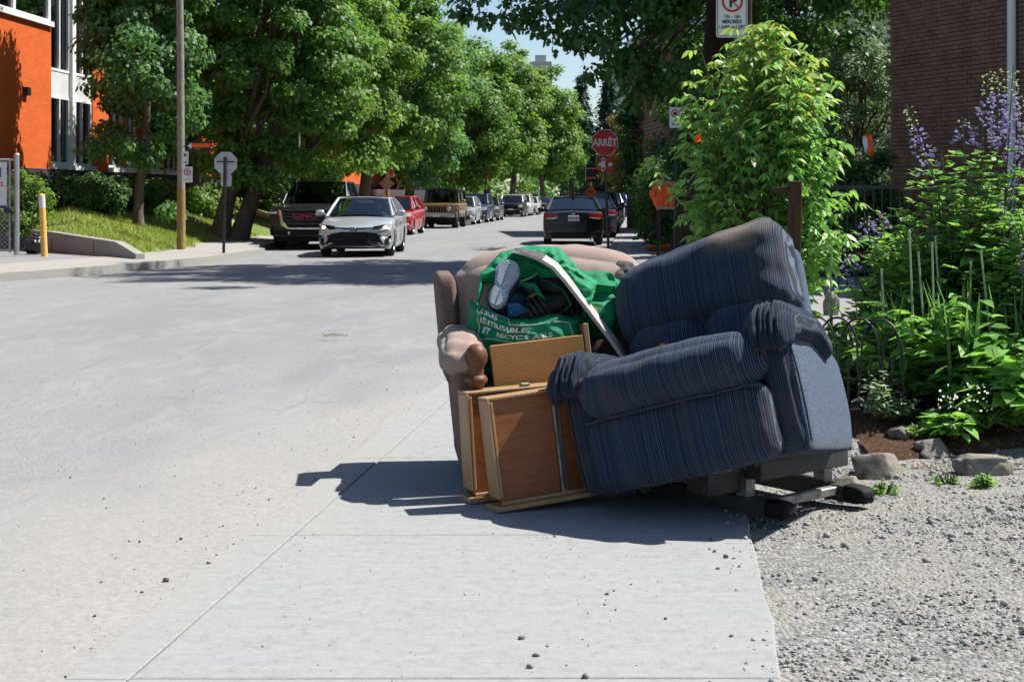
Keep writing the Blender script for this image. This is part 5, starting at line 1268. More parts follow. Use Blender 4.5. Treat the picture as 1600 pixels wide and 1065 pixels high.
# ------------------------------------------------------------------ the dumped furniture
def stripe_fabric(name, dark, mid, light, dens=75.0, dirt=True):
    t = NT(name, 0.95, 0.15); p = t.coord()
    x, y, z = t.sep(p)
    wob = t.math('MULTIPLY_ADD', t.noise(p, 5, 3, 0.5), 0.012, 0.0)
    xw = t.math('ADD', x, wob)
    cb = t.node('ShaderNodeCombineXYZ'); t.l.new(xw, cb.inputs[0])
    n1 = t.node('ShaderNodeTexNoise'); n1.noise_dimensions = '1D'; n1.inputs['Scale'].default_value = dens * 2.4; n1.inputs['Detail'].default_value = 3; n1.inputs['Roughness'].default_value = 0.8
    t.l.new(xw, n1.inputs['W'])
    saw = t.math('SINE', t.math('MULTIPLY', xw, 2 * PI * dens))
    st = t.math('ADD', t.math('MULTIPLY', n1.outputs['Fac'], 0.95), t.math('MULTIPLY', saw, 0.075))
    c = t.ramp(st, [(0.34, dark), (0.50, mid), (0.64, light)])
    weave = t.noise(t.mapping(p, (1, 1, 3)), 420, 2, 0.7)
    c = t.mix(t.ramp(weave, [(0.3, 0.6), (0.55, 0.0)]), c, dark)
    if dirt:
        d = t.noise(p, 4.5, 6, 0.65, 0.6); c = t.mix(t.ramp(d, [(0.50, 0.0), (0.72, 0.40)]), c, (0.085, 0.075, 0.068))
        px = t.math('SUBTRACT', x, 0.20); pz = t.math('SUBTRACT', z, 0.93); r2 = t.math('ADD', t.math('MULTIPLY', px, px), t.math('MULTIPLY', t.math('MULTIPLY', pz, pz), 2.2))
        blot = t.math('ADD', r2, t.math('MULTIPLY_ADD', t.noise(p, 12, 5, 0.65), 0.04, -0.02))
        c = t.mix(t.ramp(blot, [(0.0, 0.62), (0.028, 0.0)]), c, (0.24, 0.18, 0.12))
    t.color(c); t.bump(t.math('ADD', t.math('MULTIPLY', st, 0.9), t.math('MULTIPLY', weave, 0.5)), 0.75, 0.004)
    t.b.inputs['Sheen Weight'].default_value = 0.12; t.b.inputs['Sheen Roughness'].default_value = 0.5; t.b.inputs['Sheen Tint'].default_value = (0.6, 0.7, 0.9, 1)
    return t.m
stripe_fabric('fabric_stripe', (0.0042, 0.0085, 0.022), (0.012, 0.023, 0.050), (0.115, 0.138, 0.175), 130.0)
stripe_fabric('fabric_stripe_dark', (0.004, 0.007, 0.017), (0.009, 0.015, 0.032), (0.060, 0.070, 0.088), 130.0)
t = NT('fabric_denim', 0.95, 0.15); p = t.coord()
w1 = t.noise(t.mapping(p, (1, 1, 1)), 190, 3, 0.85); w2 = t.noise(p, 6, 5, 0.6)
t.color(t.mix(t.ramp(w2, [(0.4, 0.0), (0.75, 0.35)]), t.ramp(w1, [(0.32, (0.009, 0.018, 0.040)), (0.5, (0.030, 0.054, 0.092)), (0.68, (0.165, 0.205, 0.25))]), (0.045, 0.062, 0.09))); t.bump(w1, 0.6, 0.003); t.b.inputs['Sheen Weight'].default_value = 0.1
t = NT('fabric_pad', 0.95, 0.15); p = t.coord(); w1 = t.noise(t.mapping(p, (90, 6, 60)), 3, 4, 0.75); w2 = t.noise(p, 9, 6, 0.7)
t.color(t.mix(t.ramp(w2, [(0.45, 0.0), (0.7, 0.6)]), t.ramp(w1, [(0.3, (0.007, 0.011, 0.022)), (0.7, (0.045, 0.058, 0.085))]), (0.075, 0.072, 0.075))); t.bump(w1, 0.6, 0.004); t.b.inputs['Sheen Weight'].default_value = 0.1
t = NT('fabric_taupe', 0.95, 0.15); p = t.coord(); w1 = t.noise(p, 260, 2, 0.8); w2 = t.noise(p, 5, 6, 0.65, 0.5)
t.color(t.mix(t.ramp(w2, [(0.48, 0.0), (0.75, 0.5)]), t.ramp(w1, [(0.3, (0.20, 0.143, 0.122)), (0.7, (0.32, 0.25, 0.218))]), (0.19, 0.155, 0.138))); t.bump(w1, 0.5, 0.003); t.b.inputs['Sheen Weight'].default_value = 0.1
t = NT('fabric_taupe_shaded', 0.95, 0.15); p = t.coord(); w1 = t.noise(t.mapping(p, (1, 1, .4)), 200, 2, 0.8)
t.color(t.ramp(w1, [(0.3, (0.095, 0.063, 0.053)), (0.7, (0.20, 0.138, 0.118))])); t.bump(w1, 0.5, 0.003)  # same taupe with the shade of the outer panels darkened into its colour
simple('grey_lining', (0.075, 0.07, 0.068), 0.9, 0.2, 0, 0.35, 14, 0.4, 90)
def wood(name, lo, hi, sc=1.0, rough=0.45, axis=(14, 2, 14), spec=0.4):
    t = NT(name, rough, spec); p = t.coord()
    g = t.noise(t.mapping(p, axis), 2.0 * sc, 6, 0.65, 1.2); f = t.noise(t.mapping(p, tuple(a * 8 for a in axis)), 2.0, 3, 0.7); b = t.noise(p, 4, 4, 0.6)
    c = t.ramp(g, [(0.25, lo), (0.75, hi)]); c = t.mix(t.ramp(f, [(0.35, 0.35), (0.6, 0.0)]), c, tuple(v * .5 for v in lo)); c = t.mix(t.ramp(b, [(0.5, 0.0), (0.8, 0.4)]), c, tuple(v * .7 for v in lo))
    t.color(c); t.bump(f, 0.25, 0.002); return t.m
wood('wood_panel', (0.16, 0.046, 0.012), (0.31, 0.104, 0.029), 1, 0.42, (2.5, 14, 16))
wood('wood_light', (0.27, 0.155, 0.070), (0.40, 0.255, 0.130), 1, 0.5, (10, 10, 2))
wood('wood_board', (0.36, 0.165, 0.045), (0.46, 0.235, 0.072), 0.8, 0.55, (2, 10, 10))
wood('wood_turned', (0.06, 0.022, 0.008), (0.17, 0.072, 0.027), 1, 0.55, (14, 14, 2.5))
wood('wood_black', (0.020, 0.020, 0.021), (0.065, 0.063, 0.062), 1, 0.6, (3, 12, 12))
t = NT('runner_metal', 0.5, 0.4, 0.55); p = t.coord(); t.color(t.ramp(t.noise(p, 25, 6, 0.7), [(0.35, (0.11, 0.105, 0.10)), (0.6, (0.30, 0.29, 0.275)), (0.8, (0.16, 0.11, 0.07))]))

# --- the blue recliner, tipped off its swivel base
rec = empty('recliner', (0.95, 5.55, 0.0), 0, 'worn blue striped recliner tipped sideways on its black rocker base', 'armchair')
MT = Matrix.Translation(Vector((0.632, 5.15, 0.205)) - Vector(rec.location)) @ Matrix.Rotation(R(-25), 4, 'Z') @ Matrix.Rotation(R(-16), 4, 'Y') @ Matrix.Rotation(R(-9), 4, 'X')
def rpart(mb, name, mat, M=None):
    o = mb.build(name, mat, rec); o.matrix_local = MT @ (M or Matrix()); return o
def seam_fn(q):
    for sx in (-0.115, 0.12):
        d = abs(q[0] - sx)
        if d < .02 and q[1] < 0.0: q = Vector((q[0], q[1] + .007 * (1 - d / .02), q[2]))
    return q
mb = MB(); mb.cushion((0, .055, .125), (.70, .13, .275), .042, .008, 34, .007, 10, 1, None, seam_fn); rpart(mb, 'footrest', 'fabric_stripe')
def seat_fn(q):
    x, y, z = q
    z2 = z + 0.012 * math.cos(x * 4.3) - .03 * smooth01((y - .2) / .4)
    return Vector((x * (1.0 + .02 * math.sin(z * 20)), y, z2))
mb = MB(); mb.cushion((0, .235, .345), (.71, .60, .205), .095, .014, 34, .010, 9, 2, None, seat_fn); rpart(mb, 'seat_cushion', 'fabric_stripe')
for sx in (-1, 1):
    def side_fn(q, sx=sx):
        x, y, z = q
        if y > .62 and z < .12: y -= (y - .62) * (.12 - z) * 3.2
        if y > .55: z2 = min(z, .43 - (y - .55) * .55)
        else: z2 = z
        return Vector((x + sx * .012 * math.sin(PI * min(1, max(0, z / .46))), y, z2))
    mb = MB(); mb.cushion((sx * .390, .425, .205), (.115, .66, .43), .028, .004, 16, .002, 7, 3 + sx, None, side_fn); o = rpart(mb, 'arm_side', ['fabric_denim', 'fabric_stripe'])
    me = o.data
    for pl in me.polygons:
        pl.material_index = 0 if pl.normal.x * sx > 0.55 else 1
    def pad_fn(q, sx=sx):
        x, y, z = q; lx_ = x - sx * .40
        f = smooth01((.16 - y) / .20); r_ = smooth01((y - .36) / .25)
        z2 = z - .085 * f * f - .10 * r_ - 1.6 * lx_ * lx_ * (1 + f)
        pl = (abs(math.sin(math.atan2(lx_, .09) * 10 + 1.1 * math.sin(lx_ * 47) + 2.5 * noise.noise(Vector((x * 12, y * 12, 1))))) - .5) * .020 * smooth01((.17 - y) / .06) * smooth01((y + .08) / .03)
        z2 += pl; y2 = y - .6 * pl
        z2 += .004 * noise.noise(Vector((x * 25, y * 14, 3)))
        return Vector((x, y2, z2))
    mb = MB(); mb.cushion((sx * .395, .275, .470), (.205, .58, .120), .054, .008, 40, .003, 9, 5 + sx, None, pad_fn); rpart(mb, 'arm_pad', 'fabric_stripe_dark')
    mb = MB()
    mb.cushion((sx * .385, .105, .225), (.10, .05, .42), .02, .006, 10, .002, 8, 7); rpart(mb, 'arm_front', 'fabric_stripe')
for sx in (-1, 1):
    mb = MB(); mb.tube([(sx * .450, .105, .02), (sx * .458, .100, .14), (sx * .460, .100, .26), (sx * .452, .108, .40)], .0045, 6); rpart(mb, 'welt', 'fabric_pad')
    mb = MB(); mb.tube([(sx * .352, -.012, .245), (sx * .30, -.022, .250), (0, -.026, .252)], .004, 6); rpart(mb, 'welt', 'fabric_pad')
TB = Matrix.Translation((0, .60, .40)) @ Matrix.Rotation(R(-15), 4, 'X') @ Matrix.Translation((0, -.60, -.40))
def back_fn(q):
    x, y, z = q
    z2 = z + .015 * (1 - (x / .38) ** 2) + .10 * x * smooth01((z - .62) / .3) - .02
    if x > .22:   # gathers at the side
        w = smooth01((x - .22) / .14); y = y + .005 * w * math.sin(z * 60 + x * 9)
    y -= .02 * math.sin((z - .60) / .40 * PI) if .60 < z < 1.0 else 0
    return Vector((x, y, z2))
mb = MB(); mb.cushion((0, .62, .772), (.75, .27, .385), .085, .010, 36, .011, 7, 11, None, back_fn); rpart(mb, 'headrest', 'fabric_stripe', TB)
mb = MB(); mb.cushion((-.17, .605, .52), (.33, .25, .25), .09, .018, 16, .007, 7, 12); rpart(mb, 'lumbar_cushion', 'fabric_stripe', TB)
mb = MB(); mb.cushion((.17, .605, .52), (.33, .25, .25), .09, .018, 16, .007, 7, 13); rpart(mb, 'lumbar_cushion', 'fabric_stripe', TB)
mb = MB(); mb.cushion((0, .745, .575), (.745, .13, .70), .05, .01, 16, .004, 6, 14); rpart(mb, 'back_shell', 'fabric_denim', TB)
mb = MB(); mb.box((0, .42, .012), (.72, .60, .03)); rpart(mb, 'bottom_board', 'wood_black')
mb = MB()
rr = random.Random(4)
for k in range(46):
    x0 = rr.uniform(-.33, .33); y0 = rr.uniform(.04, .10); mb.tube([(x0, y0, .01), (x0 + rr.uniform(-.02, .02), y0, -.012), (x0 + rr.uniform(-.03, .03), y0 + rr.uniform(-.01, .01), -rr.uniform(.015, .04))], [.0035, .003, .0015], 3)
rpart(mb, 'torn_lining', 'grey_lining')
# base
d2 = Vector((0.78, 0.625, 0)); d1 = Vector((-0.625, 0.78, 0)); A0 = Vector((0.955, 5.36, 0)) - Vector(rec.location)
yaw_b = math.atan2(d2.y, d2.x)
def bbox(name, a, b, d, s1, s2, h, mat, bev=.006, z=0.0):
    """box centred at A0 + d2*a + d1*b, s1 along d2, s2 along d1"""
    mb = MB(); mb.box((0, 0, 0), (s1, s2, h), None, bev); o = mb.build(name, mat, rec); o.location = A0 + d2 * a + d1 * b + Vector((0, 0, z)); o.rotation_euler = (0, 0, yaw_b); return o
for a in (0.0, 0.46):
    mb = MB(); prof = [(-.10, .012), (-.085, .0), (.66, .0), (.68, .012), (.68, .035), (.64, .062), (-.04, .062), (-.085, .048), (-.10, .03)]
    M = Matrix(((0, 1, 0, 0), (1, 0, 0, 0), (0, 0, 1, 0), (0, 0, 0, 1)))
    mb.prism(prof, .07, Matrix.Translation((-.035, 0, 0)) @ M); o = mb.build('runner', 'wood_black', rec); o.location = A0 + d2 * a; o.rotation_euler = (0, 0, yaw_b)
    mb = MB(); mb.cushion((0, -.075, .036), (.078, .11, .066), .016, .0, 8, 0, 5, 0, None, lambda q: Vector((q[0], q[1], q[2] - .25 * max(0, -.085 - q[1]) * (q[2] > .03)))); o = mb.build('runner_cap', 'plastic_black', rec); o.location = A0 + d2 * a; o.rotation_euler = (0, 0, yaw_b)
bbox('crossbar', .23, .015, 0, .386, .035, .035, 'runner_metal', .004, .040); bbox('crossbar', .23, .60, 0, .386, .035, .035, 'runner_metal', .004, .040)
bbox('frame_beam', .255, .03, 0, .52, .03, .075, 'wood_black', .004, .165); bbox('frame_beam', .255, .52, 0, .52, .03, .075, 'wood_black', .004, .165)
bbox('frame_beam', .51, .275, 0, .03, .456, .075, 'wood_black', .004, .165); bbox('frame_beam', .015, .275, 0, .03, .456, .075, 'wood_black', .004, .165)
blk = bbox('frame_block', -.10, .16, 0, .20, .12, .135, 'wood_black', .006, .145)
mb = MB(); mb.box((-.03, -.0625, .035), (.10, .004, .03)); mb.build('sticker', 'runner_metal', blk)
for a, b in ((.0, .10), (.0, .42), (.46, .10), (.46, .42)): bbox('spring_plate', a, b, 0, .05, .06, .075, 'runner_metal', .004, .095)
bbox('swivel_plate', .25, .28, 0, .30, .30, .02, 'runner_metal', .004, .214)
mb = MB(); mb.lathe([(.07, .22), (.07, .27), (.10, .28), (.10, .30)], 18, Matrix.Translation(A0 + d2 * .2 + d1 * .3)); mb.build('swivel_post', 'runner_metal', rec)

# --- the taupe armchair behind it
arm = empty('taupe_armchair', (0.238, 5.76, 0.0), R(5.5), 'faded taupe armchair with turned wooden arm post, heaped with green bags', 'armchair')
def ap(mb, name, mat): return mb.build(name, mat, arm)
def flare(k=.12):
    return lambda q: Vector((q[0] + (-1 if q[0] < 0 else 1) * k * max(0, q[2] - .1), q[1], q[2]))
mb = MB(); mb.cushion((0, .40, .30), (.76, .62, .22), .07, .02, 16, .006, 6, 21); ap(mb, 'seat_cushion', 'fabric_taupe')
mb = MB(); mb.cushion((0, .36, .16), (.80, .62, .16), .02, .004, 10); ap(mb, 'front_rail', 'fabric_taupe_shaded')
def aback(q):
    x, y, z = q; u = x / .46
    z2 = z + .075 * (1 - u * u) * smooth01((z - .45) / .4); y2 = y - .03 * (1 - u * u) + .10 * (z - .4)
    pl = .014 * abs(math.sin(x * 31)) * smooth01((.86 - z) / .12) * smooth01((z - .55) / .2)
    return Vector((x * (1 + .10 * (z - .5)), y2 + pl, z2))
mb = MB(); mb.cushion((0.0, .60, .625), (.84, .26, .53), .115, .025, 34, .008, 6, 22, None, aback); ap(mb, 'back_cushion', 'fabric_taupe')
mb = MB(); mb.cushion((0, .78, .45), (.82, .09, .66), .03, .005, 12, .002, 5, 23, None, lambda q: Vector((q[0] * (1 + .10 * (q[2] - .2)), q[1] + .1 * (q[2] - .4), q[2]))); ap(mb, 'back_shell', 'fabric_taupe_shaded')
for sx in (-1, 1):
    mb = MB(); mb.cushion((sx * .390, .40, .30), (.085, .74, .52), .025, .004, 12, .002, 6, 24, None, flare(.10)); ap(mb, 'side_panel', 'fabric_taupe_shaded')
    mb = MB(); mb.cushion((sx * .408, .66, .62), (.085, .30, .48), .025, .006, 12, .003, 6, 25, None, flare(.10)); ap(mb, 'wing', 'fabric_taupe_shaded')
    def armroll(q, sx=sx):
        x, y, z = q; f = smooth01((.20 - y) / .2)
        z2 = z - .03 * f + .007 * math.sin(y * 64 + x * 30) * smooth01((.34 - y) / .2); return Vector((x + sx * .015 * f, y, z2))
    mb = MB(); mb.cushion((sx * .430, .28, .575), (.165, .60, .120), .06, .012, 20, .006, 8, 26 + sx, None, armroll); ap(mb, 'arm_roll', 'fabric_taupe')
    po = MB(); Mp = Matrix.Translation((sx * .385, -.025, 0)) @ Matrix.Diagonal((.95, .95, 1.15, 1))
    po.lathe([(.030, 0.0), (.038, .02), (.036, .08), (.026, .11), (.034, .17), (.040, .22), (.030, .275), (.024, .33), (.027, .37), (.036, .392), (.047, .402), (.049, .411), (.040, .422), (.029, .430), (.034, .437), (.029, .444), (.036, .455), (.046, .474), (.048, .492), (.042, .513), (.027, .528), (.008, .533)], 26, Mp); ap(po, 'turned_post', 'wood_turned')
    lg = MB(); lg.lathe([(.02, 0), (.028, .06), (.026, .10)], 14, Matrix.Translation((sx * .38, .74, 0))); ap(lg, 'leg', 'wood_turned')
mb = MB(); mb.cushion((.27, .585, .845), (.19, .19, .12), .05, .012, 18, .02, 16, 29); ap(mb, 'torn_patch', 'grey_lining')
pl = MB()
pl.tube([Vector((-.425 - .11 * (z - .1), .535 + .004 * math.sin(z * 90), z)) for z in [.50 + .035 * i for i in range(11)]], .010, 6); ap(pl, 'piping', 'fabric_taupe')

# --- drawers and board
def drawer(label, px, py, yaw, roll, lean, W_, H_, D_, seed, strip=True):
    q = gd(px, py); e = empty('drawer', q, 0, label, 'drawer', 'wooden drawers stood on end')
    e.rotation_euler = Euler((R(lean), R(roll), R(yaw)), 'XYZ')
    th = .011
    def bx(nm, c, s_, m, bev=.002):
        mb = MB(); mb.box(c, s_, None, bev); return mb.build(nm, m, e)
    bx('bottom_panel', (W_ / 2, .014, H_ / 2 + .02), (W_ - 2 * th + .004, .006, H_ - .03), 'wood_panel')
    bx('side_board', (th / 2, D_ / 2, H_ / 2 + .022), (th, D_, H_ - .05), 'wood_light'); bx('side_board', (W_ - th / 2, D_ / 2, H_ / 2 + .022), (th, D_, H_ - .05), 'wood_light')
    bx('back_board', (W_ / 2, D_ / 2 + .001, H_ + .003), (W_ + .002, D_ - .002, th), 'wood_light')
    bx('front_board', (W_ / 2, D_ / 2 - .012, .012), (W_ + .035, D_ + .03, .02), 'wood_light', .004)
    bx('groove_strip', (th + .006, .004, H_ / 2 + .02), (.010, .010, H_ - .06), 'wood_light'); bx('groove_strip', (W_ / 2, .002, .030), (W_ - .03, .012, .014), 'wood_light')
    if strip:
        g = bx('drawer_rail', (W_ * .62, -.001, H_ / 2 + .02), (.024, .016, H_ - .03), 'runner_metal', .003)
        mb = MB(); mb.box((W_ * .62, -.0102, H_ / 2 + .02), (.012, .003, H_ - .05)); mb.build('rail_groove', 'grey_lining', g)
    else:
        bx('clip', (W_ * .58, .03, H_ + .016), (.036, .03, .012), 'runner_metal', .002)
    return e
drawer('front wooden drawer stood on end with a grey metal rail down its bottom', 781, 800, 19, -5.5, -5, .44, .425, .115, 1)
drawer('second wooden drawer stood on end behind the first, by the turned post', 738, 786, 19, -2.5, -3, .44, .425, .115, 2, False)
bd = empty('drawer_front_board', (-.060, 5.80, .325), 0, 'plain orange wooden board propped up in front of the green bag', 'board')
bd.rotation_euler = Euler((R(-6), R(-5.5), R(12)), 'XYZ')
mb = MB(); mb.box((.198, .008, .135), (.396, .016, .27), None, .003); mb.build('panel', 'wood_board', bd)
mb = MB(); mb.box((.412, .06, .165), (.022, .12, .30), None, .003); mb.build('end_strip', 'wood_light', bd)

# --- green shopping bags
t = NT('bag_green', 0.5, 0.35); p = t.coord(); n_ = t.noise(p, 7, 5, 0.6); w_ = t.noise(p, 300, 2, 0.7)
t.color(t.ramp(n_, [(0.3, (0.006, 0.24, 0.100)), (0.7, (0.016, 0.38, 0.170))])); t.bump(t.math('ADD', t.math('MULTIPLY', w_, .3), t.noise(p, 18, 5, 0.6, 0.8)), 0.8, 0.012)
tr = t.node('ShaderNodeBsdfTranslucent'); tr.inputs[0].default_value = (0.015, 0.30, 0.12, 1); ms = t.node('ShaderNodeMixShader'); ms.inputs[0].default_value = 0.38
t.l.new(t.b.outputs[0], ms.inputs[1]); t.l.new(tr.outputs[0], ms.inputs[2]); t.l.new(ms.outputs[0], [n for n in t.n if n.type == 'OUTPUT_MATERIAL'][0].inputs[0])
simple('print_white', (0.66, 0.74, 0.68), 0.6, 0.2, 0, 0.25, 60); simple('print_yellow', (0.50, 0.52, 0.06), 0.6, 0.2, 0, 0.2, 60)
def crease(q, s_, amp):
    v = Vector(q); a = noise.noise(Vector((v.x * 9 + s_, v.y * 9, v.z * 16)) + Vector((noise.noise(v * 6), noise.noise(v * 7 + Vector((3, 1, 2))), 0)) * 1.2); b = noise.noise(v * 26 + Vector((s_, 2, 1)))
    return amp * ((1 - abs(a) * 2.2) + .35 * b)
bag = empty('green_bag', (0.06, 6.06, .49), 0, 'open green reusable bag printed with white lettering and stuffed with shoes', 'bag', 'green reusable shopping bags')
BX, BY, BZ = 0.06, 6.06, .49
def pouch(u, v, off=0.0, cre=True):
    """local point on the pouch; u 0..1 runs across the front left to right, v 0..1 bottom to rim"""
    a = PI + PI * u; rx = .225 + .02 * math.sin(v * PI); ry = .14 + .035 * math.sin(v * PI * .9)
    x = rx * math.copysign(abs(math.cos(a)) ** .75, math.cos(a)); y = ry * math.sin(a)
    rim = .268 + .036 * math.cos(u * PI * 2.0) - .010 * math.sin(u * 17) - .045 * smooth01((u - .55) / .3)
    z = -.03 + (rim + .03) * v
    if v > .86: y += (v - .86) * .22; z -= (v - .86) ** 2 * 1.2
    p = Vector((x, y, z)); nrm = Vector((x / .05, y / .03, .12)).normalized()
    if cre: p += nrm * crease(p, 3.1, .015)
    return p + nrm * off
mb = MB(); mb.grid(lambda u, v: pouch(u, v), 90, 46); mb.build('pouch', 'bag_green', bag)
def hood(u, v):
    """the back half of the bag, thrown up over the chair back"""
    base = [(748, 482, 6.00), (757, 445, 6.05), (790, 440, 6.08), (835, 442, 6.09), (880, 446, 6.08), (903, 470, 6.06), (912, 500, 6.02)]
    topl = [(744, 466, 5.99), (750, 424, 6.04), (782, 388, 6.10), (826, 377, 6.17), (874, 380, 6.19), (908, 416, 6.15), (936, 432, 6.10)]
    k = u * 6; i = min(5, int(k)); f = k - i
    a = at(*[lerp(base[i][j], base[i + 1][j], f) for j in range(3)]); b = at(*[lerp(topl[i][j], topl[i + 1][j], f) for j in range(3)])
    q = a.lerp(b, v) - Vector((BX, BY, BZ)); q.y += -.07 * math.sin(PI * v) + .0
    if v > .8: q.z -= (v - .8) ** 2 * .7; q.y += (v - .8) * .7
    return q + Vector((0, -1, .3)) * crease(q * 1.7, 8.3, .020)
mb = MB(); mb.grid(hood, 70, 30); mb.build('thrown_back_side', 'bag_green', bag)
mb = MB(); mb.grid(lambda u, v: Vector((lerp(-.2, .2, u), lerp(-.10, .16, v), .145 + .02 * noise.noise(Vector((u * 6, v * 6, 0))))), 16, 12); mb.build('inner_fold', 'bag_green', bag)
for k, pts in enumerate([[(765, 478), (770, 455), (800, 440), (835, 446), (850, 470)], [(835, 445), (850, 438), (880, 452), (893, 476), (880, 486)]]):
    mb = MB(); mb.tube([at(x, y, 6.02 + .05 * math.sin(i * 1.3 + k)) - Vector((BX, BY, BZ)) for i, (x, y) in enumerate(pts)], .010, 6, True, True, .35); mb.build('handle', 'bag_green', bag)
def print_on(body, u0, v0, size, aspect, mat='print_white', slant=0.0, bold=.0, name='lettering'):
    vs, fs = text_mesh(body, 1.0, 'LEFT', bold)
    mb = MB(); mb.add([pouch(u0 + (v.x + slant * v.y) * size * aspect, v0 + v.y * size * 1.9 + .0, .0028) for v in vs], fs); return mb.build(name, mat, bag)
print_on('JE SUIS', .235, .87, .056, .86, bold=.03, slant=.15); print_on('RÉUTILISABLE', .245, .745, .054, .80, bold=.03, slant=.15); print_on('ET', .275, .625, .056, .86, bold=.03); print_on('RECYCLABLE', .37, .63, .050, .80, bold=.02)
print_on('TOUT À FAIT', .33, .42, .036, .9); print_on("I'M REUSABLE", .365, .25, .042, .85, bold=.02); print_on('AND RECYCLABLE', .365, .145, .040, .85, bold=.02)
def outline(pts, w=.0016, nm='print_outline'):
    mb = MB(); P_ = []
    for i in range(len(pts)):
        a, b = pts[i], pts[(i + 1) % len(pts)]
        for k in range(6): P_.append(pouch(lerp(a[0], b[0], k / 6), lerp(a[1], b[1], k / 6), .002))
    P_.append(P_[0]); mb.tube(P_, w, 4, False); mb.build(nm, 'print_white', bag)
outline([(.215, .97), (.43, .98), (.44, .83), (.72, .81), (.75, .55), (.52, .55), (.49, .49), (.45, .55), (.36, .55), (.25, .48), (.235, .68), (.22, .72)])
outline([(.345, .33), (.76, .32), (.78, .08), (.365, .08)], .0011)
bag2 = empty('green_bag', at(930, 510, 6.15), 0, 'full green bag with yellow print squeezed between skateboard and recliner', 'bag', 'green reusable shopping bags')
def crf(s_, a): return lambda q: Vector(q) + Vector((0, -1, .2)) * crease(q, s_, a)
mb = MB(); mb.cushion((.0, 0, .05), (.22, .16, .17), .07, .02, 30, 0, 5, 1, None, crf(1.7, .012)); mb.build('body', 'bag_green', bag2)
mb = MB(); mb.cushion((.005, .04, .155), (.20, .15, .13), .055, .015, 30, 0, 5, 2, None, crf(5.2, .02)); mb.build('gathered_top', 'bag_green', bag2)
mb = MB(); mb.cushion((-.075, .05, .17), (.17, .10, .09), .04, .01, 24, 0, 5, 3, None, crf(9.9, .012)); mb.build('fold', 'bag_green', bag2)
for body, z, sz_, m_, x in (('RÉUTILISABLE', .178, .024, 'print_white', -.075), ('RECYCLABLE', .150, .020, 'print_white', -.07), ('MAXI', .085, .034, 'print_yellow', -.02)):
    vs, fs = text_mesh(body, sz_, 'CENTER', .001); g = MB(); g.add([Vector((x + v.x, -.096 - .01 * (z < .1) + .0 * v.y + .25 * abs(v.x) ** 1.5 - (.0 if z < .1 else -.03), z + v.y - .2 * v.x)) for v in vs], fs); g.build('lettering', m_, bag2)

# --- skateboard
simple('grip_tape', (0.10, 0.095, 0.095), 0.95, 0.1, 0, 0.3, 40, .5, 200); wood('deck_ply', (0.36, 0.32, 0.26), (0.48, 0.44, 0.39), 1, 0.5, (3, 10, 10)); simple('deck_side', (0.40, 0.38, 0.355), 0.5, 0.4, 0, 0.2, 15)
sk = empty('skateboard', at(925, 478, 6.02), 0, 'old skateboard deck lying diagonally across the green bags', 'skateboard')
def sk_pt(u, v, h):
    """u -1..1 along, v -1..1 across, h thickness"""
    l = .39; x = u * l; a = abs(u); w = .098 * (1.0 if a < .74 else math.sqrt(max(0.0, 1 - ((a - .74) / .26) ** 2)))
    kick = 2.6 * max(0, abs(x) - .20) ** 2 + .06 * max(0, abs(x) - .20)
    y = v * w; z = h + kick + .010 * (v * v)
    return Vector((x, y, z))
ax = (at(990, 575, 5.98) - at(850, 394, 5.98)).normalized(); nv = Vector((-.67, .09, -.62)); nv = (nv - ax * nv.dot(ax)).normalized(); wv = nv.cross(ax)
Ms = Matrix((ax, wv, nv)).transposed().to_4x4()
us_ = [-1, -.995, -.98, -.96, -.93, -.88, -.82, -.74, -.6, -.4, -.2, 0, .2, .4, .6, .74, .82, .88, .93, .96, .98, .995, 1]
def deck(h, flip):
    mb = MB(); vs = [Ms @ sk_pt(u, -1 + 2 * j / 6, h) for u in us_ for j in range(7)]
    fs = [(i * 7 + j, i * 7 + j + 1, i * 7 + j + 8, i * 7 + j + 7) for i in range(len(us_) - 1) for j in range(6)]
    mb.add(vs, [f[::-1] for f in fs] if flip else fs, True); return mb
deck(.014, True).build('grip', 'grip_tape', sk); un = deck(0.0, False).build('underside', ['deck_side', 'grip_tape'], sk)
for i, pl_ in enumerate(un.data.polygons): pl_.material_index = 1 if i // 6 < 7 else 0
mb = MB()
for s_ in (-1, 1): mb.add([Ms @ sk_pt(u, s_, h) for u in us_ for h in (0.0, .014)], [(2 * i, 2 * i + 1, 2 * i + 3, 2 * i + 2) if s_ > 0 else (2 * i + 1, 2 * i, 2 * i + 2, 2 * i + 3) for i in range(len(us_) - 1)], True)
mb.build('edge', 'deck_ply', sk)

# --- shoes in the bag
simple('sole_blue', (0.24, 0.31, 0.38), 0.6, 0.3, 0, 0.15, 30); simple('sole_pale', (0.42, 0.47, 0.52), 0.6); simple('shoe_navy', (0.012, 0.022, 0.055), 0.7, 0.3, 0, 0.3, 40); simple('slide_grey', (0.035, 0.034, 0.036), 0.7, 0.3, 0, 0.2, 30, .3, 200); simple('slide_dark', (0.014, 0.014, 0.015), 0.6); simple('boot_blue', (0.015, 0.045, 0.08), 0.45, 0.5, 0, 0.5, 30); simple('blue_cloth', (0.02, 0.12, 0.32), 0.6)
t = NT('boot_camo', 0.45, 0.45); v_ = t.voronoi(t.coord(), 26, 'F1', 'Color'); t.color(t.ramp(t.sep(v_)[0], [(0.0, (0.008, 0.014, 0.03)), (0.45, (0.012, 0.03, 0.05)), (0.62, (0.03, 0.10, 0.10)), (0.80, (0.22, 0.26, 0.04)), (0.9, (0.012, 0.02, 0.03))], 'CONSTANT'))
def sole_w(t_): return .5 * interp(t_, [0, .04, .12, .25, .42, .58, .75, .88, .96, 1], [.022, .044, .062, .066, .058, .074, .092, .080, .05, .018])
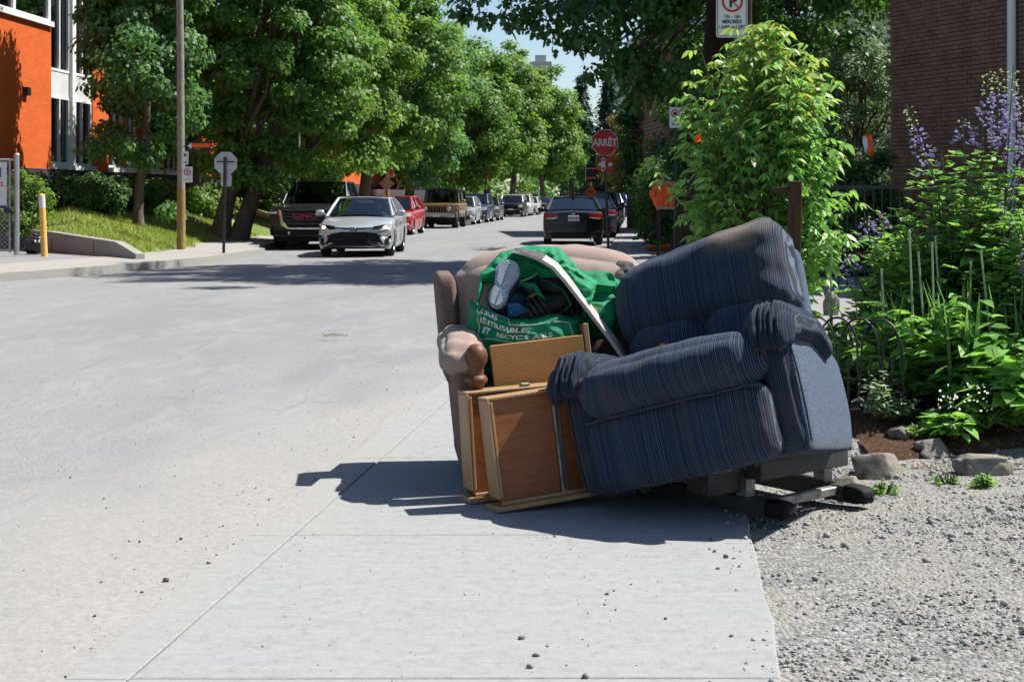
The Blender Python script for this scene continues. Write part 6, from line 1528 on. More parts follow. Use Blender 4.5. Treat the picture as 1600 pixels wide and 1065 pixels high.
def frame_from(nrm, up):
    n_ = Vector(nrm).normalized(); u = Vector(up); u = (u - n_ * u.dot(n_)).normalized(); s_ = u.cross(n_); return Matrix((s_, u, n_)).transposed().to_4x4()
SL = .215
sn = empty('sneaker', at(786, 442, 5.94), 0, 'sneaker lying with its pale blue treaded sole up in the open bag', 'shoe')
Fm = frame_from((-.08, -.90, .42), (.30, .12, .95))
N_ = 26; ring = [(sole_w(i / N_), -SL / 2 + SL * i / N_) for i in range(N_ + 1)] + [(-sole_w(i / N_), -SL / 2 + SL * i / N_) for i in range(N_, -1, -1)]
mb = MB(); n = len(ring); mb.add([Fm @ Vector((x * 1.12, y, 0)) for x, y in ring] + [Fm @ Vector((x * 1.16, y, -.028)) for x, y in ring], [tuple(range(n))] + [(i + n, (i + 1) % n + n, (i + 1) % n, i) for i in range(n)] + [tuple(range(2 * n - 1, n - 1, -1))]); mb.build('sole', 'sole_blue', sn)
mb = MB()
for k in range(19):
    t_ = .06 + .88 * k / 18; y = -SL / 2 + SL * t_; w = sole_w(t_) * 1.0
    if .40 < t_ < .50: continue
    for sg in (-1, 1): mb.box(Fm @ Vector((sg * w * .5, y, .002)), (w * .86, .0052, .006), (Fm @ Matrix.Rotation(sg * R(32), 4, 'Z')).to_3x3())
mb.build('tread', 'sole_pale', sn)
mb = MB(); mb.cushion((0, 0, 0), (.088, .20, .085), .038, .006, 12, .003, 9, 2, Fm @ Matrix.Translation((0, -.004, -.066)), lambda q: Vector((q[0] * (1 - .25 * (q[1] < 0)), q[1], q[2] - .03 * max(0, -q[1]) * 8 * (q[2] < 0)))); mb.build('upper', 'shoe_navy', sn)
def slide(label, c, nrm, up, mats):
    e = empty('slide_sandal', c, 0, label, 'sandal'); Fm = frame_from(nrm, up); L_ = .235
    ring = [(sole_w(i / N_) * 1.08, -L_ / 2 + L_ * i / N_) for i in range(N_ + 1)] + [(-sole_w(i / N_) * 1.08, -L_ / 2 + L_ * i / N_) for i in range(N_, -1, -1)]; n = len(ring)
    mb = MB(); mb.add([Fm @ Vector((x, y, 0)) for x, y in ring] + [Fm @ Vector((x * 1.05, y, -.012)) for x, y in ring] + [Fm @ Vector((x, y, -.03)) for x, y in ring], [tuple(range(n))] + [(k * n + n + i, k * n + n + (i + 1) % n, k * n + (i + 1) % n, k * n + i) for k in (0, 1) for i in range(n)] + [tuple(range(3 * n - 1, 2 * n - 1, -1))]); mb.build('sole', mats[0], e)
    mb = MB(); mb.add([Fm @ Vector((x * .84, y * .92, .003)) for x, y in ring], [tuple(range(n))]); mb.build('footbed', mats[0], e)
    for k in range(4):
        y0 = .005 + .024 * k; mb = MB(); mb.tube([Fm @ Vector((math.cos(a) * .050, y0 + .006 * math.sin(a), -.008 + .052 * math.sin(a))) for a in [PI * q / 12 for q in range(13)]], .0125, 8, True, True, .45); mb.build('strap', mats[1], e)
slide('dark grey slide sandal with ribbed straps lying on top of the bag', at(850, 476, 6.0), (-.18, -.62, .78), (-.86, -.30, -.42), ('slide_grey', 'slide_dark'))
slide('black slide sandal half buried under the grey one', at(872, 484, 6.05), (-.1, -.5, .85), (.85, -.1, .30), ('slide_dark', 'slide_dark'))
bt = empty('rubber_boot', at(818, 462, 6.07), 0, 'small dark rubber boot with yellow spots standing open in the bag', 'boot')
mb = MB(); tilt = Matrix.Rotation(R(-22), 4, 'Y') @ Matrix.Rotation(R(12), 4, 'X')
mb.lathe([(.040, -.10), (.043, -.02), (.046, .05), (.049, .075), (.044, .075), (.040, .03), (.036, -.06)], 22, Matrix.Translation((.045, .0, .0)) @ tilt, True, False); mb.cushion((.0, -.05, -.09), (.085, .18, .075), .035, .006, 10, .002, 5, 4, tilt); mb.build('shaft', 'boot_camo', bt)
mb = MB(); mb.tube([tilt @ Vector((.045 + .0485 * math.cos(a) - .0, .0485 * math.sin(a), .076)) for a in [2 * PI * i / 20 for i in range(21)]], .004, 5, False); mb.build('rim_band', 'leaf_sage', bt)
bt2 = empty('clog', at(798, 472, 6.07), 0, 'dark blue clog pushed into the bag beside the boot', 'shoe')
mb = MB(); mb.cushion((0, 0, 0), (.10, .20, .085), .04, .008, 14, .004, 9, 6, Euler((R(20), R(15), R(-50))).to_matrix().to_4x4()); mb.build('upper', 'boot_blue', bt2)
bt3 = empty('black_shoe', at(846, 442, 6.10), 0, 'glossy black shoe lying under the nose of the skateboard', 'shoe')
mb = MB(); Mq = Euler((R(10), R(-18), R(60))).to_matrix().to_4x4(); mb.cushion((0, 0, 0), (.09, .23, .07), .033, .006, 14, .004, 9, 7, Mq); mb.build('upper', 'slide_dark', bt3)
mb = MB(); mb.tube([Mq @ Vector((.03 * math.sin(q * 1.7), -.06 + .02 * q, .042)) for q in range(6)], .004, 5); mb.build('lace', 'runner_metal', bt3)
wr = empty('blue_wrapper', at(810, 482, 5.985), 0, 'bright blue wrapper peeking out over the bag rim', 'wrapper')
mb = MB(); mb.grid(lambda u, v: Vector((lerp(-.045, .045, u), .01 * noise.noise(Vector((u * 5, v * 5, 3))) - .02 * v, lerp(-.03, .025, v) + .01 * noise.noise(Vector((u * 4, v * 3, 7))))), 12, 8); mb.build('film', 'blue_cloth', wr)
# ------------------------------------------------------------------ signs, posts and other street things
simple('sign_white', (0.60, 0.61, 0.62), 0.45, 0.4, 0, 0.08, 6); simple('sign_red', (0.45, 0.012, 0.020), 0.4, 0.4, 0, 0.08, 6); simple('sign_black', (0.012, 0.012, 0.014), 0.5, 0.4); simple('sign_orange', (0.80, 0.115, 0.010), 0.5, 0.3, 0, 0.10, 6); simple('sign_back', (0.40, 0.40, 0.41), 0.4, 0.4, 0.3, 0.12, 5); simple('sign_blue', (0.02, 0.06, 0.25), 0.5); simple('sign_tan', (0.30, 0.26, 0.16), 0.5, 0.3, 0.0, 0.12, 6)
simple('bollard_yellow', (0.66, 0.40, 0.10), 0.55, 0.3, 0, 0.12, 6); simple('bin_bag', (0.010, 0.011, 0.014), 0.3, 0.5, 0, 0.2, 12, .6, 25); simple('skin', (0.45, 0.26, 0.18), 0.6); simple('shirt_pale', (0.50, 0.40, 0.36), 0.8); simple('shirt_dark', (0.05, 0.07, 0.12), 0.8); simple('hair', (0.03, 0.02, 0.015), 0.8); simple('helmet_white', (0.72, 0.72, 0.70), 0.4); simple('rust_orange', (0.36, 0.075, 0.02), 0.7, 0.2, 0, 0.25, 18)
FACE = Matrix.Rotation(PI / 2, 4, 'X')
def rrect(w, h, r, n=5):
    pts = []
    for cx, cz, a0 in ((w / 2 - r, h / 2 - r, 0), (-w / 2 + r, h / 2 - r, 90), (-w / 2 + r, -h / 2 + r, 180), (w / 2 - r, -h / 2 + r, 270)):
        for k in range(n + 1): a = R(a0 + 90 * k / n); pts.append((cx + r * math.cos(a), cz + r * math.sin(a)))
    return pts
def plateobj(name, poly, mat, parent, loc, thick=.004, yaw=0.0):
    mb = MB(); mb.prism(poly[::-1], thick); o = mb.build(name, mat, parent); o.location = loc; o.rotation_euler = (0, 0, yaw); return o
def ringpoly(mb, r0, r1, n=36, y=0):
    vs = []
    for k in range(n):
        a = 2 * PI * k / n; vs += [(r0 * math.cos(a), y, r0 * math.sin(a)), (r1 * math.cos(a), y, r1 * math.sin(a))]
    mb.add(vs, [(2 * k, 2 * ((k + 1) % n), 2 * ((k + 1) % n) + 1, 2 * k + 1) for k in range(n)])
def sub_letters(par, body, size, mat, x, z, y=-.006, bold=0.0, sx=1.0, spacing=1.0):
    return letters('lettering', body, size, mat, par, Matrix.Translation((x, y, z)) @ FACE, bold, spacing, sx)
def octagon(w):
    r = w / 2 / math.cos(PI / 8); return [(r * math.cos(PI / 8 + k * PI / 4), r * math.sin(PI / 8 + k * PI / 4)) for k in range(8)]
# stop sign
Y = 33.0; q = at(951, 400, Y); e = empty('stop_sign', (q.x, Y, walk_z(Y)), 0, 'red octagonal ARRÊT stop sign on a thin black post', 'stop sign')
mb = MB(); mb.tube([(0, .03, 0), (-.10, .03, 2.72)], .034, 10); mb.build('post', 'black_metal', e)
zc = at(945, 223, Y).z - e.location.z; xc = at(945, 223, Y).x - q.x
o = plateobj('face', octagon(.60), 'sign_white', e, (xc, 0, zc)); plateobj('red_field', octagon(.575), 'sign_red', o, (0, -.004, 0)); sub_letters(o, 'ARRÊT', .235, 'sign_white', 0, -.005, -.0065, .007, .80)
zc2 = at(946, 257, Y).z - e.location.z; o = plateobj('sub_plate', rrect(.34, .32, .03), 'sign_red', e, (xc + .015, 0, zc2))
plateobj('white_band', rrect(.32, .07, .004), 'sign_white', o, (0, -.004, 0)); plateobj('white_band', rrect(.09, .30, .004), 'sign_white', o, (-.05, -.008, 0))
for z in (-.10, .0, .10): plateobj('mini_sign', octagon(.065), 'sign_red' if z else 'sign_black', o, (-.05 if z else .03, -.0125, z))
# no parking sign by the box elder
Y = 13.9; q = at(1172, 60, Y); e = empty('parking_sign', (q.x, Y + .04, 0), 0, 'white no parking sign reading MERCREDI at the top of the picture', 'sign')
mb = MB(); mb.tube([(0, .03, -.1), (0, .03, 3.6)], .030, 8); mb.build('post', 'post_wood', e)
c = at(1143.5, 22, Y); lx0, lz0 = c.x - q.x, c.z
o = plateobj('face', rrect(.305, .50, .028), 'sign_white', e, (lx0, -.04, lz0 + .02), .006)
mb = MB()
for a, b in ((rrect(.285, .48, .022), rrect(.272, .467, .017)),):
    n = len(a); mb.add([(x, 0, z) for x, z in a] + [(x, 0, z) for x, z in b], [(i, (i + 1) % n, n + (i + 1) % n, n + i) for i in range(n)])
b_ = mb.build('border', 'sign_black', o); b_.location = (0, -.002, 0)
mb = MB(); ringpoly(mb, .082, .104); r_ = mb.build('red_ring', 'sign_red', o); r_.location = (.005, -.003, .10)
mb = MB(); mb.box((0, 0, 0), (.175, .002, .012), Euler((0, R(45), 0))); r_ = mb.build('red_slash', 'sign_red', o); r_.location = (.005, -.005, .10)
sub_letters(o, 'P', .17, 'sign_black', .012, .098, -.004, .004); sub_letters(o, '13h - 16h', .048, 'sign_black', 0, -.048, -.003, .001, .9); sub_letters(o, 'MERCREDI', .050, 'sign_black', 0, -.098, -.003, .0018, .80); sub_letters(o, '1 AVRIL au 1 DÉC', .046, 'sign_black', 0, -.150, -.003, .0012, .74)
for zb in (.215, -.215):
    mb = MB(); mb.lathe([(.008, 0), (.008, .006)], 10, Matrix.Rotation(PI / 2, 4, 'X')); b_ = mb.build('bolt', 'galvanised', o); b_.location = (0.13, -.002, zb)
def small_park(label, px, py, Y, w, h, arrow=True, yaw=0.0, post=True, post_px=None, base=None, ringmat='sign_red'):
    c = at(px, py, Y); zb = base if base is not None else walk_z(Y); e = empty('parking_sign', (c.x, Y, zb), yaw, label, 'sign')
    o = plateobj('face', rrect(w, h, .02), 'sign_white', e, (0, 0, c.z - zb)); mb = MB(); ringpoly(mb, w * .26, w * .36, 24); r_ = mb.build('ring', ringmat, o); r_.location = (0, -.003, h * .2)
    mb = MB(); ringpoly(mb, .0, w * .18, 20); r_ = mb.build('disc', 'sign_black', o); r_.location = (0, -.003, h * .2)
    if arrow:
        mb = MB(); mb.box((0.02, 0, 0), (w * .45, .002, .016)); mb.add([(-w * .30, 0, 0), (-w * .14, 0, .03), (-w * .14, 0, -.03)], [(0, 1, 2)]); r_ = mb.build('arrow', 'sign_black', o); r_.location = (0, -.004, -h * .32)
    if post: mb = MB(); mb.tube([(.02, .04, 0), (.02, .04, c.z - zb + h * .6)], .03, 8); mb.build('post', 'black_metal', e)
    return e
small_park('white no stopping sign with arrow beside the dark leaning trunk', 1055, 184, 27, .22, .39)
small_park('narrow white parking sign farther down the right sidewalk', 1011, 258, 44, .16, .50, False, 0, True, None, None, 'sign_black')
small_park('tall white parking sign above the orange work signs', 1030, 242, 40, .17, .40, True, R(-30), True, None, None, 'sign_black')
c = at(1018, 249, 50); e = empty('shop_sign', (c.x, 50, walk_z(50)), 0, 'blue and red hanging sign between the two far parking signs', 'sign'); o = plateobj('panel', rrect(.34, .52, .02), 'sign_white', e, (0, 0, c.z - e.location.z)); plateobj('red_arc', rrect(.28, .12, .05), 'sign_red', o, (0, -.006, .10)); plateobj('blue_field', rrect(.16, .26, .01), 'sign_blue', o, (-.06, -.006, -.10)); mb = MB(); mb.tube([(0, .06, 0), (0, .06, c.z + .4)], .04, 8); mb.build('post', 'black_metal', e)
# blank-backed stop sign across the street
Y = 32.8; q = at(349.5, 392, Y); e = empty('stop_sign', (q.x, Y, -.06), 0, 'bare grey back of an octagonal stop sign on a black post', 'stop sign')
c = at(352, 255, Y); mb = MB(); mb.tube([(0, 0, -.05), (.03, 0, c.z + .20)], .034, 10); mb.build('post', 'black_metal', e)
o = plateobj('face', octagon(.52), 'sign_back', e, (c.x - q.x, .045, c.z + .06)); mb = MB(); mb.box((c.x - q.x, .036, c.z + .09), (.42, .016, .028)); mb.build('bracket', 'black_metal', e); plateobj('sub_plate', rrect(.25, .28, .05), 'sign_back', e, (c.x - q.x + .01, .045, c.z - .34))
# utility pole
Y = 34.2; q = at(283, 388, Y); e = empty('utility_pole', (q.x, Y, bank_z(q.x, Y)), 0, 'tall wooden utility pole with its lower part tan, on the grass bank', 'pole')
mb = MB(); mb.tube([(0, 0, -.1), (0, 0, 1.45)], [.105, .10], 14); mb.build('pole_foot', 'pole_wood_tan', e); mb = MB(); mb.tube([(0, 0, 1.45), (-.02, 0, 5), (-.08, 0, 9.5)], [.092, .085, .072], 14); mb.build('pole_shaft', 'pole_wood_grey', e)
mb = MB(); mb.box((-.08, 0, 8.9), (1.8, .1, .12), None, .01); mb.build('crossarm', 'pole_wood_grey', e)
c = at(313, 229, Y); dt = empty('detour_sign', c - Vector((0, .16, 0)), 0, 'black detour sign with an orange arrow pointing left on the utility pole', 'sign')
o = plateobj('panel', rrect(.58, .22, .02), 'sign_black', dt, (0, 0, 0)); o2 = plateobj('arrow_shaft', [(-.16, .055), (.27, .055), (.27, -.035), (-.16, -.035)][::-1], 'sign_orange', dt, (0, -.006, .01)); plateobj('arrow_head', [(-.27, .01), (-.17, .085), (-.17, -.065)], 'sign_white', dt, (0, -.006, 0)); letters('lettering', 'RUE', .07, 'sign_orange', dt, Matrix.Translation((-.02, -.007, -.065)) @ FACE); mb = MB(); mb.box((-.32, .05, 0), (.12, .03, .03)); mb.build('bracket', 'black_metal', dt)
def pole_sign(label, px, py, w, h, letter):
    c = at(px, py, Y); e = empty('parking_sign', c - Vector((0, .14, 0)), 0, label, 'sign'); o = plateobj('face', rrect(w, h, .02), 'sign_white', e, (0, 0, 0)); mb = MB()
    if letter: ringpoly(mb, w * .27, w * .36, 24); r_ = mb.build('red_ring', 'sign_red', o); r_.location = (0, -.003, h * .16); sub_letters(o, 'P', w * .42, 'sign_black', 0, h * .16, -.004, .003); mb = MB(); mb.box((0, 0, 0), (w * .6, .002, .012), Euler((0, R(45), 0))); r_ = mb.build('red_slash', 'sign_red', o); r_.location = (0, -.005, h * .16); sub_letters(o, '8h - 9h', .045, 'sign_black', 0, -h * .3, -.004)
    else: ringpoly(mb, .0, w * .22, 20); r_ = mb.build('disc', 'sign_black', o); r_.location = (0, -.003, h * .22); mb = MB(); mb.box((0, 0, 0), (w * .6, .002, .02)); r_ = mb.build('arrow', 'sign_black', o); r_.location = (0, -.004, -h * .33)
    mb = MB(); mb.box((-w * .4, .03, 0), (.05, .05, .03)); mb.build('bracket', 'black_metal', e)
pole_sign('narrow white sign on the utility pole under the detour arrow', 291.5, 247, .15, .32, False); pole_sign('square no parking sign on the utility pole, lowest of three', 295, 273, .24, .38, True)
# far left wood post with diamond
Y = 57; q = at(605, 330, Y); e = empty('warning_sign', (q.x, Y, -.1), 0, 'tan backed diamond warning sign on a wooden post behind the silver sedan', 'sign')
c = at(604.5, 287, Y); mb = MB(); mb.tube([(0, 0, 0), (0, 0, at(605, 264, Y).z)], .085, 10); mb.build('post', 'pole_wood_tan', e); plateobj('diamond', [(0, -.31), (.31, 0), (0, .31), (-.31, 0)], 'sign_tan', e, (c.x - q.x, -.10, c.z + .1))
c = at(611.5, 271, Y); o = plateobj('upper_plate', rrect(.22, .36, .02), 'sign_tan', e, (c.x - q.x, -.10, c.z + .1)); plateobj('red_patch', rrect(.15, .18, .02), 'sign_red', o, (0, -.006, .04))
mb = MB(); q = at(467, 300, 49); e = empty('lamp_post', (q.x, 49, 0.3), 0, 'thin grey metal post rising behind the black pickup', 'post'); mb.tube([(0, 0, 0), (0, 0, 6.5)], .05, 8); mb.build('shaft', 'galvanised', e); mb = MB(); mb.box((.0, -.4, 6.5), (.18, .9, .08), None, .03); mb.build('lamp_head', 'galvanised', e)
# orange construction signs
def diamond_sign(label, px, py, Y, w, yaw=0.0, legs=True, icon=True):
    c = at(px, py, Y); zb = walk_z(Y); e = empty('work_sign', (c.x, Y, zb), yaw, label, 'construction sign', 'orange construction signs')
    o = plateobj('diamond', [(0, -w / 2), (w / 2, 0), (0, w / 2), (-w / 2, 0)], 'sign_orange', e, (0, 0, c.z - zb), .006)
    if icon:
        for sx in (-.09, .09): plateobj('mark', [(sx * w - .02, -.10 * w), (sx * w + .025, -.10 * w), (sx * w + .025, .08 * w), (sx * w, .14 * w), (sx * w - .02, .08 * w)], 'sign_black', o, (0, -.004, 0))
    if legs:
        for sx in (-.05, .05): mb = MB(); mb.tube([(sx, .03, 0), (sx, .03, c.z - zb)], .018, 6); mb.build('leg', 'black_metal', e)
    return e
diamond_sign('orange diamond work sign past the black sedan roof', 923, 300, 46, .42)
diamond_sign('orange diamond work sign seen edge on above the orange foot', 1027, 303, 31, .74, R(-66))
c = at(923, 271, 47); e = empty('detour_sign', (c.x, 47, road_z(c.x, 47)), 0, 'black sign with two orange bars left of the stop sign', 'sign'); o = plateobj('panel', rrect(.36, .58, .01), 'sign_black', e, (0, 0, c.z - e.location.z))
for z in (.16, -.15): plateobj('orange_bar', rrect(.35, .055, .004), 'sign_orange', o, (0, -.006, z))
plateobj('white_edge', rrect(.02, .56, .002), 'sign_white', o, (-.17, -.008, 0)); mb = MB(); mb.tube([(0, .03, 0), (0, .03, c.z - e.location.z)], .03, 6); mb.build('post', 'galvanised', e)
c = at(1041, 305, 30); e = empty('barrier_panel', (c.x, 30, walk_z(30)), R(-18), 'orange slatted work panel leaning behind the box elder leaves', 'construction sign'); o = MB(); o.box((0, 0, c.z - e.location.z), (.36, .02, .58)); o.build('board', 'sign_orange', e)
for k in range(3): mb = MB(); mb.box((-.10 + .10 * k, -.02, c.z - e.location.z), (.075, .02, .54)); mb.build('slat', 'sign_orange', e)
for z in (-.27, .27): mb = MB(); mb.box((0, -.035, c.z - e.location.z + z), (.40, .02, .05)); mb.build('rail', 'sign_tan', e)
for sx in (-.15, .17): mb = MB(); mb.tube([(sx, .03, 0), (sx, .03, c.z - e.location.z)], .018, 6); mb.build('leg', 'black_metal', e)
q = gd(1030, 392, walk_z(30.5)); e = empty('sign_foot', (q.x, q.y, walk_z(q.y)), R(4), 'flat orange rubber foot of a work sign on the sidewalk', 'sign base')
mb = MB(); mb.box((0, 0, .05), (.62, .32, .07), None, .02); mb.build('foot', 'rust_orange', e); mb = MB(); mb.box((.04, .02, .11), (.56, .14, .05), None, .015); mb.build('bar', 'sign_orange', e)
# bollard, fence, bin bag
q = gd(66, 400, -.05); e = empty('bollard', (q.x, q.y, -.05), 0, 'tall yellow steel bollard beside the black bin bag', 'bollard')
mb = MB(); mb.tube([(0.05, 0, -.05), (-.0, 0, 1.02)], .068, 16); mb.build('pipe', 'bollard_yellow', e); mb = MB(); mb.tube([(-.0, 0, 1.021), (-.012, 0, 1.27)], [.0685, .0685], 16, False); mb.build('reflective_band', 'sign_white', e); mb = MB(); mb.lathe([(.068, 1.271), (.066, 1.30), (.03, 1.325), (.001, 1.33)], 16, Matrix.Translation((-.012, 0, 0)), True, False); mb.build('cap', 'bollard_yellow', e)
q = gd(26, 398, -.05); e = empty('chain_link_fence', (q.x, q.y, -.05), 0, 'galvanised chain link gate with a white notice at the picture edge', 'fence')
mb = MB(); mb.tube([(0, 0, 0), (0, 0, 2.16)], .058, 14); mb.lathe([(.062, 2.15), (.06, 2.19), (.001, 2.21)], 14, None, True, False); mb.build('post', 'galvanised', e)
mb = MB(); mb.tube([(-2.6, -.35, 2.06), (0, 0, 2.06)], .026, 8); mb.build('top_rail', 'galvanised', e); mb = MB(); mb.tube([(-2.6, -.35, .10), (-.08, 0, .10)], .026, 8); mb.build('bottom_rail', 'galvanised', e); mb = MB(); mb.tube([(-.14, -.02, .05), (-.14, -.02, 2.06)], .028, 8); mb.build('gate_stile', 'galvanised', e)
mb = MB()
for k in range(46):
    for s_ in (-1, 1):
        x0 = -2.6 + .1 * k - 1.0; pts = []
        for i in range(2):
            z = .12 + 1.9 * i; x = x0 + (1.9 * i if s_ > 0 else 1.9 - 1.9 * i); pts.append(Vector((x, 0, z)))
        a, b = pts
        lo, hi = -2.58, -.14
        d = b - a
        t0, t1 = sorted(((lo - a.x) / d.x, (hi - a.x) / d.x)); t0, t1 = max(0, t0), min(1, t1)
        if t0 < t1: p0, p1 = a + d * t0, a + d * t1; p0.y = .135 * p0.x; p1.y = .135 * p1.x; mb.tube([p0, p1], .005, 4)
mb.build('wire_mesh', 'galvanised', e)
sg = empty('notice_board', (q.x - .42, q.y - .12, 1.45), R(7), 'white notice with red and blue print tied to the chain link gate', 'sign'); o = plateobj('board', rrect(.72, 1.02, .01), 'sign_white', sg, (-.12, 0, .0)); plateobj('blue_emblem', rrect(.10, .22, .01), 'sign_blue', o, (.19, -.005, .28)); plateobj('blue_strip', rrect(.70, .06, .004), 'sign_blue', o, (0, -.005, -.46)); sub_letters(o, 'PARENTS', .13, 'sign_red', .02, .02, -.006, .003); sub_letters(o, 'ÉLÈVES', .08, 'sign_red', .06, -.16, -.006, .002)
mb = MB(); mb.cushion((-.16, -.08, .97), (.16, .10, .12), .03, .005, 6); mb.tube([(-.10, -.06, .95), (-.08, -.10, .75), (-.05, -.08, .55)], .015, 6); mb.build('lock_chain', 'black_metal', e)
q = gd(46, 398, -.05); e = empty('bin_bag', (q.x, q.y + .3, -.04), 0, 'black plastic bin bag slumped against the retaining wall', 'bag'); mb = MB(); mb.cushion((0, 0, .18), (.44, .38, .38), .16, .02, 20, .03, 9, 3, None, lambda p_: Vector((p_[0], p_[1], max(p_[2], .0)))); mb.cushion((.02, 0, .39), (.10, .08, .10), .035, .01, 8, .015, 20, 4); mb.build('sack', 'bin_bag', e)
# right: wooden post, iron fence, hoop fence, flagging
q = at(1240, 300, 11.0); e = empty('wooden_post', (q.x, 11.0, walk_z(11)), 0, 'dark brown square wooden post in front of the box elder', 'post'); mb = MB(); mb.box((0, 0, .62), (.092, .092, 1.42), Euler((0, R(1), 0)), .006); mb.build('shaft', 'post_wood', e); mb = MB(); mb.box((-.07, 0, 1.26), (.15, .03, .05), Euler((0, R(-4), 0)), .004); mb.build('broken_rail', 'post_wood', e)
e = empty('iron_fence', (at(1300, 300, 20).x, 20.0, -.08), R(-6), 'black iron railing in front of the brown brick building', 'fence')
for z in (1.42, .25): mb = MB(); mb.box((1.0, 0, z), (2.4, .04, .05)); mb.build('rail', 'black_metal', e)
for k in range(20): mb = MB(); mb.box((-.15 + .12 * k, 0, .72), (.018, .018, 1.36)); mb.build('picket', 'black_metal', e)
e = empty('hoop_fence', (0, 7.15, 0), 0, 'black wire hoop border fence beside the blue recliner', 'fence')
hx = [1275, 1309, 1343, 1377, 1411]; FY = lambda px: 7.10 - (px - 1275) / 136 * .25
zt_ = .585; P = lambda px, z: Vector(((px - 800) / FPX * FY(px), FY(px) - 7.15, z + .02))
for k in range(-1, 3):
    a, b = 1275 + 34 * k + 0, 1275 + 34 * (k + 2); mb = MB(); c = (a + b) / 2; pts = [P(a - 3, .10), P(a + 1, .30)]
    for i in range(13): an = PI - PI * i / 12; pts.append(P(c + 31 * math.cos(an) * (1 if True else 1), .40 + (zt_ - .40 - .0) * math.sin(an) ** .8))
    pts += [P(b - 1, .30), P(b + 3, .10)]; mb.tube(pts, .0058, 6); mb.build('hoop', 'black_metal', e)
mb = MB(); c = 1398; mb.tube([P(1377, .12), P(1379, .40)] + [P(1395 + 15 * math.cos(PI - PI * i / 10), .42 + .10 * math.sin(PI * i / 10)) for i in range(11)] + [P(1411, .40), P(1413, .02)], .0058, 6); mb.build('hoop', 'black_metal', e)
for z in (.285, .155): mb = MB(); mb.tube([P(1250, z), P(1412, z)], .0055, 6); mb.build('rail', 'black_metal', e)
for px in (1292, 1326, 1360, 1394): mb = MB(); mb.tube([P(px, .10), P(px, .33)], .0055, 6); mb.lathe([(.003, .32), (.011, .335), (.004, .35), (.010, .365), (.001, .41)], 6, Matrix.Translation(P(px, 0))); mb.build('spear_upright', 'black_metal', e)
mb = MB(); mb.tube([P(1413, .0), P(1412, .42)], .0055, 6); mb.cushion(P(1413, .15), (.018, .018, .03), .006, 0, 4); mb.build('end_post', 'black_metal', e)
for lab, px, m_ in (('white flagging tape hanging in the grey green tree', 1351, 'sign_white'), ('orange flagging tape hanging in the grey green tree', 1358, 'sign_orange')):
    e = empty('flagging_tape', at(px, 210 if m_ == 'sign_orange' else 213, 23.5), 0, lab, 'tape'); h = .36 if m_ == 'sign_orange' else .27; w = .10 if m_ == 'sign_orange' else .07
    mb = MB(); mb.grid(lambda u, v: Vector((lerp(-w / 2, w / 2, u) + .03 * v, .03 * math.sin(v * 5 + u * 2), -h * v)), 4, 10); mb.build('ribbon', m_, e)
e = empty('flagging_tape', at(1086, 218, 11.6), 0, 'small orange tag caught among the box elder leaves', 'tape'); mb = MB(); mb.grid(lambda u, v: Vector((.05 * u, .02 * math.sin(v * 4), .06 * v - .03 + .02 * u)), 4, 6); mb.build('ribbon', 'sign_orange', e)
q = at(764, 278, 91.6); e = empty('tree_tag', q, 0, 'orange work sign tied to a street maple trunk', 'sign'); plateobj('panel', rrect(.30, .48, .02), 'sign_orange', e, (0, -.3, 0)); mb = MB(); mb.tube([(0, -.28, .1), (0.3, .1, .1)], .01, 5); mb.build('tie', 'black_metal', e)
rock('grey stone slab lying behind the recliner by the driveway', 1284, 1312, 452, 486, 0, 9, 1.0, .3)
# people
def skin_body(name, pts, edges, rad, mat, parent, sub=2):
    me = bpy.data.meshes.new(name); me.from_pydata(pts, edges, []); me.update(); o = bpy.data.objects.new(name, me); C.objects.link(o)
    m = o.modifiers.new('Skin', 'SKIN'); m.use_smooth_shade = True
    for v, r_ in zip(me.skin_vertices[0].data, rad): v.radius = (r_, r_)
    me.skin_vertices[0].data[0].use_root = True
    s_ = o.modifiers.new('Subd', 'SUBSURF'); s_.levels = sub; s_.render_levels = sub
    me.materials.append(MATS[mat]); o.parent = parent; return o
def head(parent, c, r, hairm, hel=False):
    mb = MB(); mb.cushion((0, 0, 0), (r * 1.55, r * 1.9, r * 2.3), r * .72, r * .06, 10, 0, 5, 0, Matrix.Translation(c), lambda q: Vector((q[0] * (1 - .18 * (q[2] < -r * .4)), q[1], q[2])))
    mb.cushion((0, -r * 1.0, -r * .12), (r * .28, r * .3, r * .5), r * .1, 0, 4, 0, 5, 0, Matrix.Translation(c))
    for sx in (-1, 1): mb.cushion((sx * r * .80, 0, -r * .1), (r * .2, r * .35, r * .5), r * .08, 0, 4, 0, 5, 0, Matrix.Translation(c))
    h = mb.build('head', 'skin', parent); mb = MB()
    for sx in (-1, 1): mb.cushion((sx * r * .34, -r * .93, .0), (r * .26, r * .1, r * .14), r * .04, 0, 3, 0, 5, 0, Matrix.Translation(c))
    mb.cushion((0, -r * .93, -r * .58), (r * .5, r * .1, r * .1), r * .04, 0, 3, 0, 5, 0, Matrix.Translation(c)); mb.build('face_features', 'hair', h)
    mb = MB(); mb.cushion((0, r * .12, r * .45), (r * 1.72, r * 2.0, r * 1.6), r * .78, r * .05, 10, 0, 5, 0, Matrix.Translation(c), lambda q: Vector((q[0], q[1], max(q[2], r * .30 if q[1] < 0 else -r * .3)))); mb.build('helmet' if hel else 'hair', 'helmet_white' if hel else hairm, h)
Yp = 97.0; q = at(872, 330, Yp); e = empty('person', (q.x, Yp, road_z(q.x, Yp)), 0, 'cyclist in a pale top and white helmet far down the street', 'person')
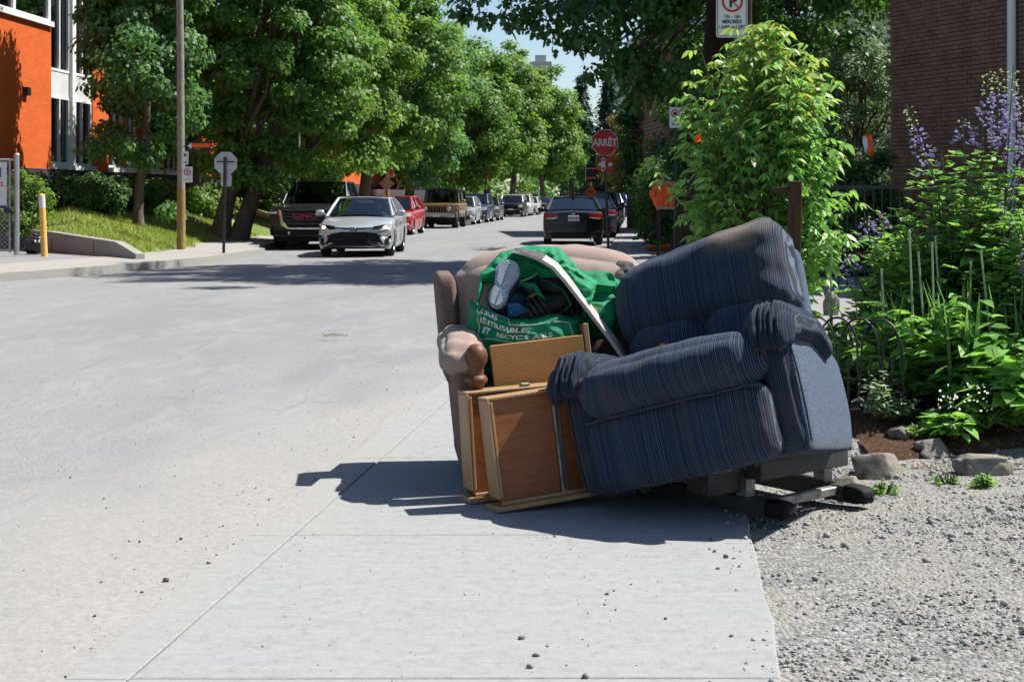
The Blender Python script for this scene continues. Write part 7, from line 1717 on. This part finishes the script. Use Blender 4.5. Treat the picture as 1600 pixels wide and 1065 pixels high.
skin_body('body', [(0, .05, .92), (0, .0, 1.10), (0, -.12, 1.32), (0, -.16, 1.45), (-.17, -.13, 1.38), (-.24, -.25, 1.18), (-.22, -.48, 1.05), (.17, -.13, 1.38), (.24, -.25, 1.18), (.22, -.48, 1.05), (-.10, .05, .88), (-.11, -.20, .62), (-.11, -.02, .30), (-.11, -.12, .26), (.10, .05, .88), (.11, -.28, .74), (.11, -.12, .40), (.11, -.22, .36)],
          [(0, 1), (1, 2), (2, 3), (2, 4), (4, 5), (5, 6), (2, 7), (7, 8), (8, 9), (0, 10), (10, 11), (11, 12), (12, 13), (0, 14), (14, 15), (15, 16), (16, 17)], [.15, .14, .15, .06, .07, .05, .04, .07, .05, .04, .09, .07, .05, .04, .09, .07, .05, .04], 'shirt_pale', e)
head(e, Vector((0, -.22, 1.60)), .11, 'hair', True)
bk = empty('bicycle', (q.x, Yp, road_z(q.x, Yp)), 0, 'bicycle ridden by the far cyclist', 'bicycle')
for y in (-.55, .48):
    mb = MB(); mb.tube([(0, y + .33 * math.cos(a), .34 + .33 * math.sin(a)) for a in [2 * PI * i / 24 for i in range(25)]], .018, 6, False); mb.build('wheel', 'rubber', bk)
mb = MB(); mb.tube([(0, .48, .34), (0, .10, .86), (0, -.40, .82), (0, -.02, .32), (0, .10, .86)], .02, 6); mb.tube([(0, -.55, .34), (0, -.38, .98)], .02, 6); mb.tube([(0, -.02, .32), (0, .48, .34)], .015, 6); mb.build('frame', 'sign_black', bk)
mb = MB(); mb.tube([(-.25, -.46, 1.02), (0, -.40, 1.0), (.25, -.46, 1.02)], .015, 6); mb.build('handlebar', 'sign_black', bk); mb = MB(); mb.cushion((0, .10, .90), (.14, .26, .06), .025, .005, 6); mb.build('saddle', 'sign_black', bk)
se = sil[0]; dloc = se.matrix_basis @ Vector((-.36, .28, 0)); e = empty('person', dloc, 0, 'driver in dark clothes behind the wheel of the silver sedan', 'person')
skin_body('body', [(0, .12, .50), (0, .14, .75), (0, .12, .98), (0, .10, 1.08), (-.19, .10, .97), (-.24, -.05, .80), (-.14, -.28, .86), (.19, .10, .97), (.24, -.05, .80), (.14, -.28, .88), (-.12, -.12, .48), (.12, -.12, .48)], [(0, 1), (1, 2), (2, 3), (2, 4), (4, 5), (5, 6), (2, 7), (7, 8), (8, 9), (0, 10), (0, 11)], [.17, .16, .16, .055, .075, .055, .04, .075, .055, .04, .10, .10], 'shirt_dark', e)
head(e, Vector((0, .07, 1.22)), .105, 'hair')
sw = MB(); sw.tube([Vector((.17 * math.cos(a), -.33 + .05 * math.sin(a), .86 + .17 * math.sin(a))) for a in [2 * PI * i / 20 for i in range(21)]], .014, 6, False); w_ = sw.build('steering_wheel', 'plastic_black', se); w_.matrix_local = se.matrix_basis.inverted() @ Matrix.Translation(dloc)
# dry twig and litter bits on the road edge
e = empty('twig', gd(523, 528, -.06) + Vector((0, 0, .02)), 0, 'small dry leafy twig lying on the road behind the armchair', 'twig'); mb = MB(); mb.tube([(-.10, 0, .0), (0, .02, .012), (.12, -.01, .0)], [.004, .003, .002], 5); mb.build('stick', 'bark', e)
rg = np.random.default_rng(3); P_ = np.c_[rg.uniform(-.12, .12, 26), rg.uniform(-.06, .06, 26), rg.uniform(0, .02, 26)]; np_mesh('leaves', leaf_cloud(P_, rg.normal(0, 1, P_.shape) * [1, 1, .2], np.c_[rg.normal(0, .3, (26, 2)), np.ones(26)], .03, .014, LEAF6, 0), 7, 'leaf_olive', e)
